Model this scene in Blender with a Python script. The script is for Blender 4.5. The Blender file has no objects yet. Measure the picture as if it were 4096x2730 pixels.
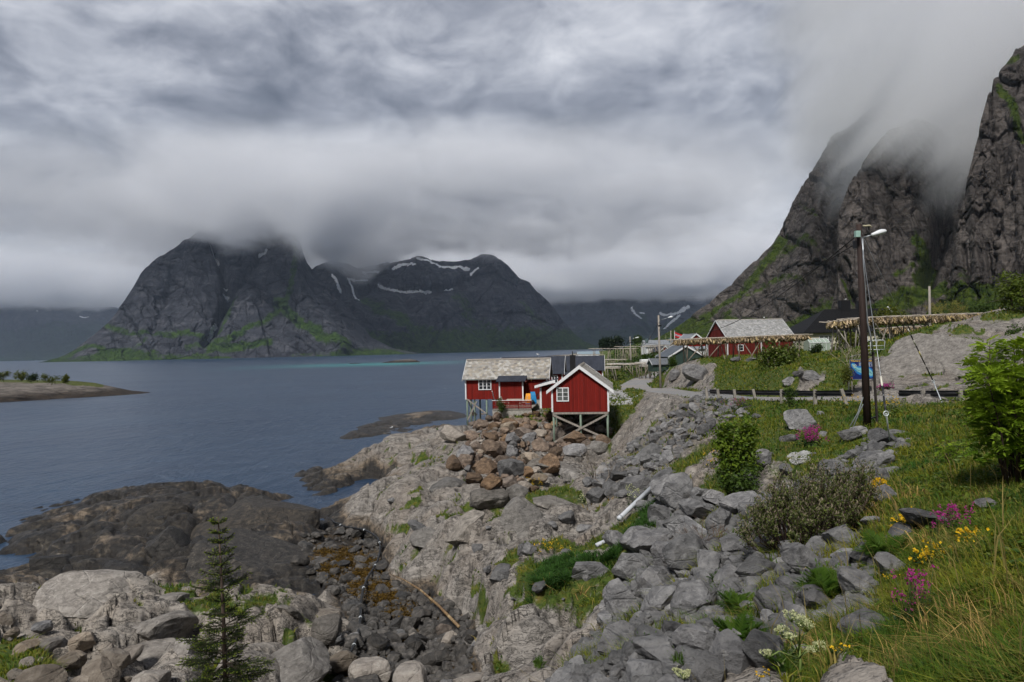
import bpy, bmesh, math, random
import numpy as np
from mathutils import Vector, Matrix
random.seed(7)
RNG = np.random.default_rng(11)
scene = bpy.context.scene
COL = scene.collection
R_ = math.radians

# ------------------------------------------------------------------ camera
F = 2730.0; CX = 2048.0; CY = 1365.0; H = 11.5
PITCH = math.atan(32 / 2730.0); ROLL = math.atan(0.0219)
_f = np.array([0, math.cos(PITCH), math.sin(PITCH)])
_u0 = np.array([0, -math.sin(PITCH), math.cos(PITCH)])
_r0 = np.array([1.0, 0, 0])
CR = math.cos(ROLL) * _r0 - math.sin(ROLL) * _u0
CU = math.cos(ROLL) * _u0 + math.sin(ROLL) * _r0
CF = _f

def ray(px, py):
    return (px - CX) / F * CR + (CY - py) / F * CU + CF

def P(px, py, d):
    """world point seen at photo pixel (px, py), d metres ahead of the viewpoint"""
    v = ray(px, py)
    return np.array([0, 0, H]) + v * (d / v[1])

def PZ(px, py, z):
    v = ray(px, py)
    return np.array([0, 0, H]) + v * ((z - H) / v[2])

def proj(x, y, z):
    dx, dy, dz = x, y, z - H
    a = dx * CR[0] + dy * CR[1] + dz * CR[2]
    b = dx * CU[0] + dy * CU[1] + dz * CU[2]
    c = dx * CF[0] + dy * CF[1] + dz * CF[2]
    c = np.where(np.abs(c) < 1e-6, 1e-6, c)
    return CX + F * a / c, CY - F * b / c

cam = bpy.data.cameras.new("camera")
camo = bpy.data.objects.new("camera", cam); COL.objects.link(camo)
cam.sensor_width = 36; cam.sensor_fit = 'HORIZONTAL'; cam.lens = 24.0
cam.clip_start = 0.1; cam.clip_end = 60000
M = Matrix(((CR[0], CU[0], -CF[0], 0), (CR[1], CU[1], -CF[1], 0), (CR[2], CU[2], -CF[2], H), (0, 0, 0, 1)))
camo.matrix_world = M
scene.camera = camo

# ------------------------------------------------------------------ object helpers
def tag(o, label=None, cat=None, group=None, kind=None):
    if label: o['label'] = label
    if cat: o['category'] = cat
    if group: o['group'] = group
    if kind: o['kind'] = kind
    return o

def link(name, me, mat=None, parent=None):
    o = bpy.data.objects.new(name, me); COL.objects.link(o)
    if mat is not None:
        me.materials.clear(); me.materials.append(mat)
    if parent is not None: o.parent = parent
    return o

def empty(name, loc=(0, 0, 0), rz=0.0):
    o = bpy.data.objects.new(name, None); COL.objects.link(o)
    o.location = loc; o.rotation_euler = (0, 0, rz)
    o.empty_display_size = 0.2
    return o

def np_mesh(name, v, f, smooth=False, attrs=None, cols=None, mats=None, mi=None):
    """v (n,3); f (m,k) int array of k-gons or list of such arrays"""
    me = bpy.data.meshes.new(name)
    fs = f if isinstance(f, list) else [f]
    v = np.asarray(v, dtype=np.float32)
    me.vertices.add(len(v)); me.vertices.foreach_set("co", v.ravel())
    loops = np.concatenate([a.ravel() for a in fs]).astype(np.int32)
    tot = np.concatenate([np.full(len(a), a.shape[1], dtype=np.int32) for a in fs])
    st = np.concatenate(([0], np.cumsum(tot)[:-1])).astype(np.int32)
    me.loops.add(len(loops)); me.loops.foreach_set("vertex_index", loops)
    me.polygons.add(len(tot)); me.polygons.foreach_set("loop_start", st); me.polygons.foreach_set("loop_total", tot)
    if mi is not None: me.polygons.foreach_set("material_index", np.asarray(mi, dtype=np.int32))
    me.update(calc_edges=True)
    me.polygons.foreach_set("use_smooth", np.full(len(tot), bool(smooth)))
    for k, a in (attrs or {}).items():
        at = me.attributes.new(k, 'FLOAT', 'POINT'); at.data.foreach_set("value", np.asarray(a, dtype=np.float32))
    for k, a in (cols or {}).items():
        a = np.asarray(a, dtype=np.float32)
        if a.shape[1] == 3: a = np.concatenate([a, np.ones((len(a), 1), np.float32)], 1)
        at = me.attributes.new(k, 'FLOAT_COLOR', 'POINT'); at.data.foreach_set("color", a.ravel())
    return me

def grid_faces(nr, nc):
    i = np.arange(nr - 1)[:, None] * nc + np.arange(nc - 1)[None, :]
    return np.stack([i, i + 1, i + nc + 1, i + nc], -1).reshape(-1, 4)

class MB:
    """collects boxes, beams, tubes and prisms into one mesh"""
    def __init__(s): s.v = []; s.f = []
    def add(s, vs, fs):
        n = len(s.v); s.v += [tuple(map(float, q)) for q in vs]; s.f += [tuple(i + n for i in q) for q in fs]; return s
    def box(s, a, b):
        (x0, y0, z0), (x1, y1, z1) = a, b
        return s.add([(x0, y0, z0), (x1, y0, z0), (x1, y1, z0), (x0, y1, z0), (x0, y0, z1), (x1, y0, z1), (x1, y1, z1), (x0, y1, z1)],
                     [(0, 3, 2, 1), (4, 5, 6, 7), (0, 1, 5, 4), (1, 2, 6, 5), (2, 3, 7, 6), (3, 0, 4, 7)])
    def beam(s, a, b, w, h=None, up=(0, 0, 1)):
        a = np.array(a, float); b = np.array(b, float); h = h or w
        d = b - a; L = np.linalg.norm(d)
        if L < 1e-6: return s
        d /= L; u = np.array(up, float)
        if abs(np.dot(d, u)) > 0.98: u = np.array((1.0, 0, 0))
        sd = np.cross(d, u); sd /= np.linalg.norm(sd); u = np.cross(sd, d)
        sd = sd * w / 2; u = u * h / 2
        vs = [a - sd - u, a + sd - u, a + sd + u, a - sd + u, b - sd - u, b + sd - u, b + sd + u, b - sd + u]
        return s.add(vs, [(0, 1, 2, 3), (7, 6, 5, 4), (0, 4, 5, 1), (1, 5, 6, 2), (2, 6, 7, 3), (3, 7, 4, 0)])
    def tube(s, pts, r, n=8, r1=None, caps=True):
        pts = [np.array(p, float) for p in pts]; m = len(pts)
        base = len(s.v); vs = []
        prev = None
        for i, p in enumerate(pts):
            t = pts[min(i + 1, m - 1)] - pts[max(i - 1, 0)]; t = t / (np.linalg.norm(t) + 1e-9)
            if prev is None:
                a = np.array((0, 0, 1.0)) if abs(t[2]) < 0.9 else np.array((1.0, 0, 0))
                sd = np.cross(t, a)
            else:
                sd = prev - t * np.dot(prev, t)
            sd /= np.linalg.norm(sd) + 1e-9; prev = sd; u = np.cross(sd, t)
            if isinstance(r, (list, tuple)): rr = r[i]
            else: rr = r if r1 is None else r + (r1 - r) * i / max(1, m - 1)
            for k in range(n):
                an = 2 * math.pi * k / n
                vs.append(p + (sd * math.cos(an) + u * math.sin(an)) * rr)
        fs = []
        for i in range(m - 1):
            for k in range(n):
                fs.append((i * n + k, i * n + (k + 1) % n, (i + 1) * n + (k + 1) % n, (i + 1) * n + k))
        if caps:
            fs.append(tuple(range(n - 1, -1, -1))); fs.append(tuple((m - 1) * n + k for k in range(n)))
        return s.add(vs, fs)
    def prism(s, poly, a, b, axis=0):
        """poly: 2d points in the other two axes; extruded from a to b along axis"""
        n = len(poly); vs = []
        for e in (a, b):
            for (p, q) in poly:
                vs.append({0: (e, p, q), 1: (p, e, q), 2: (p, q, e)}[axis])
        fs = [tuple(range(n)), tuple(range(2 * n - 1, n - 1, -1))]
        for i in range(n): fs.append((i, i + n, (i + 1) % n + n, (i + 1) % n))
        return s.add(vs, fs)
    def mesh(s, name, smooth=False):
        me = bpy.data.meshes.new(name); me.from_pydata(s.v, [], s.f)
        bm = bmesh.new(); bm.from_mesh(me); bmesh.ops.recalc_face_normals(bm, faces=bm.faces); bm.to_mesh(me); bm.free()
        if smooth:
            me.polygons.foreach_set("use_smooth", np.full(len(me.polygons), True))
        return me
    def build(s, name, mat, parent=None, smooth=False):
        return link(name, s.mesh(name, smooth), mat, parent)

def copy_tree(o, parent=None):
    c = o.copy(); COL.objects.link(c); c.parent = parent
    for ch in list(o.children): copy_tree(ch, c)
    return c

# ------------------------------------------------------------------ numpy noise
_prm = np.random.default_rng(3).permutation(256); _prm = np.concatenate([_prm, _prm, _prm])
_g3 = np.random.default_rng(5).normal(size=(256, 3)); _g3 /= np.linalg.norm(_g3, axis=1)[:, None]
def _fade(t): return t * t * t * (t * (t * 6 - 15) + 10)
def noise3(x, y, z):
    x = np.asarray(x, float); y = np.asarray(y, float); z = np.asarray(z, float)
    x, y, z = np.broadcast_arrays(x, y, z)
    xi = np.floor(x); yi = np.floor(y); zi = np.floor(z)
    fx, fy, fz = x - xi, y - yi, z - zi
    X = xi.astype(np.int64) & 255; Y = yi.astype(np.int64) & 255; Z = zi.astype(np.int64) & 255
    u, v, w = _fade(fx), _fade(fy), _fade(fz)
    def g(dx, dy, dz):
        h = _prm[_prm[_prm[(X + dx) & 255] + ((Y + dy) & 255)] + ((Z + dz) & 255)]
        G = _g3[h]
        return G[..., 0] * (fx - dx) + G[..., 1] * (fy - dy) + G[..., 2] * (fz - dz)
    L = lambda a, b, t: a + (b - a) * t
    return 1.6 * L(L(L(g(0, 0, 0), g(1, 0, 0), u), L(g(0, 1, 0), g(1, 1, 0), u), v),
                   L(L(g(0, 0, 1), g(1, 0, 1), u), L(g(0, 1, 1), g(1, 1, 1), u), v), w)
def fbm(x, y, z=0.0, o=4, lac=2.03, gain=0.5):
    s = 0; a = 1.0; n = 0
    for i in range(o):
        s = s + a * noise3(x + i * 17.3, y - i * 9.1, z + i * 5.7); n += a
        x = x * lac; y = y * lac; z = z * lac; a *= gain
    return s / n
def ridged(x, y, z=0.0, o=4, lac=2.07, gain=0.5):
    s = 0; a = 1.0; n = 0
    for i in range(o):
        s = s + a * (1 - np.abs(noise3(x + i * 7.3, y + i * 3.1, z - i * 5.7)) * 1.6); n += a
        x = x * lac; y = y * lac; z = z * lac; a *= gain
    return s / n
def _h2(i, j, k):
    h = (i.astype(np.int64) * 374761393 + j.astype(np.int64) * 668265263 + k * 974634777) & 0xffffffff
    h = ((h ^ (h >> 13)) * 1274126177) & 0xffffffff
    h = h ^ (h >> 16)
    return (h & 0xffff) / 65536.0
def voronoi(x, y, seed=0):
    """F1, F2-F1, cell random a, cell random b, offset to the centre"""
    xi = np.floor(x); yi = np.floor(y)
    f1 = np.full(x.shape, 9.0); f2 = np.full(x.shape, 9.0)
    ra = np.zeros(x.shape); rb = np.zeros(x.shape); ox = np.zeros(x.shape); oy = np.zeros(x.shape)
    for dx in (-1, 0, 1):
        for dy in (-1, 0, 1):
            i, j = xi + dx, yi + dy
            px = i + 0.1 + 0.8 * _h2(i, j, seed * 7 + 1); py = j + 0.1 + 0.8 * _h2(i, j, seed * 7 + 2)
            ddx, ddy = x - px, y - py
            d = np.sqrt(ddx * ddx + ddy * ddy)
            m = d < f1
            f2 = np.where(m, f1, np.minimum(f2, d))
            f1 = np.where(m, d, f1)
            ra = np.where(m, _h2(i, j, seed * 7 + 3), ra); rb = np.where(m, _h2(i, j, seed * 7 + 4), rb)
            ox = np.where(m, ddx, ox); oy = np.where(m, ddy, oy)
    return f1, f2 - f1, ra, rb, ox, oy
def sstep(a, b, x):
    t = np.clip((x - a) / (b - a), 0, 1); return t * t * (3 - 2 * t)
def seg_dist(px, py, line):
    """distance of points to a polyline, and the parameter 0..1 along it"""
    best = np.full(np.shape(px), 1e9); par = np.zeros(np.shape(px)); n = len(line) - 1
    for i in range(n):
        (x0, y0), (x1, y1) = line[i][:2], line[i + 1][:2]
        dx, dy = x1 - x0, y1 - y0; L = dx * dx + dy * dy + 1e-9
        t = np.clip(((px - x0) * dx + (py - y0) * dy) / L, 0, 1)
        d = np.hypot(px - x0 - t * dx, py - y0 - t * dy)
        m = d < best
        best = np.where(m, d, best); par = np.where(m, (i + t) / n, par)
    return best, par
def poly_sd(px, py, poly):
    """signed distance to a polygon, negative inside"""
    d, _ = seg_dist(px, py, list(poly) + [poly[0]])
    inside = np.zeros(np.shape(px), bool); n = len(poly)
    for i in range(n):
        x0, y0 = poly[i]; x1, y1 = poly[(i + 1) % n]
        c = ((y0 > py) != (y1 > py)) & (px < (x1 - x0) * (py - y0) / (y1 - y0 + 1e-12) + x0)
        inside ^= c
    return np.where(inside, -d, d)

# ------------------------------------------------------------------ material helpers
class NT:
    def __init__(s, name, kind='mat'):
        if kind == 'mat':
            s.m = bpy.data.materials.new(name); s.m.use_nodes = True; s.t = s.m.node_tree
        else:
            s.m = None; s.t = kind
        s.t.nodes.clear()
    def n(s, typ, ins=None, **kw):
        nd = s.t.nodes.new(typ)
        for k, v in kw.items(): setattr(nd, k, v)
        for k, v in (ins or {}).items():
            sock = nd.inputs[k]
            if isinstance(v, bpy.types.NodeSocket): s.t.links.new(v, sock)
            else: sock.default_value = v
        return nd
    def math(s, op, a, b=0.0, c=0.0, clamp=False):
        nd = s.n('ShaderNodeMath', {0: a, 1: b, 2: c}, operation=op); nd.use_clamp = clamp; return nd.outputs[0]
    def vmath(s, op, a, b=(0, 0, 0)):
        nd = s.n('ShaderNodeVectorMath', {0: a, 1: b}, operation=op)
        return nd.outputs['Value'] if op in ('LENGTH', 'DISTANCE', 'DOT_PRODUCT') else nd.outputs[0]
    def mix(s, f, a, b, blend='MIX'):
        nd = s.t.nodes.new('ShaderNodeMix'); nd.data_type = 'RGBA'; nd.blend_type = blend
        for k, v in ((0, f), (6, a), (7, b)):
            if isinstance(v, bpy.types.NodeSocket): s.t.links.new(v, nd.inputs[k])
            else: nd.inputs[k].default_value = v if not (isinstance(v, (tuple, list)) and len(v) == 3) else (*v, 1)
        return nd.outputs[2]
    def noise(s, vec, scale, detail=4, rough=0.5, dist=0.0, out=0, lac=2.0):
        nd = s.n('ShaderNodeTexNoise', {'Scale': scale, 'Detail': detail, 'Roughness': rough, 'Distortion': dist, 'Lacunarity': lac})
        if vec is not None: s.t.links.new(vec, nd.inputs['Vector'])
        return nd.outputs[out]
    def voro(s, vec, scale, feature='F1', out='Distance', rnd=1.0):
        nd = s.n('ShaderNodeTexVoronoi', {'Scale': scale, 'Randomness': rnd}, feature=feature)
        if vec is not None: s.t.links.new(vec, nd.inputs['Vector'])
        return nd.outputs[out]
    def ramp(s, f, stops, interp='LINEAR'):
        nd = s.t.nodes.new('ShaderNodeValToRGB'); nd.color_ramp.interpolation = interp
        el = nd.color_ramp.elements
        while len(el) > 1: el.remove(el[-1])
        for i, (p, c) in enumerate(stops):
            e = el[0] if i == 0 else el.new(p)
            e.position = p
            c = (c, c, c) if isinstance(c, (int, float)) else c
            e.color = (*c[:3], 1)
        s.t.links.new(f, nd.inputs[0]); return nd.outputs[0]
    def mr(s, v, a, b, c=0.0, d=1.0, clamp=True):
        nd = s.n('ShaderNodeMapRange', {0: v, 1: a, 2: b, 3: c, 4: d}); nd.clamp = clamp; return nd.outputs[0]
    def attr(s, name, out=2):
        nd = s.n('ShaderNodeAttribute'); nd.attribute_name = name; return nd.outputs[out]
    def obj(s): return s.n('ShaderNodeTexCoord').outputs['Object']
    def map(s, vec, loc=(0, 0, 0), rot=(0, 0, 0), scale=(1, 1, 1)):
        return s.n('ShaderNodeMapping', {0: vec, 1: loc, 2: rot, 3: scale}).outputs[0]
    def bump(s, h, strength, dist, normal=None):
        ins = {'Strength': strength, 'Distance': dist, 'Height': h}
        if normal is not None: ins['Normal'] = normal
        return s.n('ShaderNodeBump', ins).outputs[0]
    def out(s, col, rough=0.8, normal=None, spec=0.3, metal=0.0, **kw):
        ins = {'Base Color': col if isinstance(col, bpy.types.NodeSocket) else (*col[:3], 1), 'Roughness': rough, 'Metallic': metal, 'Specular IOR Level': spec}
        if normal is not None: ins['Normal'] = normal
        ins.update(kw)
        b = s.n('ShaderNodeBsdfPrincipled', ins)
        o = s.n('ShaderNodeOutputMaterial'); s.t.links.new(b.outputs[0], o.inputs[0]); return s.m

def simple_mat(name, c, rough=0.7, var=0.15, scale=6.0, metal=0.0, spec=0.3, bump=0.0, stretch=(1, 1, 1), hue=None):
    t = NT(name); v = t.map(t.obj(), scale=stretch)
    n = t.noise(v, scale, 5, 0.6)
    lo = tuple(x * (1 - var) for x in c); hi = tuple(min(1, x * (1 + var)) for x in c)
    if hue: lo = hue
    col = t.ramp(n, [(0.3, lo), (0.7, hi)])
    nm = t.bump(n, 0.5, bump) if bump else None
    return t.out(col, rough, nm, spec, metal)
# ------------------------------------------------------------------ sky, sun, render settings
scene.view_settings.view_transform = 'Standard'; scene.view_settings.look = 'None'
scene.view_settings.exposure = 1.44; scene.view_settings.gamma = 1.0
scene.render.engine = 'CYCLES'
cy = scene.cycles
cy.use_denoising = True
try: cy.denoiser = 'OPENIMAGEDENOISE'
except Exception: pass
cy.max_bounces = 10; cy.diffuse_bounces = 2; cy.glossy_bounces = 2; cy.transmission_bounces = 2; cy.transparent_max_bounces = 8
cy.volume_bounces = 8
cy.caustics_reflective = False; cy.caustics_refractive = False
cy.use_adaptive_sampling = True; cy.adaptive_threshold = 0.03

SUN_EL, SUN_AZ = R_(50), R_(203)        # azimuth from +Y clockwise: behind the viewer, to the left
w = bpy.data.worlds.new("World"); scene.world = w; w.use_nodes = True
t = NT('', w.node_tree)
g = t.n('ShaderNodeTexCoord').outputs['Generated']
sky = t.n('ShaderNodeTexSky', sky_type='NISHITA'); sky.sun_disc = False
sky.sun_elevation = SUN_EL; sky.sun_rotation = SUN_AZ; sky.air_density = 1.2; sky.dust_density = 2.0
sep = t.n('ShaderNodeSeparateXYZ', {0: g})
zz = t.math('MAXIMUM', sep.outputs[2], 0.0)
den = t.math('ADD', zz, 0.16)
ux = t.math('DIVIDE', sep.outputs[0], den); uy = t.math('DIVIDE', sep.outputs[1], den)
pl = t.n('ShaderNodeCombineXYZ', {0: ux, 1: uy, 2: 0.3}).outputs[0]
# the deck of cloud seen from below, plus billows that do not converge so fast near the horizon
n1 = t.noise(t.map(pl, loc=(3.1, 1.7, 0), rot=(0, 0, 0.35), scale=(0.8, 0.55, 1)), 1.0, 7, 0.52, 0.6)
n2 = t.noise(t.map(g, loc=(0.3, 2.2, 1.1), scale=(2.6, 2.6, 6.0)), 1.0, 6, 0.5, 0.5)
n4 = t.noise(t.map(g, loc=(1.3, 4.2, 2.4), scale=(21, 21, 38)), 1.0, 6, .6, .5)
n3 = t.noise(t.map(g, loc=(5.3, 0.2, 0.4), scale=(9, 9, 17)), 1.0, 6, 0.55, 0.6)
s_ = t.math('ADD', t.math('MULTIPLY', n1, 0.27), t.math('MULTIPLY', n2, 0.45))
s_ = t.math('ADD', s_, t.math('MULTIPLY', n3, 0.38))
s_ = t.math('SUBTRACT', s_, .05)
s_ = t.math('ADD', s_, t.math('MULTIPLY', t.math('SUBTRACT', n4, .5), 0.13))
# broad lighter and darker parts of the overcast, by direction
def skyblob(acc, px, py, sx, sy, amp):
    d = ray(px, py); d = d / np.linalg.norm(d)
    dx = t.math('MULTIPLY', t.math('SUBTRACT', sep.outputs[0], float(d[0])), 1.0 / sx)
    dz = t.math('MULTIPLY', t.math('SUBTRACT', sep.outputs[2], float(d[2])), 1.0 / sy)
    r2 = t.math('ADD', t.math('MULTIPLY', dx, dx), t.math('MULTIPLY', dz, dz))
    e = t.math('EXPONENT', t.math('MULTIPLY', r2, -1.0))
    return t.math('MULTIPLY_ADD', e, amp, acc)
for b in SKYBLOBS if 'SKYBLOBS' in globals() else [
        (1750, 560, .16, .035, .10), (2850, 760, .10, .05, .13), (150, 1020, .16, .035, .13), (2150, 1020, .10, .04, .12),
        (1100, 400, .22, .045, -.10), (450, 800, .22, .035, -.07), (1050, 880, .16, .03, -.10), (2600, 500, .2, .06, -.05),
        (200, 200, .15, .08, .09), (2300, 60, .35, .06, .05), (3300, 260, .25, .10, .03), (3500, 560, .16, .08, -.04), (1500, 720, .35, .03, .02)]:
    s_ = skyblob(s_, *b)
cc = t.ramp(s_, [(0.32, (.36, .40, .51)), (0.42, (.66, .71, .86)), (0.50, (1.18, 1.24, 1.43)), (0.58, (1.95, 2.01, 2.20)), (0.68, (2.95, 2.98, 3.14)), (0.82, (4.0, 4.02, 4.2))])
# darkening added to the unseen sky behind and overhead, to cut fill light
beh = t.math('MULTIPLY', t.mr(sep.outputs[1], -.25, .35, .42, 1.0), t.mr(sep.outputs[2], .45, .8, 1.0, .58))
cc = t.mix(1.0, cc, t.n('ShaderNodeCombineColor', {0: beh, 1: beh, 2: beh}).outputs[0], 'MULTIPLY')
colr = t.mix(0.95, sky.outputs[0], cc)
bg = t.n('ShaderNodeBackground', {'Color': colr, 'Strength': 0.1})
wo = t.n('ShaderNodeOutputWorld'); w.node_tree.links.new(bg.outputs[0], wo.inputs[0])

ld = bpy.data.lights.new("sun", 'SUN'); ld.energy = 1.5; ld.angle = R_(12); ld.color = (1.0, 0.97, 0.93)
lo = bpy.data.objects.new("sun", ld); COL.objects.link(lo)
sd = Vector((math.sin(SUN_AZ) * math.cos(SUN_EL), math.cos(SUN_AZ) * math.cos(SUN_EL), math.sin(SUN_EL)))
lo.rotation_euler = (-sd).to_track_quat('-Z', 'Y').to_euler(); lo.location = (0, 0, 60)
# ------------------------------------------------------------------ terrain: control points measured from the photo
CPZ = [  # photo x, photo y, height above the sea
 (4096,2700,10.0),(3700,2700,9.75),(3400,2700,9.4),(3000,2700,8.9),(2700,2720,8.3),(2400,2720,7.5),(2200,2720,6.7),(2020,2720,5.6),
 (2000,2500,4.3),(1945,2650,3.7),(1965,2460,3.5),(1865,2600,1.6),(1800,2700,2.0),(1600,2700,1.9),(1450,2700,2.0),(1650,2500,1.0),(1850,2480,1.3),(1500,2400,0.7),
 (1350,2250,0.4),(1420,2140,0.3),(1310,2095,0.0),(1540,2265,0.6),(1600,2340,0.8),(1740,2370,1.0),
 (1640,2150,2.2),(1560,2195,1.2),(1720,2080,3.0),(1800,2180,3.0),(1850,2290,2.6),(2000,2050,3.8),(2300,1950,4.3),(2200,2200,4.0),(2350,2200,4.6),(2300,2400,5.0),(2100,2350,4.1),(1950,2300,3.4),
 (1312,2050,0.1),(1325,1975,0.0),(1480,2110,0.8),(1450,1965,2.2),(1600,1900,2.9),(1750,1850,3.1),(1850,1950,3.4),(1700,2000,3.0),(1560,2040,2.0),
 (1257,1884,0.0),(1420,1815,1.2),(1500,1775,2.2),(1650,1732,2.8),(1780,1700,3.0),(1850,1715,2.8),(1408,1931,0.3),
 (1384,1756,0.12),(1605,1698,0.25),(1795,1672,0.28),(1500,1735,0.25),(1700,1686,0.26),(1863,1646,0.0),
 (2222,1790,2.7),(2335,1744,3.4),(2438,1754,3.2),(2380,1700,4.0),(1950,1690,3.6),(1885,1712,2.8),(2150,1655,4.9),(2300,1650,4.6),(2010,1660,4.3),(2000,1760,3.8),(2150,1780,3.6),(2300,1800,2.9),(2150,1900,3.0),(2430,1790,3.0),(2000,1900,2.8),
 (2460,1790,3.6),(2500,1700,5.2),(2600,1600,7.0),(2700,1580,7.7),(2760,1560,7.3),(2470,1640,5.0),(2450,1600,5.2),(2590,1572,5.6),
 (2550,1530,5.0),(2700,1552,6.2),(2400,1560,4.8),
 (2830,1590,7.4),(3000,1612,7.75),(2650,1700,6.4),(2800,1700,7.0),(2550,1800,5.0),(2700,1850,6.2),(2500,1950,4.9),(2850,1850,7.0),
 (2600,2100,5.4),(2800,2050,6.6),(2500,2300,5.4),(2700,2350,6.6),(2450,2500,6.0),(2650,2550,7.2),(2900,2250,7.4),
 (3100,1650,7.85),(3300,1620,8.15),(3470,1700,8.15),(3600,1620,8.3),(3900,1630,8.5),(3200,1800,7.6),(3500,1850,8.1),(3800,1750,8.7),
 (3350,2000,7.9),(3100,2000,7.3),(3600,2000,8.5),(3900,1950,9.0),(3200,2300,8.2),(3500,2300,8.9),(3850,2250,9.5),(3150,2500,8.7),(3600,2500,9.4),
 (3300,1540,8.5),(3600,1547,8.5),(3800,1547,8.5),(4050,1550,8.6),
 # left: dark tidal rocks
 (0,2150,0),(350,2010,0),(640,1950,0),(900,1948,0.05),(1050,1975,0),(1130,2040,0),(1215,2065,0),
 (700,1966,1.35),(950,1962,1.25),(420,2032,1.2),(1050,1990,1.0),(800,2000,1.5),(300,2150,1.2),(900,2080,1.3),(1150,2110,1.3),(1230,2250,0.5),(600,2200,1.3),(500,2280,0.8),(1000,2300,0.5),(0,2300,0.7),
 # left: the pale slab
 (0,2345,3.0),(450,2312,3.2),(900,2332,3.1),(1250,2372,2.4),(1370,2480,1.9),(100,2500,3.6),(500,2450,3.7),(900,2500,3.3),(1200,2500,2.8),(1340,2570,1.9),
 (600,2720,4.4),(200,2720,4.7),(1000,2720,3.8),(1250,2720,2.6),(1370,2700,2.0)]
CPD = [  # photo x, photo y, distance
 (3650,1440,50),(3700,1370,54),(3850,1310,57),(4096,1240,60),(3950,1400,53),(3620,1530,46.5),(3900,1500,48),(4096,1480,49),(4300,1420,50),(4300,1200,62),
 (3200,1480,50),(3000,1500,60),(2850,1490,78),(2700,1535,86),(2660,1500,92),(2800,1432,97),(2950,1450,99),(3150,1440,99),(3250,1414,110),(3400,1414,110),(3300,1404,122),
 (3550,1400,72),(3700,1360,75),(3850,1330,80),(2900,1432,116),(3100,1425,118),(2700,1480,125),(2740,1475,128),(2640,1510,115),
 (2400,1500,130),(2600,1490,130),(2500,1470,170),(2550,1450,200),(2450,1432,300),(2620,1430,260),(2800,1400,250),(2500,1396,420),(2650,1383,520),
 (2380,1432,500),(2400,1436,620),(2900,1378,400),(3200,1350,400),(3600,1325,400),(4096,1295,400),(4400,1250,300),(2750,1378,700),(3200,1345,650),(3700,1310,600),(2500,1398,800),(2400,1420,800)]
CPW = [  # plain world points
 (0,0,9.85),(1.5,1,9.9),(4,0,10.3),(-3,0,8.8),(-6,2,7.4),(0,-5,10.4),(8,0,10.9),(14,2,11.0),(-10,0,6.6),(-20,0,5.2),(-14,8,5.2),(-22,12,4.8),(-30,20,3.2),(16,12,9.8),(25,20,9.3),(32,36,9.0),(-5,5,6.8),(-2.2,4,7.9),(-4,10,4.6),
 (-9,29,0.9),(-16,30,0.9),(-5,29,0.6),(-3,-12,9.8),(12,-12,11.5),(-25,-12,6),(-45,10,3),(-45,30,0.2),
 (-25,64,-2),(-20,82,-3),(-10,105,-2),(0,145,-3),(12,200,-3),(30,300,-3),(60,480,-3),(-60,60,-3),(-100,100,-4),(-50,50,-1.2),(-16,52,-0.8),(-13,57,-1.2),(-17,70,-1.5),(-30,100,-3),(-60,200,-4),(0,400,-4),(40,700,-3),(-60,35,-1),(-100,40,-3),
 (6,160,-1),(16,230,-1),(5,110,1.5),(2,95,1.5),(-6,84,1.0)]
_pts = [PZ(*c) for c in CPZ] + [P(*c) for c in CPD] + [np.array(c, float) for c in CPW]
_pts = np.array(_pts)
def _warp(x, y):
    q = np.hypot(x, y + 8.0)
    return 2.2 * np.arctan2(x, y + 8.0), np.log(np.maximum(q, 0.5))
_U, _V = _warp(_pts[:, 0], _pts[:, 1])
def _k(r2): return 0.5 * r2 * np.log(r2 + 1e-12)
_n = len(_pts)
_A = np.zeros((_n + 3, _n + 3))
_A[:_n, :_n] = _k((_U[:, None] - _U) ** 2 + (_V[:, None] - _V) ** 2) + np.eye(_n) * 6e-4
_A[:_n, _n] = 1; _A[:_n, _n + 1] = _U; _A[:_n, _n + 2] = _V
_A[_n:, :_n] = _A[:_n, _n:].T
_W = np.linalg.solve(_A, np.concatenate([_pts[:, 2], np.zeros(3)]))
def base_z(x, y):
    x = np.asarray(x, float); y = np.asarray(y, float); sh = x.shape
    x = x.ravel(); y = y.ravel(); out = np.empty(len(x))
    for i in range(0, len(x), 20000):
        u, v = _warp(x[i:i + 20000], y[i:i + 20000])
        out[i:i + 20000] = _k((u[:, None] - _U) ** 2 + (v[:, None] - _V) ** 2) @ _W[:_n] + _W[_n] + _W[_n + 1] * u + _W[_n + 2] * v
    return out.reshape(sh)

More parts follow.
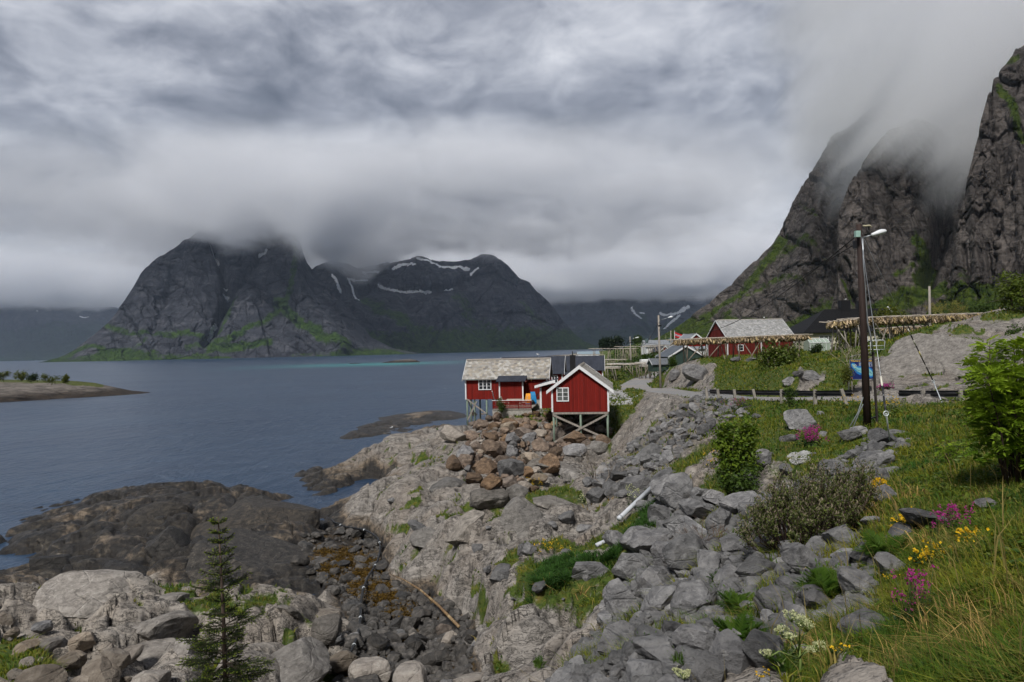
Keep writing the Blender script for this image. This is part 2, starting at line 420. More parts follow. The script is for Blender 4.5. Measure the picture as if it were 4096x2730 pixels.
# zones, outlined on the photo and read back at the ground they lie on
Z_GRASS = [  # (polygon, feather px, weight)
 ([(2960,1590),(3300,1600),(3560,1650),(4200,1600),(4300,2800),(2850,2800),(3060,2560),(3250,2470),(3330,2300),(3480,2150),(3420,2020),(3300,2020),(3180,1960),(3250,1850),(3060,1830),(2960,1800),(2860,1760),(2960,1690),(2860,1640)],46,1.0),
 ([(2440,1540),(2560,1590),(2640,1560),(2760,1530),(2740,1570),(2620,1640),(2520,1700),(2440,1740),(2400,1700),(2380,1600)],20,1.0),
 ([(2780,1440),(2900,1440),(3250,1385),(3560,1395),(3660,1380),(3560,1440),(3420,1450),(3400,1560),(2760,1575),(2640,1565),(2740,1540),(2900,1540),(2850,1500)],14,1.0),
 ([(2320,1445),(2700,1440),(2700,1500),(2450,1540),(2330,1540)],10,1.0),
 ([(2650,1350),(4300,1100),(4300,1400),(3300,1400),(2800,1440),(2660,1470),(2300,1420)],10,1.0),
 ([(2540,2010),(2620,1960),(2650,2040),(2560,2180),(2480,2300),(2360,2420),(2260,2420),(2140,2360),(2080,2270),(2200,2180),(2350,2200),(2440,2140)],30,0.95),
 ([(2050,1960),(2250,1930),(2350,1980),(2240,2010),(2100,2010)],22,0.75),
 ([(2700,1820),(2860,1780),(2960,1850),(2900,1960),(2800,1960),(2680,1900)],26,0.85),
 ([(500,2400),(700,2330),(840,2370),(1000,2460),(860,2500),(620,2480)],26,0.85),
 ([(0,2580),(120,2570),(210,2680),(220,2740),(0,2740)],30,1.0),
 ([(980,2350),(1140,2380),(1270,2490),(1200,2520),(1060,2440),(960,2420)],22,0.7),
 ([(2020,1655),(2300,1640),(2330,1660),(2200,1690),(2050,1690)],14,0.9),
 ([(2330,1640),(2480,1620),(2560,1680),(2440,1780),(2400,1780)],20,0.9)]
Z_COVE = [(1230,2140),(1420,2110),(1530,2200),(1560,2330),(1720,2390),(1880,2470),(1900,2740),(1340,2740),(1410,2560),(1400,2440),(1290,2330),(1190,2230)]
Z_DARK = [(-100,2130),(380,1990),(620,1930),(980,1930),(1240,2060),(1300,2280),(1240,2360),(700,2330),(440,2300),(-100,2360)]
Z_PALE = [(-100,2340),(450,2300),(1150,2340),(1420,2480),(1400,2760),(-100,2760)]
Z_SCREE = [(2820,1560),(2960,1600),(3000,1660),(2880,1700),(2800,1760),(2680,1840),(2700,1930),(2860,1980),(2950,2020),(3160,1960),(3500,1740),(3640,1760),(3560,1850),(3400,1930),(3420,2050),(3480,2200),(3500,2420),(3250,2500),(3080,2640),(2700,2760),(2200,2760),(2330,2600),(2470,2420),(2500,2250),(2600,2080),(2520,1980),(2350,1940),(2400,1880),(2560,1760),(2680,1660)]
Z_ROAD = [(2440,1540),(2700,1550),(2740,1565)]

Z_ROCK = [[(3440,1545),(3470,1430),(3560,1420),(3640,1400),(3700,1345),(3790,1295),(3900,1262),(4060,1232),(4300,1190),(4400,1545),(3800,1540)],
 [(2655,1540),(2660,1480),(2720,1455),(2790,1440),(2860,1470),(2850,1500),(2760,1530)], [(3180,1530),(3200,1480),(3300,1480),(3290,1525)],
 [(2440,1770),(2480,1700),(2580,1600),(2690,1550),(2760,1565),(2700,1640),(2600,1740),(2500,1830)]]
GULLIES = [([(1480,2135),(1650,2065),(1850,2022),(2060,1992),(2250,1950)],.9,.75),([(1900,2300),(2050,2205),(2200,2135),(2420,2060)],.6,.6),([(1885,2455),(1990,2392),(2120,2335),(2260,2330)],1.0,.7),([(1790,1790),(1600,1838),(1420,1905)],.8,.9),
 ([(2000,2620),(2150,2520),(2300,2440)],.5,.4),([(300,2420),(560,2400),(820,2380)],.45,.5),([(430,2700),(700,2560),(780,2470),(760,2390)],.55,.4),([(820,2690),(900,2560),(1180,2500),(1290,2440)],.5,.45),
 ([(0,2230),(330,2160),(560,2210),(880,2180),(1230,2190)],.8,1.0),([(480,2090),(760,2110),(1000,2060)],.6,.9),([(560,2290),(640,2230),(700,2180)],.5,.6),([(1690,2330),(1800,2230),(1960,2140),(2080,2080)],.5,.5),([(1500,2040),(1650,1980),(1790,1950),(1960,1930)],.45,.5)]
Z_GRASS2 = [([(3855,1296),(3905,1318),(3800,1420),(3770,1490),(3690,1500),(3720,1420)],12,.9),([(3930,1262),(4060,1235),(4110,1262),(3990,1300),(3930,1290)],10,.9),([(3600,1390),(3700,1345),(3720,1360),(3640,1420)],10,.8),([(4010,1400),(4060,1390),(4030,1450)],10,.7)]
STRIKE = R_(38)
_cs, _sn = math.cos(STRIKE), math.sin(STRIKE)
def joints(u, seed):
    """distance to the nearest of a set of unevenly spaced lines, and the strip it falls in"""
    i = np.floor(u); p = lambda k: k + .12 + .76 * _h2(k, k * 0 + 11, seed)
    d = np.minimum(np.minimum(np.abs(u - p(i - 1)), np.abs(u - p(i))), np.abs(u - p(i + 1)))
    return d, np.where(u >= p(i), i, i - 1)
def fields(x, y, full=True):
    """height and zone weights of the land at world x, y"""
    x = np.asarray(x, float); y = np.asarray(y, float)
    z = base_z(x, y)
    px, py = proj(x, y, z)
    rad = np.hypot(x, y)
    wx = fbm(x * .35, y * .35, 1.3, 3); wy = fbm(x * .35, y * .35, 7.7, 3)
    jx = px + wx * 60 + fbm(x * 1.6, y * 1.6, 2.2, 2) * 26; jy = py + wy * 40 + fbm(x * 1.6, y * 1.6, 5.2, 2) * 18
    g = np.zeros(x.shape); pat = fbm(x * .75, y * .75, 17.7, 4)
    for poly, fe, wgt in Z_GRASS:
        q_ = wgt * (1 - sstep(-fe * .3, fe, poly_sd(jx, jy, poly)))
        if wgt < .96 and fe > 16: q_ = q_ * (.12 + .88 * sstep(-.22, .10, pat))
        g = np.maximum(g, q_)
    behind = (y < 2.5)
    for poly in Z_ROCK: g = g * sstep(-6, 10, poly_sd(px + (jx - px) * .4, py + (jy - py) * .4, poly))
    for poly, fe, wgt in Z_GRASS2: g = np.maximum(g, wgt * (1 - sstep(-fe * .3, fe, poly_sd(px + (jx - px) * .5, py + (jy - py) * .5, poly))) * (.45 + .55 * sstep(-.3, .1, wx)))
    g = np.where(behind & (x > -3 - y), 1.0, g)
    g = np.where((px > 4150) & (y < 120), 1.0, g)
    cove = 1 - sstep(-10, 30, poly_sd(jx, jy, Z_COVE))
    dark = np.maximum(1 - sstep(-10, 40, poly_sd(jx, jy, Z_DARK)), 1 - sstep(-6, 14, poly_sd(px, py, [(1360,1775),(1480,1700),(1880,1630),(1880,1676),(1700,1712),(1490,1768)])))
    pale = 1 - sstep(-10, 40, poly_sd(jx, jy, Z_PALE))
    scree = 1 - sstep(-14, 30, poly_sd(jx, jy, Z_SCREE))
    # flat bed of the two roads
    rd, rz, rblend = road_wz(x, y)
    z = z * (1 - rblend) + rz * rblend
    far = sstep(90, 130, rad)
    rockw = (1 - sstep(.25, .8, g)) * (1 - far * .85) * (1 - rd)
    # rock relief: long whalebacks along the strike, joints that cut them into blocks, thin ledges
    a = x * _cs + y * _sn + wx * 1.1; b = -x * _sn + y * _cs + wy * 1.1
    big = fbm(a * .11, b * .30, 3.1, 3)
    w2 = fbm(x * .7, y * .7, 21.3, 4); w3 = fbm(x * .7, y * .7, 31.3, 4)
    a2 = a + w2 * .9; b2 = b + w3 * .55
    dA, rA = joints(b2 / 1.7, 3); ra_ = _h2(rA, rA * 0 + 5, 9)
    dB, rB = joints((a2 + .4 * b2) / 3.4 + ra_ * 7, 4)
    rr_ = _h2(rA, rB, 5); rq = _h2(rA, rB, 6)
    dA = dA * 1.7; dB = dB * 3.4
    mA = .35 + .65 * sstep(-.15, .25, w2); mB = .25 + .75 * sstep(-.2, .2, w3)
    dE, rE = joints(b2 / 5.2 + .3, 13); dG, rG = joints((a2 - .3 * b2) / 9.0 + _h2(rE, rE * 0, 3) * 5, 14); dE *= 5.2; dG *= 9.0
    outc = 1 - sstep(-10, 25, poly_sd(px, py, Z_ROCK[0]))
    dome = np.minimum(np.minimum(dE, dG), 1.6)
    dz = big * .75 + (_h2(rE, rG, 4) - .5) * .55 + .62 * (1 - (1 - dome / 1.6) ** 2) - .45
    dz += (rr_ - .5) * .42 * (1 - .6 * outc) + (b2 - np.floor(b2 / 1.7) * 1.7 - .85) * (rq - .5) * .40
    dz -= .46 * mA * np.exp(-(dA / .07) ** 2) + .42 * mB * np.exp(-(dB / .06) ** 2) + .15 * np.exp(-(dA / .36) ** 2) + .11 * np.exp(-(dB / .36) ** 2)
    dC, rC = joints(b2 / .52 + a2 * .10, 7); dD, rD = joints((a2 - .6 * b2) / .95 + _h2(rC, rC * 0, 3) * 5, 8)
    mC = sstep(.05, .40, fbm(x * .33 + 4, y * .33, 14.0, 3) + .15)
    small = ((_h2(rC, rD, 2) - .5) * .15 - .10 * np.exp(-(dC * .52 / .045) ** 2) - .09 * np.exp(-(dD * .95 / .04) ** 2)) * mC
    zs = (z + dz) / .42 + b * .55 + fbm(a * .4, b * .4, 9.2, 3) * 1.4
    tf = zs - np.floor(zs)
    small += .42 * (sstep(.55, .97, tf) - tf) * .50 * sstep(-.05, .40, fbm(a * .22, b * .3, 4.4, 2))
    small += fbm(a * 1.6, b * 2.8, 6.6, 4) * .07 + ridged(x * 2.6, y * 2.6, 3.3, 3) * .02
    dz = (dz + small * .55) * (1 - .62 * outc)
    gul = np.zeros(x.shape)
    for (ln, dp, wd) in GULLIES:
        dd_, _ = seg_dist(px + w2 * 22, py + w3 * 16, ln); mpp = rad / 2730.0 * 1.6
        gul = np.maximum(gul, dp * np.exp(-(dd_ * mpp / wd) ** 2))
    dz = dz - gul
    amp = 1.0 * rockw * (1 - .55 * scree) * (1 - .75 * cove)
    amp = amp * (1 - .5 * sstep(60, 140, rad)) * (1 - .7 * pad_w(x, y)) * (1 - .9 * rblend)
    soft = fbm(x * .8, y * .8, 2.7, 4) * .16 + fbm(x * .16, y * .16, 8.7, 3) * .35
    zz = z + dz * amp + soft * (1 - rockw) * (1 - rblend) * (1 - far * .4) + far * fbm(x * .03, y * .03, 1.1, 4) * 1.2 * (1 - rd)
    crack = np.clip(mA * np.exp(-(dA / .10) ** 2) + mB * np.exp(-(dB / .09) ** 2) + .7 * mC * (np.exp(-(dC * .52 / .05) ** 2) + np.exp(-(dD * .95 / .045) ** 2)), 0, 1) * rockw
    zz = np.where(z < 0.12, np.minimum(zz, z + .35 + .3 * dz * amp), zz)
    # level ground where the buildings and racks stand is kept by the control points
    if not full: return zz
    tuft = sstep(.30, .55, fbm(x * .55, y * .55, 12.2, 3)) * (1 - cove) * (1 - dark) * .85
    g2 = np.maximum(g, rockw * np.exp(-(dA / .22) ** 2) * sstep(.0, .25, wx + .3 * w2) * .9 * (1 - cove) * (1 - dark))
    g2 = np.maximum(g2, tuft * sstep(.02, .15, -dz) * rockw)
    g2 = np.maximum(g2, sstep(.22, .5, gul) * sstep(-.15, .2, pat) * .9 * (1 - cove) * (1 - dark) * rockw)
    low = 1 - sstep(0.25, 1.5, zz + fbm(x * .5, y * .5, 3.3, 3) * .6)      # washed by the tide: dark, weedy
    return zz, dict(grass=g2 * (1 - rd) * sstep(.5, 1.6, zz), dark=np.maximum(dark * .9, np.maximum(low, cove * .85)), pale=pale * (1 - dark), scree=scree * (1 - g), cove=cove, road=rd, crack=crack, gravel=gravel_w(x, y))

def _zp(px, py, d, z):
    v = P(px, py, d); return (v[0], v[1], z)
UP_ROAD = [_zp(4700,1560,37,8.5), _zp(4000,1578,38,8.35), _zp(3700,1572,39,8.2), _zp(3450,1576,40,8.15), _zp(3150,1556,43.5,7.95), _zp(2900,1545,51,7.5), _zp(2790,1551,61,7.1), _zp(2700,1556,73,6.5), _zp(2610,1550,88,6.0), _zp(2545,1540,101,5.3), _zp(2535,1528,115,5.1), _zp(2585,1516,134,5.2), _zp(2660,1505,160,5.5)]
SIDE_ROAD = [_zp(2555,1542,100,5.3), _zp(2470,1548,97,5.0), _zp(2400,1560,92,4.9), _zp(2330,1560,92,4.9)]
def road_wz(x, y):
    d, p = seg_dist(x, y, UP_ROAD); d2, p2 = seg_dist(x, y, SIDE_ROAD)
    z1 = np.interp(p * (len(UP_ROAD) - 1), np.arange(len(UP_ROAD)), [q[2] for q in UP_ROAD])
    z2 = np.interp(p2 * (len(SIDE_ROAD) - 1), np.arange(len(SIDE_ROAD)), [q[2] for q in SIDE_ROAD])
    return np.maximum(1 - sstep(1.9, 2.4, d), 1 - sstep(1.1, 1.9, d2)), np.where(d <= d2, z1, z2), np.maximum(1 - sstep(2.0, 5.0, d), 1 - sstep(1.4, 4.0, d2))
PADS = [(-1.2, 77.5, 8.0), (6.2, 64, 5.2), (3, 68, 4)]      # footprints where loose relief is kept low
def pad_w(x, y):
    s = np.zeros(np.shape(x))
    for (cx, cy_, r) in PADS: s = np.maximum(s, 1 - sstep(r * .7, r * 1.25, np.hypot(x - cx, y - cy_)))
    return s
GRAVEL = [(tuple(P(2440,1590,86)[:2]), 2.4), (tuple(P(2500,1600,78)[:2]), 1.9)]
def gravel_w(x, y):
    s = np.zeros(np.shape(x))
    for (c, r) in GRAVEL: s = np.maximum(s, 1 - sstep(r * .75, r * 1.1, np.hypot(x - c[0], y - c[1]) + fbm(x, y, 4.4, 2) * .6))
    return s

# polar sheet: fine near the viewpoint, coarse far away, one surface from underfoot to the far shore
QL = globals().get("QUALITY", 1.0)
NA, NRR = int(1150 * QL), int(900 * QL)
az = np.linspace(R_(-56), R_(62), NA); rr = np.exp(np.linspace(math.log(1.6), math.log(1000.0), NRR))
AZ, RR = np.meshgrid(az, rr); TX = RR * np.sin(AZ); TY = -1.5 + RR * np.cos(AZ)
TZ, TW = fields(TX.ravel(), TY.ravel())
TX = TX.ravel(); TY = TY.ravel()
fc = grid_faces(NRR, NA)
fc = fc[(TZ[fc].max(1) > -0.9)]
used = np.unique(fc); remap = np.full(len(TX), -1); remap[used] = np.arange(len(used))
me = np_mesh("ground", np.stack([TX, TY, TZ], 1)[used], remap[fc], True, {k: v[used] for k, v in TW.items()})
_TZg = TZ.reshape(NRR, NA)
def gz(x, y):
    """height of the ground sheet, read back from the grid"""
    x = np.asarray(x, float); y = np.asarray(y, float)
    a = np.arctan2(x, y + 1.5); r = np.hypot(x, y + 1.5)
    fa = np.clip((a - az[0]) / (az[1] - az[0]), 0, NA - 1.001); fr = np.clip((np.log(np.maximum(r, 1.6)) - math.log(1.6)) / (math.log(1000 / 1.6) / (NRR - 1)), 0, NRR - 1.001)
    i = fr.astype(int); j = fa.astype(int); u = fr - i; v = fa - j
    return (_TZg[i, j] * (1 - u) * (1 - v) + _TZg[i + 1, j] * u * (1 - v) + _TZg[i, j + 1] * (1 - u) * v + _TZg[i + 1, j + 1] * u * v)
def gfield(k, x, y):
    x = np.asarray(x, float); y = np.asarray(y, float)
    a = np.arctan2(x, y + 1.5); r = np.hypot(x, y + 1.5)
    j = np.clip(np.rint((a - az[0]) / (az[1] - az[0])), 0, NA - 1).astype(int); i = np.clip(np.rint((np.log(np.maximum(r, 1.6)) - math.log(1.6)) / (math.log(1000 / 1.6) / (NRR - 1))), 0, NRR - 1).astype(int)
    return TW[k].reshape(NRR, NA)[i, j]
_GP = proj(TX, TY, TZ)
_gpx = _GP[0].reshape(NRR, NA); _gpy = _GP[1].reshape(NRR, NA)
def hit(px, py, dmin=1.5, dmax=900):
    """first point of the ground seen at a photo pixel"""
    v = ray(px, py); v = v / v[1]
    d = np.exp(np.linspace(math.log(dmin), math.log(dmax), 2500))
    x = v[0] * d; y = d; z = H + v[2] * d
    k = np.nonzero(z < gz(x, y))[0]
    if len(k) == 0: return None
    k = k[0]
    return np.array([x[k], y[k], float(gz(x[k], y[k]))])

def ground_material():
    t = NT("ground rock grass and shore"); o = t.obj()
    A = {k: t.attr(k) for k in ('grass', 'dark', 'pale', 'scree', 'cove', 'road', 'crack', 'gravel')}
    od = t.vmath('ADD', o, t.vmath('MULTIPLY', t.vmath('SUBTRACT', t.noise(o, .9, 5, .65, out=1), (.5, .5, .5)), (1.1, 1.1, 1.1)))
    st = t.map(od, rot=(0.5, 0.25, -STRIKE), scale=(0.42, 1.5, 2.4))
    nb = t.noise(o, 0.35, 5, 0.6); nm = t.noise(st, 1.6, 8, 0.66, 0.7); nf = t.noise(o, 9.0, 6, 0.7); nl = t.noise(o, 2.6, 4, 0.6)
    wv = t.n('ShaderNodeTexWave', {'Vector': st, 'Scale': 1.3, 'Distortion': 7.0, 'Detail': 5.0, 'Detail Scale': 1.6, 'Detail Roughness': 0.65}, wave_type='BANDS', bands_direction='Z').outputs[1]
    mm = t.math('ADD', t.math('MULTIPLY', nm, .62), t.math('MULTIPLY', t.noise(t.map(o, rot=(.25, .1, -STRIKE), scale=(.42, 1.25, 1.7)), 3.4, 8, .74), .38))
    rock = t.ramp(mm, [(0.34, (.064, .057, .051)), (0.43, (.17, .156, .140)), (0.53, (.275, .253, .228)), (0.68, (.39, .362, .325))])
    rock = t.mix(t.mr(nb, .42, .62, 0, .45), rock, (.25, .205, .165), 'MIX')
    rock = t.mix(t.mr(nl, .60, .72, 0, .55), rock, (.12, .12, .115))
    rock = t.mix(t.mr(nf, .62, .72, 0, .45), rock, (.42, .405, .38))
    rock = t.mix(t.mr(nf, .36, .28, 0, .4), rock, (.06, .057, .054))
    rock = t.mix(t.math('MULTIPLY', A['pale'], .8), rock, t.mix(.5, rock, (.40, .355, .30)))
    wet = t.ramp(mm, [(0.40, (.010, .0095, .0095)), (0.5, (.028, .026, .024)), (0.58, (.070, .060, .047)), (.68, (.20, .18, .15))])
    rust = t.ramp(nm, [(0.3, (.06, .042, .025)), (0.7, (.23, .165, .10))])
    rock = t.mix(t.mr(t.math('ADD', A['dark'], t.math('MULTIPLY', t.math('SUBTRACT', nb, .5), 1.2)), .12, .5, 0, 0.75), rock, rust)
    rock = t.mix(t.mr(t.math('ADD', A['dark'], t.math('ADD', t.math('MULTIPLY', t.math('SUBTRACT', nl, .5), 1.1), t.math('MULTIPLY', t.math('SUBTRACT', nb, .5), 2.0))), .50, .80, 0, 1), rock, wet)
    wet = t.mix(t.math('MULTIPLY', t.mr(mm, .54, .62, 0, .75), t.mr(nb, .47, .58)), wet, (.36, .34, .31))
    weed = t.ramp(nf, [(0.35, (.03, .018, .005)), (0.65, (.15, .085, .015))])
    rock = t.mix(t.mr(t.math('MULTIPLY', A['cove'], nb), .44, .54, 0, .9), rock, weed)
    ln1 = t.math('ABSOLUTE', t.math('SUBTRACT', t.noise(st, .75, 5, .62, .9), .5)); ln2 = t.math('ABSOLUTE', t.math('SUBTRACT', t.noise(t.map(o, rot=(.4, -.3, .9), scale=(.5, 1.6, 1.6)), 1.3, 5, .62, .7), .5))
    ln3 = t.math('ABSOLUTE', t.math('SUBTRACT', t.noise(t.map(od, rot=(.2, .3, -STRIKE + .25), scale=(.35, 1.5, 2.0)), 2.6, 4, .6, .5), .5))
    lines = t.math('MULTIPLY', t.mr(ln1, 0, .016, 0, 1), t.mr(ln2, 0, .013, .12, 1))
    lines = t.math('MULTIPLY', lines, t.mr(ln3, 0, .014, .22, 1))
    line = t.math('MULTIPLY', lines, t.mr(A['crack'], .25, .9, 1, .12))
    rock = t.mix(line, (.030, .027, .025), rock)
    moss = t.ramp(t.noise(o, 3.0, 6, .7), [(0.3, (.022, .044, .007)), (0.5, (.062, .095, .012)), (0.64, (.13, .122, .022)), (0.76, (.20, .14, .05))])
    gs = t.mr(t.math('ADD', A['grass'], t.math('MULTIPLY', t.math('SUBTRACT', nf, .5), .8)), .38, .60, 0, 1)
    col = t.mix(gs, rock, moss)
    soil = t.ramp(nf, [(0.3, (.10, .085, .07)), (0.7, (.26, .23, .20))])
    col = t.mix(t.math('MULTIPLY', A['scree'], .6), col, soil)
    asp = t.ramp(t.noise(o, 30, 4, .7), [(0.3, (.20, .20, .205)), (0.7, (.30, .295, .29))])
    asp = t.mix(t.mr(t.noise(o, .15, 3), .45, .6, 0, .5), asp, (.33, .28, .23))
    col = t.mix(t.mr(t.math('ADD', A['road'], t.math('MULTIPLY', t.math('SUBTRACT', nl, .5), .3)), .42, .55), col, asp)
    grv = t.ramp(t.voro(o, 7.0, out='Color'), [(0.1, (.14, .14, .14)), (0.5, (.36, .36, .355)), (0.9, (.60, .60, .60))])
    col = t.mix(t.mr(A['gravel'], .35, .5), col, grv)
    h = t.math('ADD', t.math('MULTIPLY', nm, .5), t.math('MULTIPLY', nf, .13))
    h = t.math('ADD', h, t.math('MULTIPLY', wv, .10))
    h = t.math('ADD', h, t.math('MULTIPLY', lines, .10))
    nrm = t.bump(h, .9, .17)
    rough = t.mr(A['dark'], .3, .9, .85, .5)
    return t.out(col, rough, nrm, .3)
MAT_GROUND = ground_material()
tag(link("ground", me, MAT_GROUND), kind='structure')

# ------------------------------------------------------------------ the fjord
def water_material():
    t = NT("fjord water"); o = t.obj()
    sep = t.n('ShaderNodeSeparateXYZ', {0: o})
    dist = t.vmath('LENGTH', t.vmath('SUBTRACT', o, (0, 0, H)))
    n1 = t.noise(t.map(o, rot=(0, 0, .5), scale=(1, .55, 1)), 1.6, 3, .6, .4)
    n2 = t.noise(t.map(o, rot=(0, 0, -.3), scale=(1, .5, 1)), .35, 4, .6, .6)
    n3 = t.noise(t.map(o, rot=(0, 0, .2), scale=(1, .7, 1)), .05, 4, .55, .8)
    h = t.math('ADD', t.math('MULTIPLY', n1, .10), t.math('MULTIPLY', n2, .40))
    st = t.mr(t.noise(t.map(o, scale=(.6, 1.6, 1)), .012, 4, .55, 1.4), .38, .62, .35, 1.0)
    nm = t.bump(h, st, 1.6)
    deep = t.ramp(n3, [(0.3, (.012, .032, .070)), (0.7, (.020, .048, .094))])
    # pale sand under shallow water round the skerries
    a = P(740, 1455, 600)
    yy = t.math('DIVIDE', t.math('SUBTRACT', sep.outputs[1], TQ_Y), TQ_H)
    band = t.math('EXPONENT', t.math('MULTIPLY', t.math('MULTIPLY', yy, yy), -1.0))
    xx = t.math('MULTIPLY', t.mr(sep.outputs[0], TQ_X0, TQ_X0 + 130, 0, 1), t.mr(sep.outputs[0], TQ_X1 - 90, TQ_X1, 1, 0))
    tq = t.math('MULTIPLY', t.math('MULTIPLY', band, xx), t.mr(t.noise(t.map(o, scale=(.4, 1, 1)), .03, 4, .6), .35, .6, .25, 1))
    col = t.mix(tq, deep, (.02, .26, .25))
    return t.out(col, .30, nm, .5, **{'IOR': 1.33})
_q = P(1300, 1456, 620); TQ_Y = float(_q[1]) + 25; TQ_H = 75.0
TQ_X0 = float(P(830, 1456, 620)[0]); TQ_X1 = float(P(1990, 1445, 620)[0])
wm = MB(); wm.add([(-14000, -60, 0), (14000, -60, 0), (14000, 26000, 0), (-14000, 26000, 0)], [(0, 1, 2, 3)])
tag(wm.build("water", water_material()), kind='structure')
# ------------------------------------------------------------------ mountains (photo points below are in units of 4096/2353 px)
K = 4096 / 2353.0
def mountain(name, sil, base_d, run, prof, nc, nr, relief, grass, snow, amp, nscale, tone, seed=0, back=.6, grain=(1, 1, .45), lowgrass=(0, .2), zb=-6.0, smooth=True, blk=None):
    """one massif: foot at base_d, crest along the outline `sil`, rock relief displaced along the face"""
    s = np.array(sil, float) * K
    L = np.concatenate(([0], np.cumsum(np.hypot(*np.diff(s, axis=0).T))))
    u = np.linspace(0, L[-1], nc)
    sx = np.interp(u, L, s[:, 0]); sy = np.interp(u, L, s[:, 1])
    bd = base_d(sx); rn = run(sx)
    rid = np.array([P(a, b, d) for a, b, d in zip(sx, sy, bd + rn)])
    azm = rid[:, 0] / rid[:, 1]
    t = np.concatenate([np.linspace(0, 1, nr), 1 + np.linspace(0, 1, nr // 5 + 1)[1:]])
    T = t[:, None]
    Y = bd[None, :] + rn[None, :] * np.minimum(T, 1) + back * rn[None, :] * np.maximum(T - 1, 0)
    pf = np.interp(t, prof[0], prof[1])[:, None]
    Z = zb + (rid[:, 2][None, :] - zb) * np.where(T <= 1, pf, 1 - (T - 1) ** 1.5 * .8)
    X = azm[None, :] * Y
    px, py = proj(X, Y, Z)
    px = px / K; py = py / K
    q = 1.0 / nscale
    gx, gy, gz_ = X * q * grain[0] + seed, Y * q * grain[1], Z * q * grain[2]
    d = ridged(gx, gy, gz_, 6, gain=.56) - .55
    d2 = fbm(gx * .35 + 9, gy * .35, gz_ * .35, 4)
    strata = fbm(X * q * .8 + Z * q * 1.3 + 4, Y * q * .4, Z * q * 3.2 - X * q * .9, 4)
    D = amp * (.9 * d + 1.1 * d2 + .35 * strata)
    if blk:
        for (bw, bh, ba, bs, sh) in blk:      # blocks split along steep joints
            uu = (azm[None, :] * np.mean(bd)) / bw + strata * .35 + d2 * .5 + sh * Z / bw; vv = Z / bh + d2 * .8 + strata * .5
            f1_, ed_, q1_, q2_, ox_, oy_ = voronoi(uu, vv, bs)
            D += ba * ((q1_ - .5) * 1.3 + ox_ * (q2_ - .5) * 2.2 + oy_ * (q1_ - .7) * 1.0 - .55 * np.exp(-(ed_ / .07) ** 2))
    for (line, wd, a) in relief:
        ds, par = seg_dist(px + d2 * wd * .8, py, line)
        D += a * np.exp(-(ds / wd) ** 2)
    env = np.clip(T * 9, 0, 1) * np.where(T > 1, np.clip(2.2 - T, 0, 1), 1)
    D = D * env * np.clip((rid[:, 2][None, :] - zb) / (amp * 5), .05, 1)
    Y2 = Y - D * .85; Z2 = Z + D * .30 * np.where(T > .97, .6, 1); X2 = azm[None, :] * Y2 + (d2 * amp * .4) * env
    # colour weights
    slope = np.gradient(Z2, axis=0) / (np.abs(np.gradient(Y2, axis=0)) + .2 * np.abs(np.gradient(Z2, axis=0)) + 1e-3)
    hN = (Z2 / max(1.0, rid[:, 2].max()))
    gv = (1 - sstep(lowgrass[0], lowgrass[1], hN + .14 * d2 + .10 * strata)) * .85
    gv = np.maximum(gv, .8 * sstep(.15, .45, fbm(gx * .6, gy * .6, gz_ * .8 + 4, 4) - .25 * hN + .08 * (1 - np.clip(slope / 3, 0, 1))) * tone[3])
    for (line, wd, a) in grass:
        ds, par = seg_dist(px + d2 * wd * 1.6, py + strata * wd * 1.2, line)
        gv = np.maximum(gv, a * np.exp(-(ds / wd) ** 2) * (.55 + .9 * np.clip(d2 + .4, 0, 1)))
    sv = np.zeros_like(gv)
    for (line, wd) in snow:
        ds, par = seg_dist(px + strata * wd * 1.5, py + d * wd * 1.5, line)
        sv = np.maximum(sv, (1 - sstep(wd * .6, wd * 1.1, ds + np.abs(fbm(px * .25, py * .25, 1.0, 3)) * wd * 1.3)))
    v = np.stack([X2, Y2, Z2], -1).reshape(-1, 3)
    me = np_mesh(name, v, grid_faces(len(t), nc), smooth, {'grass': gv.ravel(), 'snow': sv.ravel(), 'rel': (d * .6 + d2 * .8).ravel()})
    return me

def mountain_material(name, c0, c1, c2, g0, g1, sc):
    t = NT(name); o = t.obj()
    n1 = t.noise(t.map(o, scale=(1, 1, .35)), sc, 8, .68, .5); n2 = t.noise(o, sc * .22, 5, .6); n3 = t.noise(t.map(o, rot=(.3, .9, .2), scale=(.3, .3, 1.6)), sc * 1.4, 7, .68, .8)
    m = t.math('ADD', t.math('MULTIPLY', n1, .6), t.math('MULTIPLY', n3, .4))
    col = t.ramp(m, [(0.34, c0), (0.5, c1), (0.66, c2)])
    ck = t.voro(t.map(o, rot=(.2, .5, .3), scale=(.6, .6, .35)), sc * 1.5, 'DISTANCE_TO_EDGE')
    col = t.mix(t.mr(ck, 0, .05, .7, 0), col, tuple(x * .45 for x in c0))
    gr = t.ramp(t.noise(o, sc * 2.2, 6, .7), [(0.35, g0), (0.7, g1)])
    gm = t.mr(t.math('ADD', t.attr('grass'), t.math('MULTIPLY', t.math('SUBTRACT', t.noise(o, sc * 1.8, 6, .68), .5), 1.5)), .42, .66)
    col = t.mix(gm, col, gr)
    sm = t.mr(t.math('ADD', t.attr('snow'), t.math('MULTIPLY', t.math('SUBTRACT', n1, .5), 1.7)), .50, .60)
    col = t.mix(sm, col, (.84, .86, .89))
    h = t.math('ADD', t.math('MULTIPLY', m, 1.0), t.math('MULTIPLY', t.mr(ck, 0, .12, 0, 1), .12))
    nrm = t.bump(h, 1.0, 1.6 / sc * .55)
    return t.out(col, .9, nrm, .15)

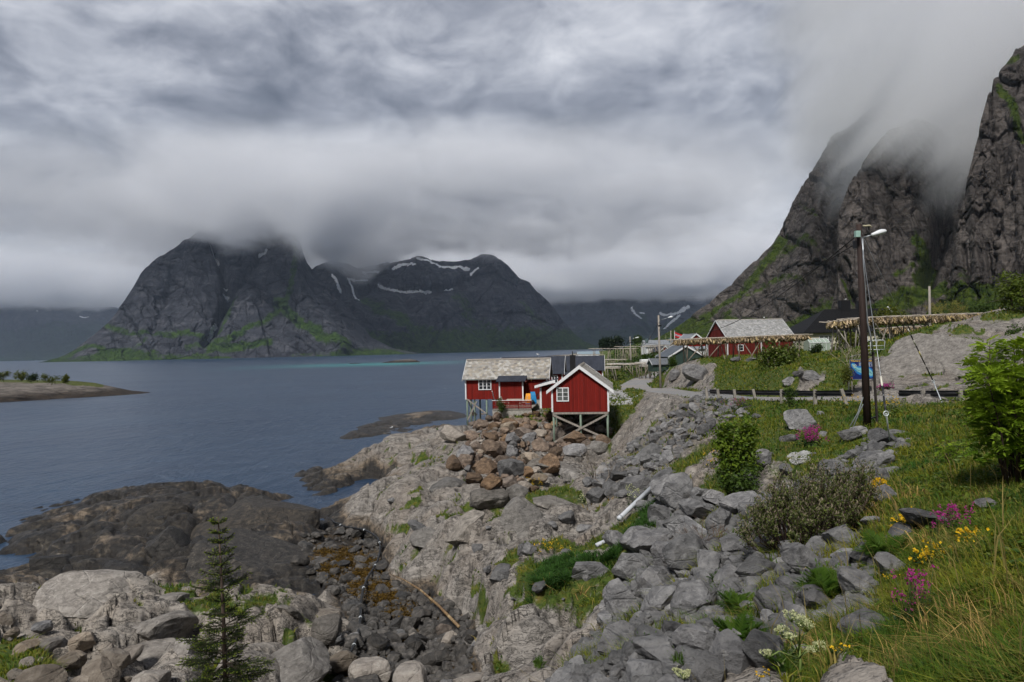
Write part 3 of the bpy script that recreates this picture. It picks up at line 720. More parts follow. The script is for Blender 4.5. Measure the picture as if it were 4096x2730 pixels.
lin = lambda xs, ys: (lambda sx: np.interp(sx / K, xs, ys))
MM = mountain_material("far massif rock", (.015, .016, .021), (.046, .049, .061), (.128, .130, .146), (.009, .028, .005), (.060, .108, .013), .02)
PROF = ([0, .12, .3, .55, .8, 1], [0, .07, .24, .52, .82, 1])
PROF2 = ([0, .10, .35, .6, .85, 1], [0, .06, .30, .60, .88, 1])
q1 = mountain("mountain", [(60, 838), (95, 832), (135, 822), (165, 808), (215, 772), (250, 742), (272, 716), (290, 690), (306, 664), (322, 636), (338, 612), (346, 606), (352, 598), (375, 583), (400, 568), (425, 556), (440, 545), (455, 528), (480, 500), (505, 478), (535, 462), (570, 455), (600, 470), (632, 500), (660, 528), (682, 546), (690, 560), (697, 585), (706, 606), (722, 628), (745, 655), (775, 690), (806, 720), (830, 745), (850, 775), (900, 800), (960, 812)],
    lin([60, 400, 800, 960], [2420, 2500, 2520, 2750]), lin([60, 300, 560, 690, 830, 960], [60, 420, 620, 560, 330, 60]), PROF, int(760 * QL), int(330 * QL),
    relief=[([(487, 545), (505, 600), (519, 640), (522, 690), (508, 720), (495, 760), (470, 785)], 9, -85), ([(615, 560), (585, 610), (545, 660), (515, 710)], 10, -45), ([(682, 545), (676, 600), (690, 660), (720, 720), (790, 800)], 20, 75), ([(425, 560), (440, 640), (470, 700)], 14, 40), ([(440, 640), (460, 690), (478, 730)], 6, -30), ([(560, 700), (620, 640), (660, 600)], 22, 30), ([(330, 640), (300, 720), (220, 790)], 24, 25), ([(400, 620), (380, 700), (350, 760)], 9, -22)],
    grass=[([(245, 752), (300, 765), (370, 770), (430, 765), (470, 775)], 12, .85), ([(430, 800), (520, 790), (600, 745), (660, 690), (680, 620), (678, 560)], 13, .72), ([(480, 805), (560, 800), (620, 790)], 10, .9), ([(640, 690), (690, 740), (750, 790), (800, 805)], 14, .9), ([(540, 680), (520, 730), (500, 770)], 9, .75), ([(150, 820), (200, 800), (260, 810)], 8, .8), ([(300, 800), (340, 780)], 7, .7)],
    snow=[([(486, 548), (492, 565), (504, 588)], 3.3), ([(616, 566), (610, 574), (598, 583)], 3.9), ([(519, 648), (523, 650)], 4.0), ([(518, 668), (523, 666), (526, 670)], 4.8), ([(494, 742), (488, 752), (486, 760), (480, 770)], 5.4)],
    amp=46, nscale=240, tone=(0, 0, 0, .22), seed=2.0, blk=[(120, 210, 20, 3, .5), (40, 66, 8, 4, .5)], lowgrass=(-.02, .10))
tag(link("mountain", q1, MM), kind='structure')
q2 = mountain("mountain", [(640, 700), (690, 640), (730, 610), (770, 596), (800, 606), (822, 618), (850, 612), (890, 602), (930, 596), (965, 589), (990, 597), (1030, 600), (1075, 600), (1105, 590), (1130, 594), (1152, 603), (1166, 612), (1178, 626), (1190, 640), (1215, 652), (1232, 672), (1252, 690), (1270, 708), (1285, 726), (1302, 745), (1322, 768), (1345, 785), (1375, 797), (1410, 803)],
    lin([640, 1000, 1410], [2850, 3300, 4300]), lin([640, 800, 1100, 1300, 1410], [500, 700, 700, 350, 60]), ([0, .1, .3, .6, .85, 1], [0, .06, .3, .58, .84, 1]), int(620 * QL), int(270 * QL),
    relief=[([(790, 690), (850, 660), (930, 660), (1000, 668), (1080, 650)], 14, -70), ([(1130, 600), (1150, 680), (1200, 740), (1260, 790)], 24, 60), ([(760, 640), (800, 690), (830, 740)], 22, 70), ([(1000, 690), (1040, 760), (1060, 800)], 18, 40), ([(930, 680), (960, 750), (1000, 800)], 12, -50), ([(1090, 680), (1110, 740), (1130, 790)], 12, -45)],
    grass=[([(840, 690), (900, 720), (980, 770), (1080, 800)], 24, .8), ([(1050, 690), (1100, 740), (1180, 790), (1300, 800)], 22, .75), ([(860, 780), (960, 800), (1100, 806)], 16, .95), ([(1200, 700), (1240, 740), (1280, 780)], 14, .6)],
    snow=[([(762, 648), (774, 664), (784, 678)], 4.2), ([(800, 645), (812, 668), (824, 694)], 3.8), ([(755, 728), (766, 736), (776, 740)], 4.0), ([(836, 628), (852, 624), (872, 620)], 3.5), ([(872, 648), (905, 656), (940, 658), (988, 663)], 3.4), ([(905, 608), (930, 605), (955, 612)], 5), ([(960, 596), (985, 600), (1010, 612), (1055, 612), (1075, 622)], 4.2), ([(846, 640), (800, 646)], 2.4), ([(1080, 630), (1096, 622)], 3.5), ([(1020, 660), (1040, 655)], 2), ([(838, 612), (838, 612)], 3)],
    amp=50, nscale=260, tone=(0, 0, 0, .40), seed=11.0, blk=[(150, 200, 20, 5, -.5), (55, 70, 8, 6, -.5)], lowgrass=(.10, .35))
tag(link("mountain", q2, MM), kind='structure')
MF = mountain_material("distant fjord hills", (.018, .021, .028), (.045, .048, .058), (.10, .10, .11), (.008, .022, .010), (.026, .052, .016), .01)
q3 = mountain("mountain", [(-1500, 838), (-1300, 760), (-1000, 700), (-700, 668), (-420, 680), (-220, 690), (-60, 670), (0, 684), (30, 690), (70, 676), (110, 690), (160, 700), (200, 705), (260, 704), (330, 730), (400, 800), (440, 838)],
    lin([-1500, 440], [7600, 7600]), lin([-1500, -1000, 330, 440], [60, 2400, 1500, 60]), PROF2, int(420 * QL), int(130 * QL), relief=[([(60, 690), (120, 690), (122, 730)], 6, 120), ([(20, 720), (120, 745), (190, 760), (240, 790)], 22, 160), ([(0, 760), (100, 790)], 14, -90)],
    grass=[([(0, 780), (120, 775), (220, 800)], 26, .55)], snow=[([(182, 728), (196, 731), (204, 728)], 1.8), ([(85, 720), (90, 722)], 1.2)], amp=95, nscale=620, tone=(0, 0, 0, .5), seed=5.0, lowgrass=(.15, .6))
tag(link("mountain", q3, MF), kind='structure')
q4 = mountain("mountain", [(1180, 690), (1240, 668), (1300, 676), (1345, 668), (1400, 650), (1440, 642), (1480, 655), (1520, 640), (1570, 640), (1620, 650), (1680, 660), (1760, 690)],
    lin([1180, 1760], [6200, 6200]), lin([1180, 1760], [1500, 1500]), PROF2, int(300 * QL), int(150 * QL), relief=[([(1390, 700), (1440, 740), (1480, 760)], 16, 150), ([(1400, 705), (1440, 735), (1490, 758)], 5, -130), ([(1330, 700), (1360, 750)], 14, 100), ([(1540, 690), (1500, 760)], 14, -110)],
    grass=[([(1300, 770), (1400, 790), (1500, 780)], 22, .8), ([(1480, 735), (1510, 770)], 14, .7)], snow=[([(1452, 712), (1462, 728), (1472, 738)], 4.5), ([(1515, 716), (1545, 722), (1580, 708)], 5.5), ([(1560, 726), (1540, 740), (1525, 752)], 3.4), ([(1470, 722), (1480, 724)], 2.5)], amp=70, nscale=430, tone=(0, 0, 0, .55), seed=8.0, lowgrass=(.10, .50))
tag(link("mountain", q4, MF), kind='structure')

MR = mountain_material("near cliff rock", (.030, .026, .025), (.090, .079, .073), (.20, .175, .158), (.014, .034, .004), (.085, .115, .015), .075)
q5 = mountain("mountain", [(1440, 802), (1480, 792), (1512, 776), (1545, 760), (1580, 735), (1600, 716), (1622, 700), (1650, 678), (1680, 655), (1700, 634), (1722, 613), (1745, 594), (1768, 572), (1785, 548), (1798, 520), (1812, 494), (1822, 468), (1838, 438), (1850, 412), (1866, 390), (1878, 372), (1892, 345), (1904, 326), (1912, 318), (1934, 300), (1965, 276), (2010, 246), (2070, 215), (2140, 200), (2240, 190), (2330, 190)],
    lin([1440, 1600, 1900, 2330], [1050, 800, 640, 640]), lin([1440, 1600, 1900, 2100, 2330], [40, 150, 260, 330, 330]), ([0, .25, .42, .7, .88, 1], [0, .09, .26, .62, .86, 1]), int(640 * QL), int(330 * QL),
    relief=[([(1880, 500), (1850, 600), (1800, 700)], 24, 16), ([(1910, 380), (1900, 520), (1925, 640), (1950, 720)], 14, -22), ([(1790, 560), (1740, 650), (1680, 720)], 20, 12), ([(1850, 640), (1880, 700)], 8, -10), ([(1760, 680), (1790, 730)], 7, -8)],
    grass=[([(1540, 775), (1620, 730), (1700, 680), (1760, 610), (1800, 560)], 15, .95), ([(1780, 590), (1850, 560), (1900, 600)], 16, .62), ([(1700, 700), (1780, 640), (1860, 650)], 12, .55), ([(1690, 740), (1760, 735)], 10, .7), ([(1500, 800), (1600, 775), (1680, 745)], 20, 1.0), ([(1840, 470), (1880, 520)], 10, .5)],
    snow=[], amp=14, nscale=62, tone=(0, 0, 0, .34), seed=21.0, blk=[(34, 60, 8, 7, .45), (11, 19, 3.0, 8, .3), (4.5, 7, 1.1, 9, .2)], lowgrass=(.05, .16), grain=(1, 1, .4))
tag(link("mountain", q5, MR), kind='structure')
q6 = mountain("mountain", [(1890, 760), (1900, 735), (1912, 690), (1920, 640), (1922, 590), (1920, 545), (1924, 500), (1936, 462), (1950, 425), (1966, 398), (1985, 370), (2000, 345), (2025, 315), (2060, 292), (2100, 280), (2140, 282), (2190, 292), (2240, 286), (2290, 300), (2330, 330)],
    lin([1890, 2330], [520, 510]), lin([1890, 1930, 2080, 2200, 2330], [60, 110, 210, 230, 230]), ([0, .3, .45, .75, 1], [0, .12, .30, .74, 1]), int(560 * QL), int(330 * QL),
    relief=[([(2070, 330), (2090, 450), (2095, 560), (2100, 640)], 14, 9), ([(1990, 430), (1980, 560), (1990, 680)], 16, 9), ([(2175, 300), (2172, 420), (2160, 540), (2130, 640)], 17, -42), ([(2040, 480), (2050, 620)], 7, -7), ([(1930, 620), (1960, 690)], 7, -9)],
    grass=[([(2110, 560), (2140, 600), (2120, 650)], 20, .9), ([(2060, 640), (2100, 620)], 12, .6), ([(1935, 640), (1960, 700)], 6, .8), ([(2090, 690), (2000, 730), (1920, 745), (1880, 760)], 24, 1.0), ([(2180, 660), (2080, 700)], 22, .9), ([(2010, 400), (2050, 440)], 8, .4)],
    snow=[], amp=11, nscale=48, tone=(0, 0, 0, .22), seed=33.0, blk=[(22, 50, 6, 10, .12), (8, 17, 2.4, 11, .15), (3.2, 6, .9, 12, .1)], lowgrass=(.10, .22), grain=(1, 1, .4))
tag(link("mountain", q6, MR), kind='structure')
q7 = mountain("mountain", [(2130, 720), (2150, 700), (2172, 668), (2184, 630), (2190, 580), (2196, 535), (2204, 490), (2213, 455), (2220, 420), (2228, 388), (2236, 352), (2247, 315), (2252, 285), (2262, 250), (2268, 222), (2276, 205), (2280, 180), (2292, 172), (2304, 162), (2312, 150), (2322, 140), (2330, 124), (2342, 114), (2354, 100), (2380, 84), (2420, 50), (2480, 20), (2560, -20), (2660, -40), (2780, 40)],
    lin([2130, 2400, 2780], [430, 400, 380]), lin([2130, 2200, 2300, 2500, 2780], [50, 80, 130, 190, 190]), ([0, .28, .42, .75, 1], [0, .12, .30, .74, 1]), int(620 * QL), int(380 * QL),
    relief=[([(2230, 420), (2240, 560), (2250, 640)], 10, 8), ([(2290, 300), (2300, 420), (2290, 560)], 12, -8), ([(2330, 250), (2340, 420), (2350, 600)], 16, 8), ([(2270, 560), (2280, 660)], 6, -6), ([(2215, 560), (2225, 640)], 6, -6)],
    grass=[([(2300, 200), (2330, 250), (2350, 330)], 14, .7), ([(2290, 160), (2340, 140)], 8, .6), ([(2250, 680), (2320, 700), (2360, 690)], 24, .9), ([(2100, 720), (2200, 705)], 24, 1.0), ([(2260, 450), (2300, 500)], 8, .35)],
    snow=[], amp=8, nscale=34, tone=(0, 0, 0, .20), seed=47.0, blk=[(17, 46, 5, 13, -.1), (6.5, 15, 2.0, 14, -.1), (2.6, 5, .8, 15, 0)], lowgrass=(.09, .20), grain=(1, 1, .35))
tag(link("mountain", q7, MR), kind='structure')
# ------------------------------------------------------------------ air: haze box, and the low cloud that swallows the summits
def vol_box(name, a, b, mat):
    o = MB().box(a, b).build(name, mat)
    tag(o, kind='stuff'); return o
t = NT("pale sea air")
pv = t.n('ShaderNodeVolumePrincipled', {'Color': (.62, .74, .92, 1), 'Density': 3.6e-5, 'Anisotropy': 0.2})
on = t.n('ShaderNodeOutputMaterial'); t.t.links.new(pv.outputs[0], on.inputs['Volume'])
HAZE = vol_box("haze", (-16000, -120, -8), (7000, 12500, 1500), t.m)

def mist_material(name, dens, build, step):
    t = NT(name); o = t.obj()
    sep = t.n('ShaderNodeSeparateXYZ', {0: o})
    d = build(t, o, sep.outputs[0], sep.outputs[1], sep.outputs[2])
    pv = t.n('ShaderNodeVolumePrincipled', {'Color': (.962, .970, .988, 1), 'Density': t.math('MULTIPLY', d, dens), 'Anisotropy': -0.35})
    on = t.n('ShaderNodeOutputMaterial'); t.t.links.new(pv.outputs[0], on.inputs['Volume'])
    try: t.m.cycles.volume_step_rate = step
    except Exception: pass
    return t.m

def edge(t, v, a0, a1, b0, b1):
    return t.math('MULTIPLY', t.mr(v, a0, a1), t.mr(v, b0, b1, 1, 0))

def cap(base, thick, rng, sc, drop):
    """ragged cloud base at height `base`, fading out at the sides of the box"""
    (x0, x1), (y0, y1), (z0, z1) = rng
    def f(t, o, x, y, z):
        n = t.noise(t.map(o, scale=(1, 1, 1.7)), sc, 8, .64, .7)
        h = t.math('ADD', z, t.math('MULTIPLY', t.math('SUBTRACT', n, .5), 3.4 * thick))
        for (cx, cw, dp) in drop:      # where the base hangs lower
            e = t.math('DIVIDE', t.math('SUBTRACT', x, cx), cw)
            h = t.math('MULTIPLY_ADD', t.math('EXPONENT', t.math('MULTIPLY', t.math('MULTIPLY', e, e), -1)), dp, h)
        d = t.mr(h, base, base + thick)
        d = t.math('MULTIPLY', d, d)
        d = t.math('MULTIPLY', d, t.mr(t.noise(t.map(o, loc=(7, 3, 1), scale=(1, 1, 2.2)), sc * .5, 6, .6, 1.0), .36, .64, .12, 1.7))
        mx, my = (x1 - x0) * .40, (y1 - y0) * .12
        d = t.math('MULTIPLY', d, edge(t, x, x0, x0 + mx, x1 - mx, x1))
        d = t.math('MULTIPLY', d, edge(t, y, y0, y0 + my, y1 - my, y1))
        return t.math('MULTIPLY', d, t.mr(z, z1 - (z1 - z0) * .35, z1, 1, 0))
    return f
def add_cap(base, thick, rng, sc, dens, drop, step):
    m = mist_material("low cloud", dens, cap(base, thick, rng, sc, drop), step)
    (x0, x1), (y0, y1), (z0, z1) = rng
    return vol_box("mist", (x0, y0, z0), (x1, y1, z1), m)
add_cap(505, 90, ((-2600, 1300), (2350, 4300), (300, 900)), .0050, .0085, [(-1110, 170, 85), (-780, 100, 150), (-300, 300, -45)], .45)
add_cap(610, 110, ((-9000, -3200), (6800, 11500), (350, 1300)), .0026, .005, [], .6)
add_cap(440, 85, ((-2600, 4200), (5200, 9500), (250, 1100)), .0034, .0055, [], .5)

def streams(t, o, x, y, z):
    v = t.map(o, loc=(0, 0, 0), rot=(0, R_(50), 0), scale=(1, 1, 1))
    n = t.noise(t.map(v, scale=(.0045, .007, .017)), 1.0, 6, .62, .9)
    n2 = t.noise(t.map(v, scale=(.0020, .003, .0055)), 1.0, 3, .5, .4)
    nn = t.math('ADD', t.math('MULTIPLY', n, .68), t.math('MULTIPLY', n2, .32))
    # they come off the cloud above along a base that rises away from the village, and hang lowest in the gully
    gx = t.math('DIVIDE', t.math('SUBTRACT', x, 400), 60)
    zz_ = t.math('MULTIPLY_ADD', t.math('EXPONENT', t.math('MULTIPLY', t.math('MULTIPLY', gx, gx), -1)), 30, t.math('MULTIPLY_ADD', y, -.20, z))
    d = t.mr(t.math('ADD', nn, t.mr(zz_, -8, 95, -.12, .14)), .49, .62)
    xw = t.math('MULTIPLY_ADD', t.math('SUBTRACT', n, .5), 190, t.math('MULTIPLY_ADD', y, -.46, x))
    d = t.math('MULTIPLY', d, edge(t, xw, -50, 110, 350, 450))
    d = t.math('MULTIPLY', d, edge(t, y, 525, 590, 1000, 1200))
    return t.math('MULTIPLY', d, t.mr(z, 340, 500, 1, 0))
vol_box("mist", (180, 500, 80), (1000, 1200, 520), mist_material("drifting mist", .0135, streams, .3))
# ------------------------------------------------------------------ building materials
def board_mat(name, c, pitch=.14, var=.25, rough=.75, horizontal=False):
    """boarded wall: boards counted along the wall, painted, weathered"""
    t = NT(name); tc = t.n('ShaderNodeTexCoord'); o = tc.outputs['Object']
    so = t.n('ShaderNodeSeparateXYZ', {0: o}); sn = t.n('ShaderNodeSeparateXYZ', {0: tc.outputs['Normal']})
    ax = t.math('ABSOLUTE', sn.outputs[0]); sel = t.math('GREATER_THAN', ax, .7)
    u = t.math('ADD', t.math('MULTIPLY', so.outputs[1], sel), t.math('MULTIPLY', so.outputs[0], t.math('SUBTRACT', 1.0, sel)))
    if horizontal: u = so.outputs[2]
    k = t.math('DIVIDE', u, pitch)
    fr = t.math('FRACT', k); idx = t.math('FLOOR', k)
    wn = t.n('ShaderNodeTexWhiteNoise', {'W': idx}, noise_dimensions='1D').outputs[0]
    gap = t.math('MULTIPLY', t.mr(fr, 0, .12), t.mr(fr, .80, .92, 1, .0))
    st = t.noise(t.map(o, scale=(9, 9, .8)), 1.0, 5, .65); bl = t.noise(o, 1.1, 4, .6)
    v = t.math('ADD', t.math('MULTIPLY', wn, .5), t.math('MULTIPLY', st, .5))
    col = t.ramp(v, [(0.2, tuple(q * (1 - var) for q in c)), (0.8, tuple(min(1, q * (1 + var)) for q in c))])
    col = t.mix(t.mr(bl, .5, .75, 0, .35), col, tuple(q * .6 for q in c))
    h = t.math('ADD', gap, t.math('MULTIPLY', st, .12))
    return t.out(col, rough, t.bump(h, .9, .02), .2)
RED = board_mat("red painted boards", (.165, .011, .007), .17)
REDW = board_mat("red weathered boards", (.115, .014, .010), .2, .4)
CREAM = board_mat("cream painted boards", (.62, .58, .44), .13, .08)
WHITEB = board_mat("white painted boards", (.66, .67, .66), .13, .08)
GREENB = board_mat("dark green boards", (.035, .06, .05), .14, .2)
WHITE = simple_mat("white paint", (.68, .69, .70), .55, .10, 5)
def metal_roof(name, c, pitch=.2):
    t = NT(name); o = t.obj(); so = t.n('ShaderNodeSeparateXYZ', {0: o})
    fr = t.math('PINGPONG', so.outputs[0], pitch / 2)
    n = t.noise(t.map(o, scale=(1, .25, 1)), 2.0, 4, .6)
    col = t.ramp(n, [(.3, tuple(q * .8 for q in c)), (.7, tuple(q * 1.25 for q in c))])
    sp = t.mr(t.noise(o, 7, 2, .5), .76, .80)
    col = t.mix(t.math('MULTIPLY', sp, .8), col, (.5, .5, .5))
    return t.out(col, .62, t.bump(t.mr(fr, 0, .03), 1.0, .05), .2)
BLACKROOF = metal_roof("dark blue grey metal roof", (.038, .043, .058))
TILEBLACK = metal_roof("black tiled roof", (.007, .007, .008), .3)
def slate_mat():
    t = NT("old slates"); o = t.obj()
    c = t.attr('tile', 0)
    n = t.noise(o, 5, 5, .65); n2 = t.noise(o, 22, 4, .7)
    col = t.mix(t.mr(n, .48, .68, 0, .45), c, (.20, .175, .14)); col = t.mix(t.mr(n2, .56, .70, 0, .6), col, (.52, .50, .46))
    return t.out(col, .85, t.bump(n2, .5, .02), .2)
SLATE = slate_mat()
GLASS = NT("dark window glass").out((.018, .022, .026), .08, None, .6)
CURTAIN = simple_mat("window glass with pale curtains behind", (.10, .11, .105), .15, .6, 3)
STEELBLK = simple_mat("black sheet metal", (.012, .012, .014), .45, .3, 6)
WOODGREY = simple_mat("weathered grey timber", (.26, .235, .205), .85, .35, 4, stretch=(3, 3, .6))
WOODPALE = simple_mat("bleached rack poles", (.42, .37, .31), .85, .3, 3)
WOODDARK = simple_mat("dark tarred pole", (.030, .018, .015), .75, .4, 5, stretch=(6, 6, .5), bump=.01)
POSTGREEN = simple_mat("greenish impregnated post", (.17, .22, .17), .85, .35, 4, stretch=(2, 2, .6))
CONCRETE = simple_mat("concrete", (.33, .31, .28), .9, .25, 5, bump=.01)
GALV = simple_mat("galvanised steel", (.34, .36, .38), .4, .3, 3, metal=.7)
RAILBLK = simple_mat("worn guardrail steel", (.055, .055, .06), .42, .8, 2.2, metal=.55, stretch=(.6, .6, 5))
WIREBLK = simple_mat("black cable", (.012, .012, .013), .6, .1, 4)

def slate_roof(L, run, rise, tile=.36, row=.27, seed=1, tint=0, sag=.0):
    """one slope of hung slates in local x (0..L) by y (0..run) rising in z; returns arrays"""
    rng = np.random.default_rng(seed)
    sl = math.hypot(run, rise); nr = int(sl / row) + 1; nc = int(L / tile) + 1
    vs, fs, cs = [], [], []
    ca, sa = run / sl, rise / sl
    pal = np.array([(.30, .29, .27), (.38, .365, .33), (.26, .24, .215), (.32, .285, .235), (.39, .38, .36), (.20, .19, .18), (.30, .275, .235)]) if not tint else np.array([(.26, .265, .265), (.32, .325, .33), (.29, .29, .285), (.24, .245, .25), (.36, .36, .36)])
    for r in range(nr):
        s0 = r * row
        for c in range(-1, nc + 1):
            x0 = (c + (.5 if r % 2 else 0)) * tile + rng.normal() * .012; x1 = x0 + tile * .97
            if x1 < 0.05 or x0 > L - .05: continue
            x0 = max(0, x0); x1 = min(L, x1)
            s1 = min(s0 + row * 1.55, sl); j = rng.normal() * .012; lift = .028 + rng.random() * .012
            m = (x0 + x1) / 2
            prof = [(x0, s1, .008), (x0, s0 + row * .30 + j, lift), (x0 + (x1 - x0) * .2, s0 + row * .08 + j, lift), (m, s0 + j, lift), (x1 - (x1 - x0) * .2, s0 + row * .08 + j, lift), (x1, s0 + row * .30 + j, lift), (x1, s1, .008)]
            n = len(vs)
            for (px, ps, up) in prof:
                ps = max(ps, -.02)
                vs.append((px, ps * ca - up * sa, ps * sa + up * ca))
            fs.append(tuple(range(n, n + 7)))
            col = pal[rng.integers(len(pal))] * (1 + rng.normal() * .12)
            cs += [np.clip(col, .03, .8)] * 7
    return np.array(vs), fs, np.array(cs)

def poly_mesh(name, vs, fs, cols=None):
    me = bpy.data.meshes.new(name); me.from_pydata([tuple(v) for v in vs], [], fs)
    if cols is not None:
        at = me.attributes.new('tile', 'FLOAT_COLOR', 'POINT'); c = np.concatenate([cols, np.ones((len(cols), 1))], 1).astype(np.float32)
        at.data.foreach_set("color", c.ravel())
    return me

def add_window(parent, x0, x1, z0, z1, y, ncase=2, rows=3, face='y', sgn=-1, mat=None, fw=.09, glass=None, cols=1):
    """window on the local plane y=const (face 'y') or x=const (face 'x'); outward direction sgn"""
    fr = MB(); gl = MB()
    def bx(b, u0, u1, w0, w1, d0, d1):
        a0, a1 = sorted((y + sgn * d0, y + sgn * d1))
        if face == 'y': b.box((u0, a0, w0), (u1, a1, w1))
        else: b.box((a0, u0, w0), (a1, u1, w1))
    bx(fr, x0, x1, z1 - fw, z1, .002, .07); bx(fr, x0, x1, z0, z0 + fw, .002, .07)
    bx(fr, x0, x0 + fw, z0 + fw, z1 - fw, .002, .07); bx(fr, x1 - fw, x1, z0 + fw, z1 - fw, .002, .07)
    w = (x1 - x0 - 2 * fw) / ncase
    for i in range(ncase):
        a = x0 + fw + i * w
        if i: bx(fr, a - .045, a + .045, z0 + fw, z1 - fw, .002, .062)
        for c in range(1, cols): bx(fr, a + w * c / cols - .015, a + w * c / cols + .015, z0 + fw, z1 - fw, .002, .05)
        for r in range(1, rows):
            zz = z0 + fw + (z1 - z0 - 2 * fw) * r / rows
            bx(fr, a + (.045 if i else 0), a + w - (.045 if i < ncase - 1 else 0), zz - .017, zz + .017, .002, .052)
    bx(gl, x0 + fw, x1 - fw, z0 + fw, z1 - fw, -.03, .025)
    f = fr.build('window', mat or WHITE, parent); gl.build('pane', glass or GLASS, f)
    return f

def house(name, label, cat, loc, rz, L, W, hw, rise, wall, roof='slate', trim=WHITE, oh=.35, group=None, seed=1, bargew=.17, th=.07, corner=True, z0=0.0, tint=0, gable_oh=.25):
    """walls with two gables, ridge along local x; y=0 is the front long side"""
    e = empty(name, loc, rz); tag(e, label, cat, group)
    b = MB()
    poly = [(0, z0), (W, z0), (W, hw), (W / 2, hw + rise), (0, hw)]
    b.prism(poly, 0, L, 0); b.build('wall', wall, e)
    sl = rise / (W / 2); run = W / 2 + oh; rz_ = run * sl; ez = hw - oh * sl
    for side in (0, 1):
        if roof == 'slate':
            vs, fs, cs = slate_roof(L + 2 * gable_oh, run, rz_, seed=seed + side, tint=tint)
            vs = vs + np.array((-gable_oh, -oh, ez + th))
        base = MB(); y0 = -oh
        n = np.array((0, -rz_, run)); n = n / np.linalg.norm(n) * th
        P4 = [(-oh, ez), (W / 2, hw + rise), (W / 2 + n[1] * 0, hw + rise + th * 1.15), (-oh + n[1] * .0, ez + th)]
        base.prism([(p, q) for p, q in P4], -gable_oh, L + gable_oh, 0)
        if side:
            base.v = [(x, W - y, z) for x, y, z in base.v]
            if roof == 'slate': vs[:, 1] = W - vs[:, 1]
        if roof == 'slate':
            k = len(base.v); allv = np.concatenate([np.array(base.v), vs]); allf = base.f + [tuple(i + k for i in f) for f in fs]
            allc = np.concatenate([np.full((k, 3), .14), cs])
            me = poly_mesh('roof', allv, allf, allc); link('roof', me, SLATE, e)
        else:
            base.build('roof', roof, e)
    if roof == 'slate':
        rc = MB(); rc.prism([(W / 2 - .16, hw + rise + th - .02), (W / 2, hw + rise + th + .12), (W / 2 + .16, hw + rise + th - .02)], -gable_oh, L + gable_oh, 0)
        rc.build('ridge_cap', WOODGREY if not tint else CONCRETE, e)
    if trim:
        for x in (-gable_oh - .035, L + gable_oh + .003):
            for side in (0, 1):
                m = MB(); f = (lambda y: y) if not side else (lambda y: W - y)
                m.prism([(f(-oh - .02), ez + th + .03), (f(W / 2), hw + rise + th + .07), (f(W / 2), hw + rise + th - bargew), (f(-oh - .02), ez + th - bargew)], x, x + .032, 0)
                m.build('bargeboard', trim, e)
        if corner:
            for x in (0, L):
                for y in (0, W):
                    m = MB(); sx = -1 if x == 0 else 1; sy = -1 if y == 0 else 1
                    xa, xb = sorted((x + sx * .025, x - sx * .12)); ya, yb = sorted((y + sy * .025, y - sy * .12))
                    m.box((xa, *sorted((y + sy * .003, y + sy * .028))[:1], z0), (xb, sorted((y + sy * .003, y + sy * .028))[1], hw - oh * sl * .2))
                    m.box((sorted((x + sx * .003, x + sx * .028))[0], sorted((y + sy * .002, y - sy * .12))[0], z0), (sorted((x + sx * .003, x + sx * .028))[1], sorted((y + sy * .002, y - sy * .12))[1], hw - .02))
                    m.build('corner_board', trim, e)
    return e

def loc_of(e): return e.matrix_basis
def world_of(e, p):
    c, s = math.cos(e.rotation_euler.z), math.sin(e.rotation_euler.z)
    return np.array((e.location.x + c * p[0] - s * p[1], e.location.y + s * p[0] + c * p[1], e.location.z + p[2]))
def stilt(e, x, y, ztop=0.0, r=.095, sink=.35):
    wp = world_of(e, (x, y, 0)); zb = float(gz(wp[0], wp[1])) - e.location.z - sink
    MB().tube([(x, y, zb), (x, y, ztop)], r, 8).build('post', POSTGREEN, e, True)
    return zb + sink

# --- cabin at the water, long side towards us
TH = R_(-8)
pA = PZ(1862, 1599, 6.0); LA = 9.15
cabA = house('red_cabin', "red boarded stilt cabin, its long side and mottled slate roof towards us, with terrace", 'cabin', tuple(pA), TH, LA, 4.6, 2.42, 1.85, RED, seed=3, corner=True)
add_window(cabA, 1.5, 2.95, 1.04, 2.24, 0, 3, 3)
# porch with its own dark lean-to roof
pm = MB(); pm.box((4.05, -1.25, -.15), (6.6, -.01, 2.02)); pm.build('porch', RED, cabA)
pr = MB(); pr.prism([(-1.72, 1.98), (.05, 2.46), (.05, 2.56), (-1.72, 2.08)], 3.75, 6.95, 0); pr.build('porch_roof', BLACKROOF, cabA)
for x in (4.05, 6.6):
    MB().box((x - .07, -1.285, -.15), (x + .07, -1.255, 1.98)).build('corner_board', WHITE, cabA)
MB().box((6.96, -1.74, 1.93), (7.0, .0, 2.06)).build('fascia', simple_mat("faded red trim", (.35, .10, .08), .7), cabA)
MB().tube([(7.42, -.01, 2.02), (7.42, -.12, 2.02)], .07, 10).build('wall_lamp', simple_mat("yellow lamp globe", (.75, .5, .05), .4), cabA, True)
for x, y in ((.15, .15), (2.35, .15), (.15, 4.4), (2.35, 4.4), (1.2, 2.3), (.15, 2.3)): stilt(cabA, x, y)
for a, b in (((.15, .04), (2.35, -1.6)), ((.2, -2.3), (1.25, -.2))):
    MB().beam((a[0], .02, a[1]), (b[0], .02, b[1]), .05, .15).build('brace', WOODGREY, cabA)
MB().beam((.15, .3, -.1), (.15, 4.3, -2.0), .05, .14).build('brace', WOODGREY, cabA)
MB().box((3.4, .1, -1.6), (9.0, 4.5, -.01)).build('foundation', CONCRETE, cabA)
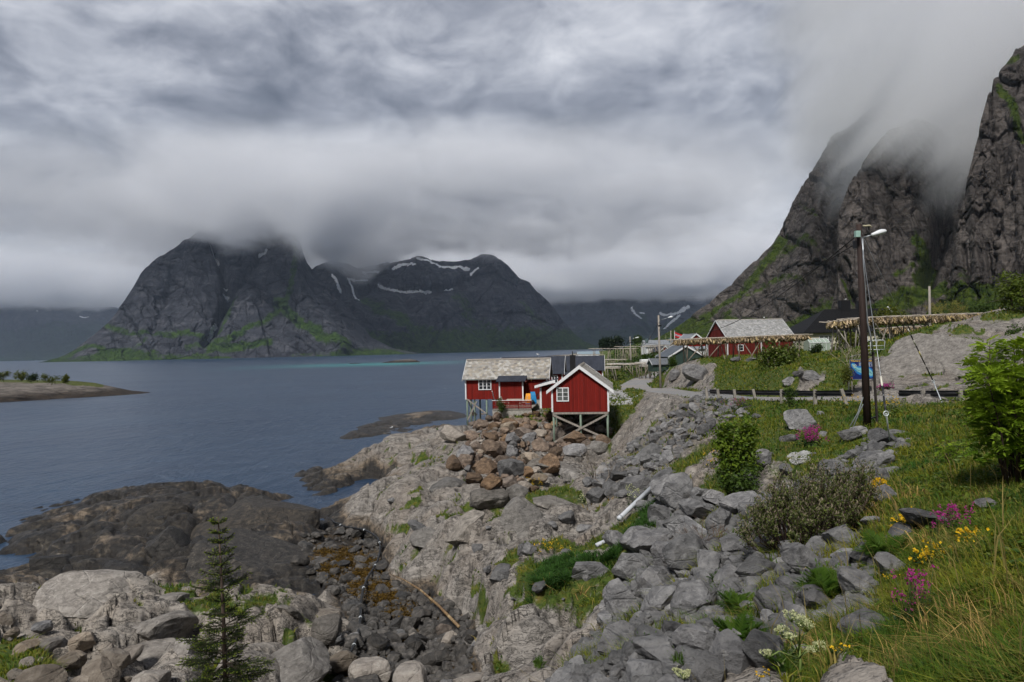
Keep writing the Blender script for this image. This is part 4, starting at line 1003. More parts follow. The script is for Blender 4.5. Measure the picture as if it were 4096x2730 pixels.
# terrace
tx0, tx1, ty0, tz = 4.15, 8.1, -6.4, -.5
MB().box((tx0, ty0, tz - .12), (tx1, -.02, tz)).build('terrace_deck', WOODGREY, cabA)
MB().box((tx0 - .05, ty0 + .06, tz - 1.3), (tx1, ty0 + .5, tz - .122)).build('plinth', CONCRETE, cabA)
rl = MB()
for k in range(5): rl.box((tx0, ty0 - .03, tz + .04 + k * .155), (tx1, ty0 - .005, tz + .15 + k * .155))
for k in range(4): rl.box((tx0 + k * (tx1 - tx0 - .08) / 3, ty0, tz - .1), (tx0 + .08 + k * (tx1 - tx0 - .08) / 3, ty0 + .08, tz + .8))
for k in range(5): rl.box((tx0 - .03, ty0 + .1, tz + .04 + k * .155), (tx0 - .005, -1.4, tz + .15 + k * .155))
rl.build('railing', RED, cabA)
MB().box((tx0 - .06, ty0 - .07, tz + .81), (tx1, ty0 + .1, tz + .86)).build('handrail', WHITE, cabA)
MB().beam((tx0 - .12, -4.6, tz + .75), (tx0 - .12, -5.9, tz + 1.75), .04, .16).build('handrail', WHITE, cabA)

# --- gabled cabin in front: ridge runs away from us
pB = PZ(2436, 1647.5, 5.82)
cabB = house('red_cabin', "red cabin on tall cross-braced stilts, its white trimmed gable towards us", 'cabin', tuple(pB), R_(82), 11.2, 5.02, 2.12, 1.88, RED, seed=9, oh=.42, bargew=.26)
add_window(cabB, 3.48, 4.58, .94, 2.18, 0, 2, 3, face='x', glass=CURTAIN)
MB().box((2.2, 2.95, 3.4), (2.72, 3.45, 5.0)).build('chimney', STEELBLK, cabB).name = 'chimney'
MB().tube([(2.3, 3.2, 4.9), (2.3, 3.2, 5.35)], .05, 8).build('flue', STEELBLK, cabB, True)
an = MB(); an.box((4.6, 5.03, -.05), (9.0, 6.5, 1.98)); an.build('annex', RED, cabB)
ar = MB(); ar.prism([(5.0, 2.55), (6.95, 2.02), (6.95, 2.12), (5.0, 2.65)], 4.2, 9.3, 0); ar.build('annex_roof', BLACKROOF, cabB)
MB().prism([(5.0, 2.42), (6.98, 1.90), (6.98, 2.14), (5.0, 2.68)], 4.16, 4.195, 0).build('fascia', WHITE, cabB)
MB().box((4.555, 6.36, -.05), (4.595, 6.53, 1.95)).build('corner_board', WHITE, cabB)
zs = {}
for x, y in ((.14, .14), (.14, 2.5), (.14, 4.88), (3.4, .14), (3.4, 2.5), (3.4, 4.88), (6.8, .14), (6.8, 4.88)): zs[(x, y)] = stilt(cabB, x, y, -.2)
MB().box((.02, .05, -.2), (.22, 4.97, -.01)).build('floor_beam', WOODGREY, cabB)
MB().box((.23, .05, -.16), (11.1, 4.97, -.01)).build('floor', WOODDARK, cabB)
MB().beam((.0, 4.95, -.25), (.0, .1, -2.45), .05, .17).build('brace', WOODGREY, cabB)
MB().beam((-.06, .2, -.25), (-.06, 4.85, -2.65), .05, .17).build('brace', WOODGREY, cabB)
MB().beam((3.3, .3, -.3), (3.3, 4.7, -2.2), .05, .14).build('brace', WOODGREY, cabB)

# --- two dark roofed cabins behind
pC = P(2004, 1560, 88.5); zC = 6.0
cabC = house('red_cabin', "red cabin with dark metal roof close behind the slate-roofed cabin", 'cabin', (pC[0], pC[1], zC), TH, 8.0, 4.8, 2.45, 1.9, RED, BLACKROOF, group=None)
MB().box((.2, .2, -2.5), (7.8, 4.6, -.01)).build('foundation', CONCRETE, cabC)
add_window(cabC, 6.6, 7.4, 1.0, 2.0, 0, 2, 2)
pD = P(2218, 1560, 97.5)
cabD = house('red_cabin', "red cabin with wide grey ribbed metal roof between the front gable and the racks", 'cabin', (pD[0], pD[1], 6.0), TH, 6.9, 4.6, 2.45, 1.75, RED, BLACKROOF)
MB().box((.2, .2, -2.5), (6.7, 4.4, -.01)).build('foundation', CONCRETE, cabD)
MB().prism([(-1.7, 1.75), (.0, 2.1), (.0, 2.2), (-1.7, 1.85)], .2, 3.6, 0).build('porch_roof', BLACKROOF, cabD)
MB().box((.4, -1.5, -.2), (3.4, -.02, 1.78)).build('porch', RED, cabD)

# --- terrace furniture
def at_terrace(x, y): return world_of(cabA, (x, y, tz))
q = at_terrace(6.0, -3.6)
tb = empty('picnic_table', tuple(q), TH); tag(tb, "grey wooden table on the terrace of the slate-roofed cabin", 'table')
MB().box((-.8, -.4, .70), (.8, .4, .75)).build('table_top', WOODPALE, tb)
for sx in (-.6, .6):
    for sy in (-.3, .3): MB().beam((sx, sy, 0), (sx, sy * .6, .70), .08, .08).build('leg', WOODPALE, tb)
def garden_chair(x, y, r, lab):
    q = at_terrace(x, y); c = empty('garden_chair', tuple(q), TH + r); tag(c, lab, 'chair', 'garden chairs on the terrace')
    MB().box((-.25, -.25, .40), (.25, .25, .44)).build('seat', WOODPALE, c)
    s = MB()
    for k in range(4): s.beam((-.2 + k * .133, .24, .44), (-.2 + k * .133, .40, 1.05), .09, .02)
    s.build('backrest', WOODPALE, c)
    for sx in (-.22, .22):
        for sy in (-.22, .22): MB().box((sx - .025, sy - .025, 0), (sx + .025, sy + .025, .40)).build('leg', WOODPALE, c)
garden_chair(4.95, -3.7, R_(80), "grey slatted garden chair left of the terrace table")
garden_chair(7.0, -3.7, R_(-80), "grey slatted garden chair right of the terrace table")
# covered child trailer in blue and orange
BLUEF = simple_mat("blue tent fabric", (.015, .19, .42), .6, .15, 8); ORANGEF = simple_mat("orange tent fabric", (.70, .28, .02), .6, .15, 8)
q = at_terrace(7.45, -1.6); tr = empty('child_trailer', tuple(q), TH + R_(12)); tag(tr, "blue and orange fabric child trailer parked on the terrace", 'bike trailer')
def dome(name, x0, x1, sc, mat, n=8):
    b = MB(); vs = []; fs = []
    for i in range(n + 1):
        a = math.pi * i / n
        for x in (x0, x1): vs.append((x * (1 - .25 * math.sin(a)), -math.cos(a) * sc[0], .25 + math.sin(a) * sc[1]))
    for i in range(n): fs.append((2 * i, 2 * i + 1, 2 * i + 3, 2 * i + 2))
    fs.append(tuple(range(0, 2 * n + 2, 2))); fs.append(tuple(range(2 * n + 1, 0, -2)))
    b.add(vs, fs); return b.build(name, mat, tr)
dome('canopy', -.62, .0, (.42, .95), ORANGEF); dome('canopy', .02, .65, (.45, 1.12), BLUEF)
MB().box((-.6, -.4, .12), (.62, .4, .26)).build('body', BLUEF, tr)
for sy in (-.47, .47): MB().tube([(.15, sy, .26), (.15, sy + .05, .26)], .26, 16).build('wheel', STEELBLK, tr, True)
MB().tube([(.6, -.3, .7), (.85, -.3, 1.15), (.85, .3, 1.15), (.6, .3, .7)], .03, 6).build('handle', STEELBLK, tr, True)

# --- the barn and the houses up the slope
pE = P(2911, 1440, 117.5)
barn = house('red_barn', "red barn with large grey slate roof behind the long rack of drying fish", 'barn', (pE[0], pE[1], 9.0), R_(8), 12.2, 8.0, 3.75, 3.0, REDW, seed=20, tint=1, oh=.5)
MB().box((6.1, -.03, .0), (6.25, -.004, 3.4)).build('corner_board', WHITE, barn)
add_window(barn, 1.9, 2.9, 1.3, 2.4, 0, 1, 2)
MB().box((.2, .1, -1.6), (12, 7.9, -.01)).build('foundation', CONCRETE, barn)
pF = P(3222, 1392, 124)
cream = empty('cream_house', (pF[0], pF[1], 10.4), R_(4)); tag(cream, "cream boarded house with a big black roof and broad chimney below the cliff", 'house')
MB().box((0, 0, 0), (18.0, 9.0, 2.9)).build('wall', CREAM, cream)
ro = MB(); e_ = .6
ro.add([(-e_, -e_, 2.75), (18 + e_, -e_, 2.75), (18 + e_, 9 + e_, 2.75), (-e_, 9 + e_, 2.75), (6.3, 4.5, 7.1), (18 + e_, 4.5, 7.1),
        (-e_, -e_, 2.9), (18 + e_, -e_, 2.9), (18 + e_, 9 + e_, 2.9), (-e_, 9 + e_, 2.9), (6.2, 4.5, 7.3), (18 + e_, 4.5, 7.3)],
       [(6, 7, 11, 10), (8, 9, 10, 11), (9, 6, 10), (0, 3, 2, 1), (0, 1, 7, 6), (1, 2, 8, 7), (2, 3, 9, 8), (3, 0, 6, 9), (7, 8, 11)]); ro.build('roof', TILEBLACK, cream)
gb = MB(); gb.prism([(2.9, 2.95), (6.1, 2.95), (4.5, 7.05)], 18.3, 18.58, 0); gb.build('gable', CREAM, cream)
for sgn in (1, -1): MB().beam((18.68, 4.5, 7.55), (18.68, 4.5 + sgn * 1.4, 6.3), .1, .22).build('bargeboard', WHITE, cream)
add_window(cream, 2.6, 5.2, .95, 2.3, 0, 3, 2, glass=CURTAIN); add_window(cream, 6.6, 8.2, .95, 2.3, 0, 2, 2); add_window(cream, 10.2, 11.8, .95, 2.3, 0, 2, 2)
MB().box((9.2, 3.9, 6.5), (11.0, 5.0, 8.9)).build('chimney', STEELBLK, cream)
MB().box((12.6, 4.0, 6.5), (13.6, 5.0, 8.8)).build('chimney', STEELBLK, cream)
MB().box((.1, .1, -1.5), (16.9, 8.5, -.01)).build('foundation', CONCRETE, cream)
pG = P(3196, 1400, 132)
gar = house('white_shed', "small white gabled shed between the barn and the cream house", 'shed', (pG[0] + 3.6, pG[1], 10.0), R_(98), 5.0, 4.4, 2.1, 1.8, WHITEB, BLACKROOF)
# greenhouse
pH = P(3240, 1415, 112)
GH = NT("milky greenhouse panes").out((.30, .36, .30), .25, None, .5)
gh = empty('greenhouse', (pH[0], pH[1], float(gz(pH[0], pH[1])) - .1), R_(3)); tag(gh, "small glazed greenhouse in front of the cream house", 'greenhouse')
MB().prism([(0, 0), (2.2, 0), (2.2, 1.5), (1.1, 2.2), (0, 1.5)], 0, 3.4, 0).build('glazing', GH, gh)
fr = MB()
for x in (-.02, .68, 1.36, 2.04, 2.72, 3.39):
    fr.box((x, -.04, 0), (x + .05, -.005, 1.5)); fr.beam((x + .02, -.02, 1.52), (x + .02, 1.1, 2.23), .05, .04)
fr.box((-.02, -.06, 1.47), (3.44, -.01, 1.54)); fr.box((-.02, 1.06, 2.2), (3.44, 1.14, 2.26)); fr.box((-.02, -.05, 0), (3.44, -.006, .08))
fr.build('frame', WHITE, gh)

# --- houses of the village down the shore
def far_house(name, label, cat, px, py, d, rz, L, W, hw, rise, wall, roof, z=None, **kw):
    p = P(px, py, d); zz = p[2] if z is None else z
    return house(name, label, cat, (p[0], p[1], zz), rz, L, W, hw, rise, wall, roof, **kw)
GREYROOF = metal_roof("weathered grey sheet roof", (.20, .215, .235), .5)
hw_ = far_house('white_house', "long white house with grey roof and two chimneys beyond the empty racks", 'house', 2586, 1419, 255, R_(6), 13.0, 6.4, 3.0, 2.3, WHITEB, GREYROOF, tint=1, oh=.4)
for x in (-.6, 8.6): MB().box((x + .9, 1.6, 3.6), (x + 1.8, 2.4, 6.0)).build('chimney', simple_mat("green grey chimney sheet", (.10, .14, .145), .6), hw_)
for x in (2, 5, 8, 10.5): add_window(hw_, x, x + 1.1, 1, 2.3, 0, 2, 2)
bh = far_house('white_boathouse', "low white boathouse with blue grey roof at the far shore", 'boathouse', 2312, 1432, 470, R_(4), 15.0, 6.5, 2.4, 1.8, WHITEB, simple_mat("blue grey sheet roof", (.22, .28, .32), .5), oh=.3, corner=False)
rb = far_house('red_boathouse', "small red gabled boathouse with dark open doorway and white trim", 'boathouse', 2681, 1437, 225, R_(96), 9.0, 3.4, 2.7, 1.6, RED, BLACKROOF, bargew=.25)
MB().box((-.05, 1.0, .0), (-.005, 2.5, 2.0)).build('doorway_shade', STEELBLK, rb)  # black panel stands in for the shade inside the open doorway
for a, b in (((-.07, .85, 0), (-.008, .998, 2.15)), ((-.07, 2.502, 0), (-.008, 2.65, 2.15)), ((-.07, .998, 2.002), (-.008, 2.502, 2.15))): MB().box(a, b).build('door_frame', WHITE, rb)
gs = far_house('green_shed', "dark green shed with grey roof tucked behind the rocky knoll", 'shed', 2812, 1478, 131, R_(97), 7.0, 6.6, 2.7, 1.9, GREENB, metal_roof("slate blue roof", (.10, .115, .135)), bargew=.3)
MB().box((.2, .2, -2), (6.8, 6.4, -.01)).build('foundation', CONCRETE, gs)
lg = far_house('low_shed', "low dark shed with grey roof below the green shed", 'shed', 2612, 1488, 128, R_(6), 3.6, 3.0, 1.5, .9, GREENB, metal_roof("dull grey roof", (.13, .14, .155)), corner=False)
sh = far_house('red_house', "small red house with white gable trim just left of the barn", 'house', 2828, 1440, 145, R_(96), 7, 4.6, 3.7, 1.9, RED, GREYROOF, bargew=.3)
add_window(sh, 1.0, 2.0, 1.6, 2.6, 0, 2, 2, face='x')
ws = far_house('white_annex', "low white flat annex below the drying rack beside the green shed", 'shed', 2764, 1428, 138, R_(6), 3.2, 3, 1.6, .4, WHITEB, GREYROOF, corner=False)
wb = empty('white_tank', tuple(P(2566, 1457, 150)), R_(5)); tag(wb, "long low white tank beside the empty racks", 'tank')
MB().prism([(0, 0), (1.6, 0), (1.6, .8), (1.3, 1.0), (.3, 1.0), (0, .8)], 0, 3.8, 0).build('shell', WHITEB, wb); MB().box((-.1, -.1, -.6), (3.9, 1.7, -.01)).build('base', CONCRETE, wb)
# ------------------------------------------------------------------ drying racks for cod
RACKPOST = simple_mat("grey brown rack posts", (.21, .18, .145), .85, .4, 3)
WOODBLEACH = simple_mat("sun bleached poles", (.50, .47, .43), .85, .25, 3)
def rack(name, label, a, b, width, ztop_a, ztop_b, nframe, fish=False, group=None, seed=1, mat=None, tops=2, brace=True, pole_r=.055, load=False):
    """rack between plan points a and b: A-frames, long rails, cross poles; fish hang in pairs"""
    rng = np.random.default_rng(seed); mat = mat or RACKPOST
    a = np.array(a[:2], float); b = np.array(b[:2], float); d = b - a; L = np.linalg.norm(d); d /= L; nrm = np.array((-d[1], d[0]))
    mid = (a + b) / 2; e = empty(name, (mid[0], mid[1], float(gz(mid[0], mid[1])))); tag(e, label, 'drying rack', group)
    off = np.array(e.location)
    W3 = lambda s, t, z: np.array((*(a + d * s + nrm * t), z)) - off
    zt = lambda s: ztop_a + (ztop_b - ztop_a) * s / L
    G = lambda s, t: float(gz(*(a + d * s + nrm * t))) - .15
    for i in range(nframe):
        s = L * (i + .25 + rng.random() * .3) / nframe if nframe > 1 else L / 2
        for t in (.15, width - .15):
            lean = rng.normal() * .25; p0 = W3(s + lean, t + rng.normal() * .1, 0); p0[2] = G(s + lean, t) - off[2]
            MB().tube([p0, W3(s, t, zt(s) - .12)], pole_r * 1.25, 6, pole_r).build('post', mat, e, True)
        if brace and (i % 2 == 0 or fish):
            sg = 1 if rng.random() < .5 else -1; s2 = min(max(s + sg * (1.5 + rng.random() * 1.4), .1), L - .1)
            t = .05 if rng.random() < .7 else width - .05
            q0 = W3(s2, t, G(s2, t) - off[2] + off[2])
            MB().tube([q0, W3(s, t, zt(s) - .25)], pole_r, 6).build('brace', mat, e, True)
            MB().tube([W3(s, .15, G(s, .15) + .2), W3(s, width - .15, zt(s) - .3)], pole_r * .8, 6).build('brace', mat, e, True)
    rails = MB()
    for t in ([.1, width - .1] if tops == 2 else np.linspace(.05, width - .05, tops)):
        s0 = -.5 - rng.random() * .5
        pts = [W3(s, t, zt(min(max(s, 0), L)) - .06 + rng.normal() * .03) for s in np.linspace(s0, L + .6, 9)]
        rails.tube(pts, pole_r * .95, 6)
    rails.build('rail', WOODPALE, e, True)
    cr = MB(); n = int(L / (.42 if fish else 1.1))
    for i in range(n):
        s = L * (i + .5) / n + rng.normal() * .06
        cr.tube([W3(s, -.5 - rng.random() * .35, zt(s) + .02 + rng.normal() * .02), W3(s + rng.normal() * .1, width + .4, zt(s) + .03 + rng.normal() * .03)], pole_r * .62, 5)
    cr.build('cross_pole', WOODBLEACH if not fish else WOODPALE, e, True)
    if load:     # bundles of spare poles lying on top
        ld_ = MB()
        for i in range(int(L * 2.6)):
            s = rng.random() * L; l2 = 1.2 + rng.random() * 2.2; t = rng.random() * width; k = rng.normal() * .25
            ld_.tube([W3(s - l2 / 2, t - k, zt(s) + .10 + rng.random() * .10), W3(s + l2 / 2, t + k, zt(s) + .10 + rng.random() * .12)], .045, 5)
        ld_.build('spare_poles', WOODBLEACH, e, True)
    if fish:
        # one dried cod: a flattened spindle, head end cut; merged hanging rows
        prof = [(0, .015), (.06, .035), (.18, .085), (.30, .105), (.39, .085), (.45, .03)]
        tv, tf = [], []
        for (h, r) in prof:
            for k in range(6):
                an = 2 * math.pi * k / 6; tv.append((r * math.cos(an), r * .55 * math.sin(an), -h))
        for i in range(len(prof) - 1):
            for k in range(6): tf.append((i * 6 + k, i * 6 + (k + 1) % 6, (i + 1) * 6 + (k + 1) % 6, (i + 1) * 6 + k))
        tf = np.array(tf); tv = np.array(tv)
        V, Fc, Cc = [], [], []; cnt = 0
        nl = int(L / .13)
        for i in range(nl):
            s = L * (i + rng.random()) / nl
            for t in np.arange(-.45, width + .4, .17):
                if rng.random() < .10: continue
                an = rng.random() * 6.28; sc = .6 + rng.random() * .75
                r1, r2 = rng.normal() * .45, rng.normal() * .45
                c, sn = math.cos(an), math.sin(an)
                v = tv * sc; v = np.stack([v[:, 0] * c - v[:, 1] * sn + v[:, 2] * r1, v[:, 0] * sn + v[:, 1] * c + v[:, 2] * r2, v[:, 2]], 1)
                V.append(v + W3(s, t + rng.normal() * .05, zt(s) + .03 - rng.random() * .42)); Fc.append(tf + cnt); cnt += len(tv)
                Cc.append(np.repeat(np.clip(np.array((.50, .38, .22)) * (.16 + 1.3 * rng.random() ** 1.4) * np.array((1, 1, .75 + rng.random() * .5)), .01, .8)[None], len(tv), 0))
        me = np_mesh('hanging_fish', np.concatenate(V), np.concatenate(Fc), True, cols={'tile': np.concatenate(Cc)})
        o = link('hanging_fish', me, FISH, e); o['kind'] = 'stuff'
    return e
t = NT("dried cod"); o_ = t.obj(); FISH = t.out(t.mix(t.mr(t.noise(o_, 9, 3), .4, .65, 0, .75), t.attr('tile', 0), (.035, .024, .014)), .6, None, .3)

ra, rb_ = P(2712, 1440, 95), P(3238, 1430, 94)
rack('drying_rack', "long rack hung with dried cod in front of the red barn", ra, rb_, 3.6, 12.35, 12.65, 7, True, seed=4, mat=simple_mat("grey rack poles", (.24, .20, .16), .85, .35, 3), pole_r=.075)
rack('drying_rack', "bent rack hung with dried cod in front of the cream house", P(3312, 1400, 74), P(3462, 1380, 72), 3.6, 13.75, 14.0, 3, True, seed=5, mat=WOODGREY, pole_r=.07)
rack('drying_rack', "rack of dried cod that runs behind the big pale rock outcrop", P(3462, 1400, 72.2), P(3915, 1340, 76), 3.4, 14.02, 14.35, 6, True, seed=6, mat=WOODGREY, pole_r=.07)
rack('drying_rack', "second rack of dried cod, half hidden behind the one by the outcrop", P(3580, 1390, 84), P(3790, 1350, 84), 3, 13.15, 13.3, 4, True, seed=16, mat=WOODGREY)
EG = 'empty drying racks on the shore'
for i, (x0, x1, yt, d, w_, nf, ld_, lab) in enumerate([
        (2370, 2546, 1395, 205, 4.5, 6, False, "long empty rack of pale poles left of the white house"),
        (2474, 2652, 1386.5, 232, 5, 6, False, "long empty rack in front of the white house"),
        (2302, 2418, 1419, 330, 6, 5, False, "empty rack in front of the white boathouse"),
        (2394, 2500, 1439, 172, 4, 4, False, "short empty rack between the grey metal roof and the gravel track"),
        (2448, 2545, 1459, 134, 3.5, 4, True, "empty rack with bleached spare poles piled on it, near the first grey pole"),
        (2548, 2634, 1454, 132, 3.5, 4, True, "empty rack with bleached spare poles on it, right of the first grey pole"),
        (2400, 2470, 1473, 122, 3, 3, True, "small low rack with spare poles right of the front gable roof"),
        (2600, 2720, 1381, 210, 4, 5, False, "empty rack in front of the small red boathouse roof")]):
    A_, B_ = P(x0, yt, d), P(x1, yt, d)
    rack('drying_rack', lab, A_, B_, w_, A_[2], B_[2], nf, False, EG, seed=30 + i, load=ld_, pole_r=.085 if d > 150 else .07, tops=3 if d < 300 else 2)

# ------------------------------------------------------------------ poles, lamps and wires
def up(px, d): return (P(px, 1400, d)[0], d)
def wire(name, pts, r, sag, label, mat=None, group='overhead cables'):
    m = MB()
    for a, b in zip(pts[:-1], pts[1:]):
        a = np.array(a, float); b = np.array(b, float); q = []
        for k in range(25):
            u = k / 24; p = a + (b - a) * u; p[2] -= sag * 4 * u * (1 - u); q.append(p)
        m.tube(q, r, 5)
    o = m.build(name, mat or WIREBLK, None, True); tag(o, label, 'cable', group); return o
D0 = 27.0
pb = hit(3470, 1695, 20, 34); base = P(3470, 1697, D0); top = P(3435, 899, D0)
mp = empty('utility_pole', (base[0], base[1], base[2])); tag(mp, "tall dark tarred wooden pole with a street lamp, beside the road", 'utility pole')
rel = lambda p: np.array(p) - base
MB().tube([rel(base) - (0, 0, .5), rel(base) * .5 + rel(top) * .5, rel(top)], [.150, .130, .105], 14).build('shaft', WOODDARK, mp, True)
# lamp on its bracket
l0, l1, l2 = P(3447, 953, D0 - .1), P(3492, 940, D0 - .3), P(3545, 926, D0 - .3)
MB().tube([rel(l0), rel(l1)], .03, 8).build('lamp_bracket', GALV, mp, True)
def lamp_head(parent, a, b, w, h, nm='lamp_head'):
    a = np.array(a); b = np.array(b); d = b - a; L = np.linalg.norm(d); d /= L; sd = np.cross(d, (0, 0, 1)); sd /= np.linalg.norm(sd); u = np.cross(sd, d)
    vs, fs = [], []; N = 12; prof = [(0, .3, .5), (.08, .45, .62), (.3, .62, .8), (.45, .95, .95), (.7, 1, 1), (.9, .75, .7), (1, .2, .2)]
    for (s, ww, hh) in prof:
        for k in range(N):
            an = 2 * math.pi * k / N; z = math.sin(an); z = z * (1.0 if z > 0 else .55)
            vs.append(a + d * L * s + sd * math.cos(an) * w * ww + u * z * h * hh)
    for i in range(len(prof) - 1):
        for k in range(N): fs.append((i * N + k, i * N + (k + 1) % N, (i + 1) * N + (k + 1) % N, (i + 1) * N + k))
    fs += [tuple(range(N - 1, -1, -1)), tuple((len(prof) - 1) * N + k for k in range(N))]
    return MB().add(vs, fs).build(nm, LAMPW, parent, True)
LAMPW = simple_mat("pale lamp housing", (.66, .68, .70), .35, .08, 4)
lamp_head(mp, rel(P(3486, 942, D0 - .3)), rel(P(3546, 925, D0 - .3)), .13, .13)
MB().box(tuple(rel(P(3421, 950, D0 - .25)) - (.02, .1, .0)), tuple(rel(P(3437, 925, D0 - .25)) + (.0, .05, .0))).build('fuse_box', simple_mat("pale green fuse box", (.30, .46, .40), .5), mp)
coil = MB()
for k in range(4):
    c = rel(P(3462 + k * 3, 918, D0 - .1)); pts = [c + np.array((.14 * math.cos(q), .06 * k, .20 * math.sin(q))) for q in np.linspace(-1.9, 1.6 + .15 * k, 10)]
    coil.tube(pts, .018, 6)
coil.build('cable_loop', WIREBLK, mp, True)
MB().tube([rel(P(3452, 905, D0 - .15)), rel(P(3478, 903, D0 - .15)), rel(P(3486, 910, D0 - .15))], .035, 8).build('cable_hood', simple_mat("brass cable hood", (.42, .38, .26), .5), mp, True)
MB().box(tuple(rel(P(3414, 985, D0 - .2)) - (.0, .06, .1)), tuple(rel(P(3424, 975, D0 - .2)) + (.0, .06, .1))).build('cable_clamp', STEELBLK, mp)
cp = [rel(P(a, b, D0 + c)) for a, b, c in ((3450, 955, -.2), (3455, 1080, -.1), (3463, 1200, 0), (3470, 1290, 0), (3482, 1345, .0), (3492, 1410, 0))]
MB().tube(cp, .03, 7).build('conduit', GALV, mp, True)
# slim dark post beside it, tied to the pole by two brackets
sp0, sp1 = P(3508, 1672, D0 + .2), P(3491, 1408, D0 + .1)
sp = empty('steel_post', tuple(sp0)); tag(sp, "slim dark steel post tied to the tarred pole", 'post')
MB().beam(np.array((0, 0, -.3)), sp1 - sp0, .10, .06).build('angle_bar', simple_mat("rusty dark steel", (.035, .028, .026), .7, .4, 4), sp)
MB().beam(sp1 - sp0 + (0, 0, -.15), P(3466, 1420, D0) - sp0, .04, .05).build('bracket', STEELBLK, sp); MB().beam(np.array((0, 0, .05)), P(3480, 1676, D0) - sp0, .05, .05).build('bracket', STEELBLK, sp)
# stays
def guy(label, ptop, pmid, pbot, beads):
    e = empty('guy_wire', tuple(pbot)); tag(e, label, 'guy wire'); rl_ = lambda p: np.array(p) - np.array(pbot)
    MB().tube([rl_(ptop), rl_(pmid)], .009, 6).build('strand', GALV, e, True)
    MB().tube([rl_(pmid), rl_(np.array(pbot) + (0, 0, -.25))], .022, 7).build('anchor_rod', GALVL, e, True)
    a, b = np.array(ptop), np.array(pmid); n = len(beads)
    for k, (u0, u1, m) in enumerate(beads):
        MB().tube([rl_(a + (b - a) * u0), rl_(a + (b - a) * u1)], .028, 8).build('insulator', m, e, True)
    c = rl_(pmid); q = [c + np.array((.07 * math.cos(x), 0, .07 * math.sin(x))) for x in np.linspace(0, 6.283, 13)]
    MB().tube(q, .015, 6).build('eye', GALVL, e, True)
    MB().box((-.08, -.08, -.01), (.08, .08, .03)).build('anchor_plate', GALVL, e)
GALVL = simple_mat("bright galvanised rod", (.62, .66, .68), .4, .15, 4, metal=.2)
BEADW = simple_mat("pale guard sleeve", (.68, .66, .56), .5, .1, 4); BEADY = simple_mat("yellow guard sleeve", (.62, .52, .16), .5, .1, 4); BEADB = simple_mat("black insulator", (.02, .02, .022), .4, .1, 4)
guy("steep stay wire anchored in the bare rock below the pole", P(3440, 925, D0 - .2), P(3544, 1655, 19.5), PZ(3564, 1780, 8.15), [(.845, .885, BEADW), (.89, .92, BEADB), (.93, .985, BEADB)])
guy("slanting stay wire with striped guard sleeves anchored in the roadside grass", P(3455, 955, D0), P(3733, 1527, 33.2), PZ(3790, 1645, 8.35), [(.585, .625, BEADW), (.628, .665, BEADB), (.668, .705, BEADW), (.71, .75, BEADB), (.755, .80, BEADY), (.805, .86, BEADB), (.88, .985, BEADB)])
ce = empty('cable_stay', tuple(hit(3400, 1700, 15, 40))); tag(ce, "two loose grey cables that run from the pole foot into the rocks", 'cable'); c0 = np.array(ce.location)
for dx in (0, 14): MB().tube([P(3452 , 1590 + dx * 2, D0 - .2) - c0, P(3432 + dx * .3, 1650, D0 - .3) - c0, P(3400 + dx, 1706, D0 - .4) - c0], .022, 6).build('strand', simple_mat("grey cable", (.16, .18, .18), .6), ce, True)

def grey_pole(label, px0, py0, px1, py1, d, r, lamp=None, arm=True):
    b0, t0 = P(px0, py0, d), P(px1, py1, d); g0 = float(gz(b0[0], b0[1])); b0[2] = min(b0[2], g0)
    e = empty('utility_pole', tuple(b0)); tag(e, label, 'utility pole')
    MB().tube([np.array((0, 0, -.4)), t0 - b0], r, 9, r * .75).build('shaft', POLEGREY, e, True)
    if lamp:
        la = P(lamp[0], lamp[1], d - .5) - b0; lb = P(lamp[2], lamp[3], d - .5) - b0
        MB().tube([t0 - b0 - (0, 0, .7), la], .035, 6).build('lamp_bracket', GALV, e, True); lamp_head(e, la, lb, .22, .16)
    if arm: MB().box(tuple(t0 - b0 + np.array((-.1, -.12, -1.5))), tuple(t0 - b0 + np.array((.35, .12, -1.3)))).build('insulator_arm', STEELBLK, e)
    return t0
POLEGREY = simple_mat("silver grey wooden pole", (.27, .245, .215), .85, .3, 4, stretch=(5, 5, .5))
T1 = grey_pole("tall silver grey wooden pole with lamp at the bend of the lower road", 2643, 1572, 2634, 1262, 90, .16, (2672, 1272, 2692, 1268))
T2 = grey_pole("grey wooden pole with lamp among the empty racks", 2526, 1514, 2520, 1347, 152, .15, (2541, 1353, 2556, 1350))
T3 = grey_pole("bare grey pole behind the long fish rack, left of the flagpole", 2684, 1440, 2683, 1322, 165, .15, None, False)
T4 = grey_pole("weathered pole that stands behind the fish rack by the big outcrop", 3719, 1345, 3717, 1146, 92, .19, None, False)
for (px, y0, y1, d) in ((2600, 1368, 1342, 520), (2663, 1362, 1340, 500)): grey_pole("small distant pole on the grassy ridge, %s" % ("above the white house gable" if px < 2650 else "right of the sagging cable"), px, y0, px, y1, d, .12, None, False)
wire('power_line', [P(3425, 945, D0 - .2), T1 - np.array((0, 0, .9))], .022, 2.6, "thick black cable from the tarred pole to the grey pole by the bend")
wire('power_line', [P(3416, 980, D0 - .2), T1 - np.array((0, 0, 1.9))], .018, 1.2, "lower black cable from the tarred pole to the grey pole by the bend")
wire('power_line', [T1 - np.array((0, 0, .9)), T2 - np.array((0, 0, .6))], .03, 2.4, "sagging black cable between the two grey lamp poles")
wire('power_line', [T2 - np.array((0, 0, .6)), P(2770, 1372, 150)], .03, .8, "cable from the second grey lamp pole across to the barn")
wire('power_line', [T2 - np.array((0, 0, .6)), P(2440, 1420, 300)], .04, 1.5, "cable from the second grey lamp pole down to the shore racks")

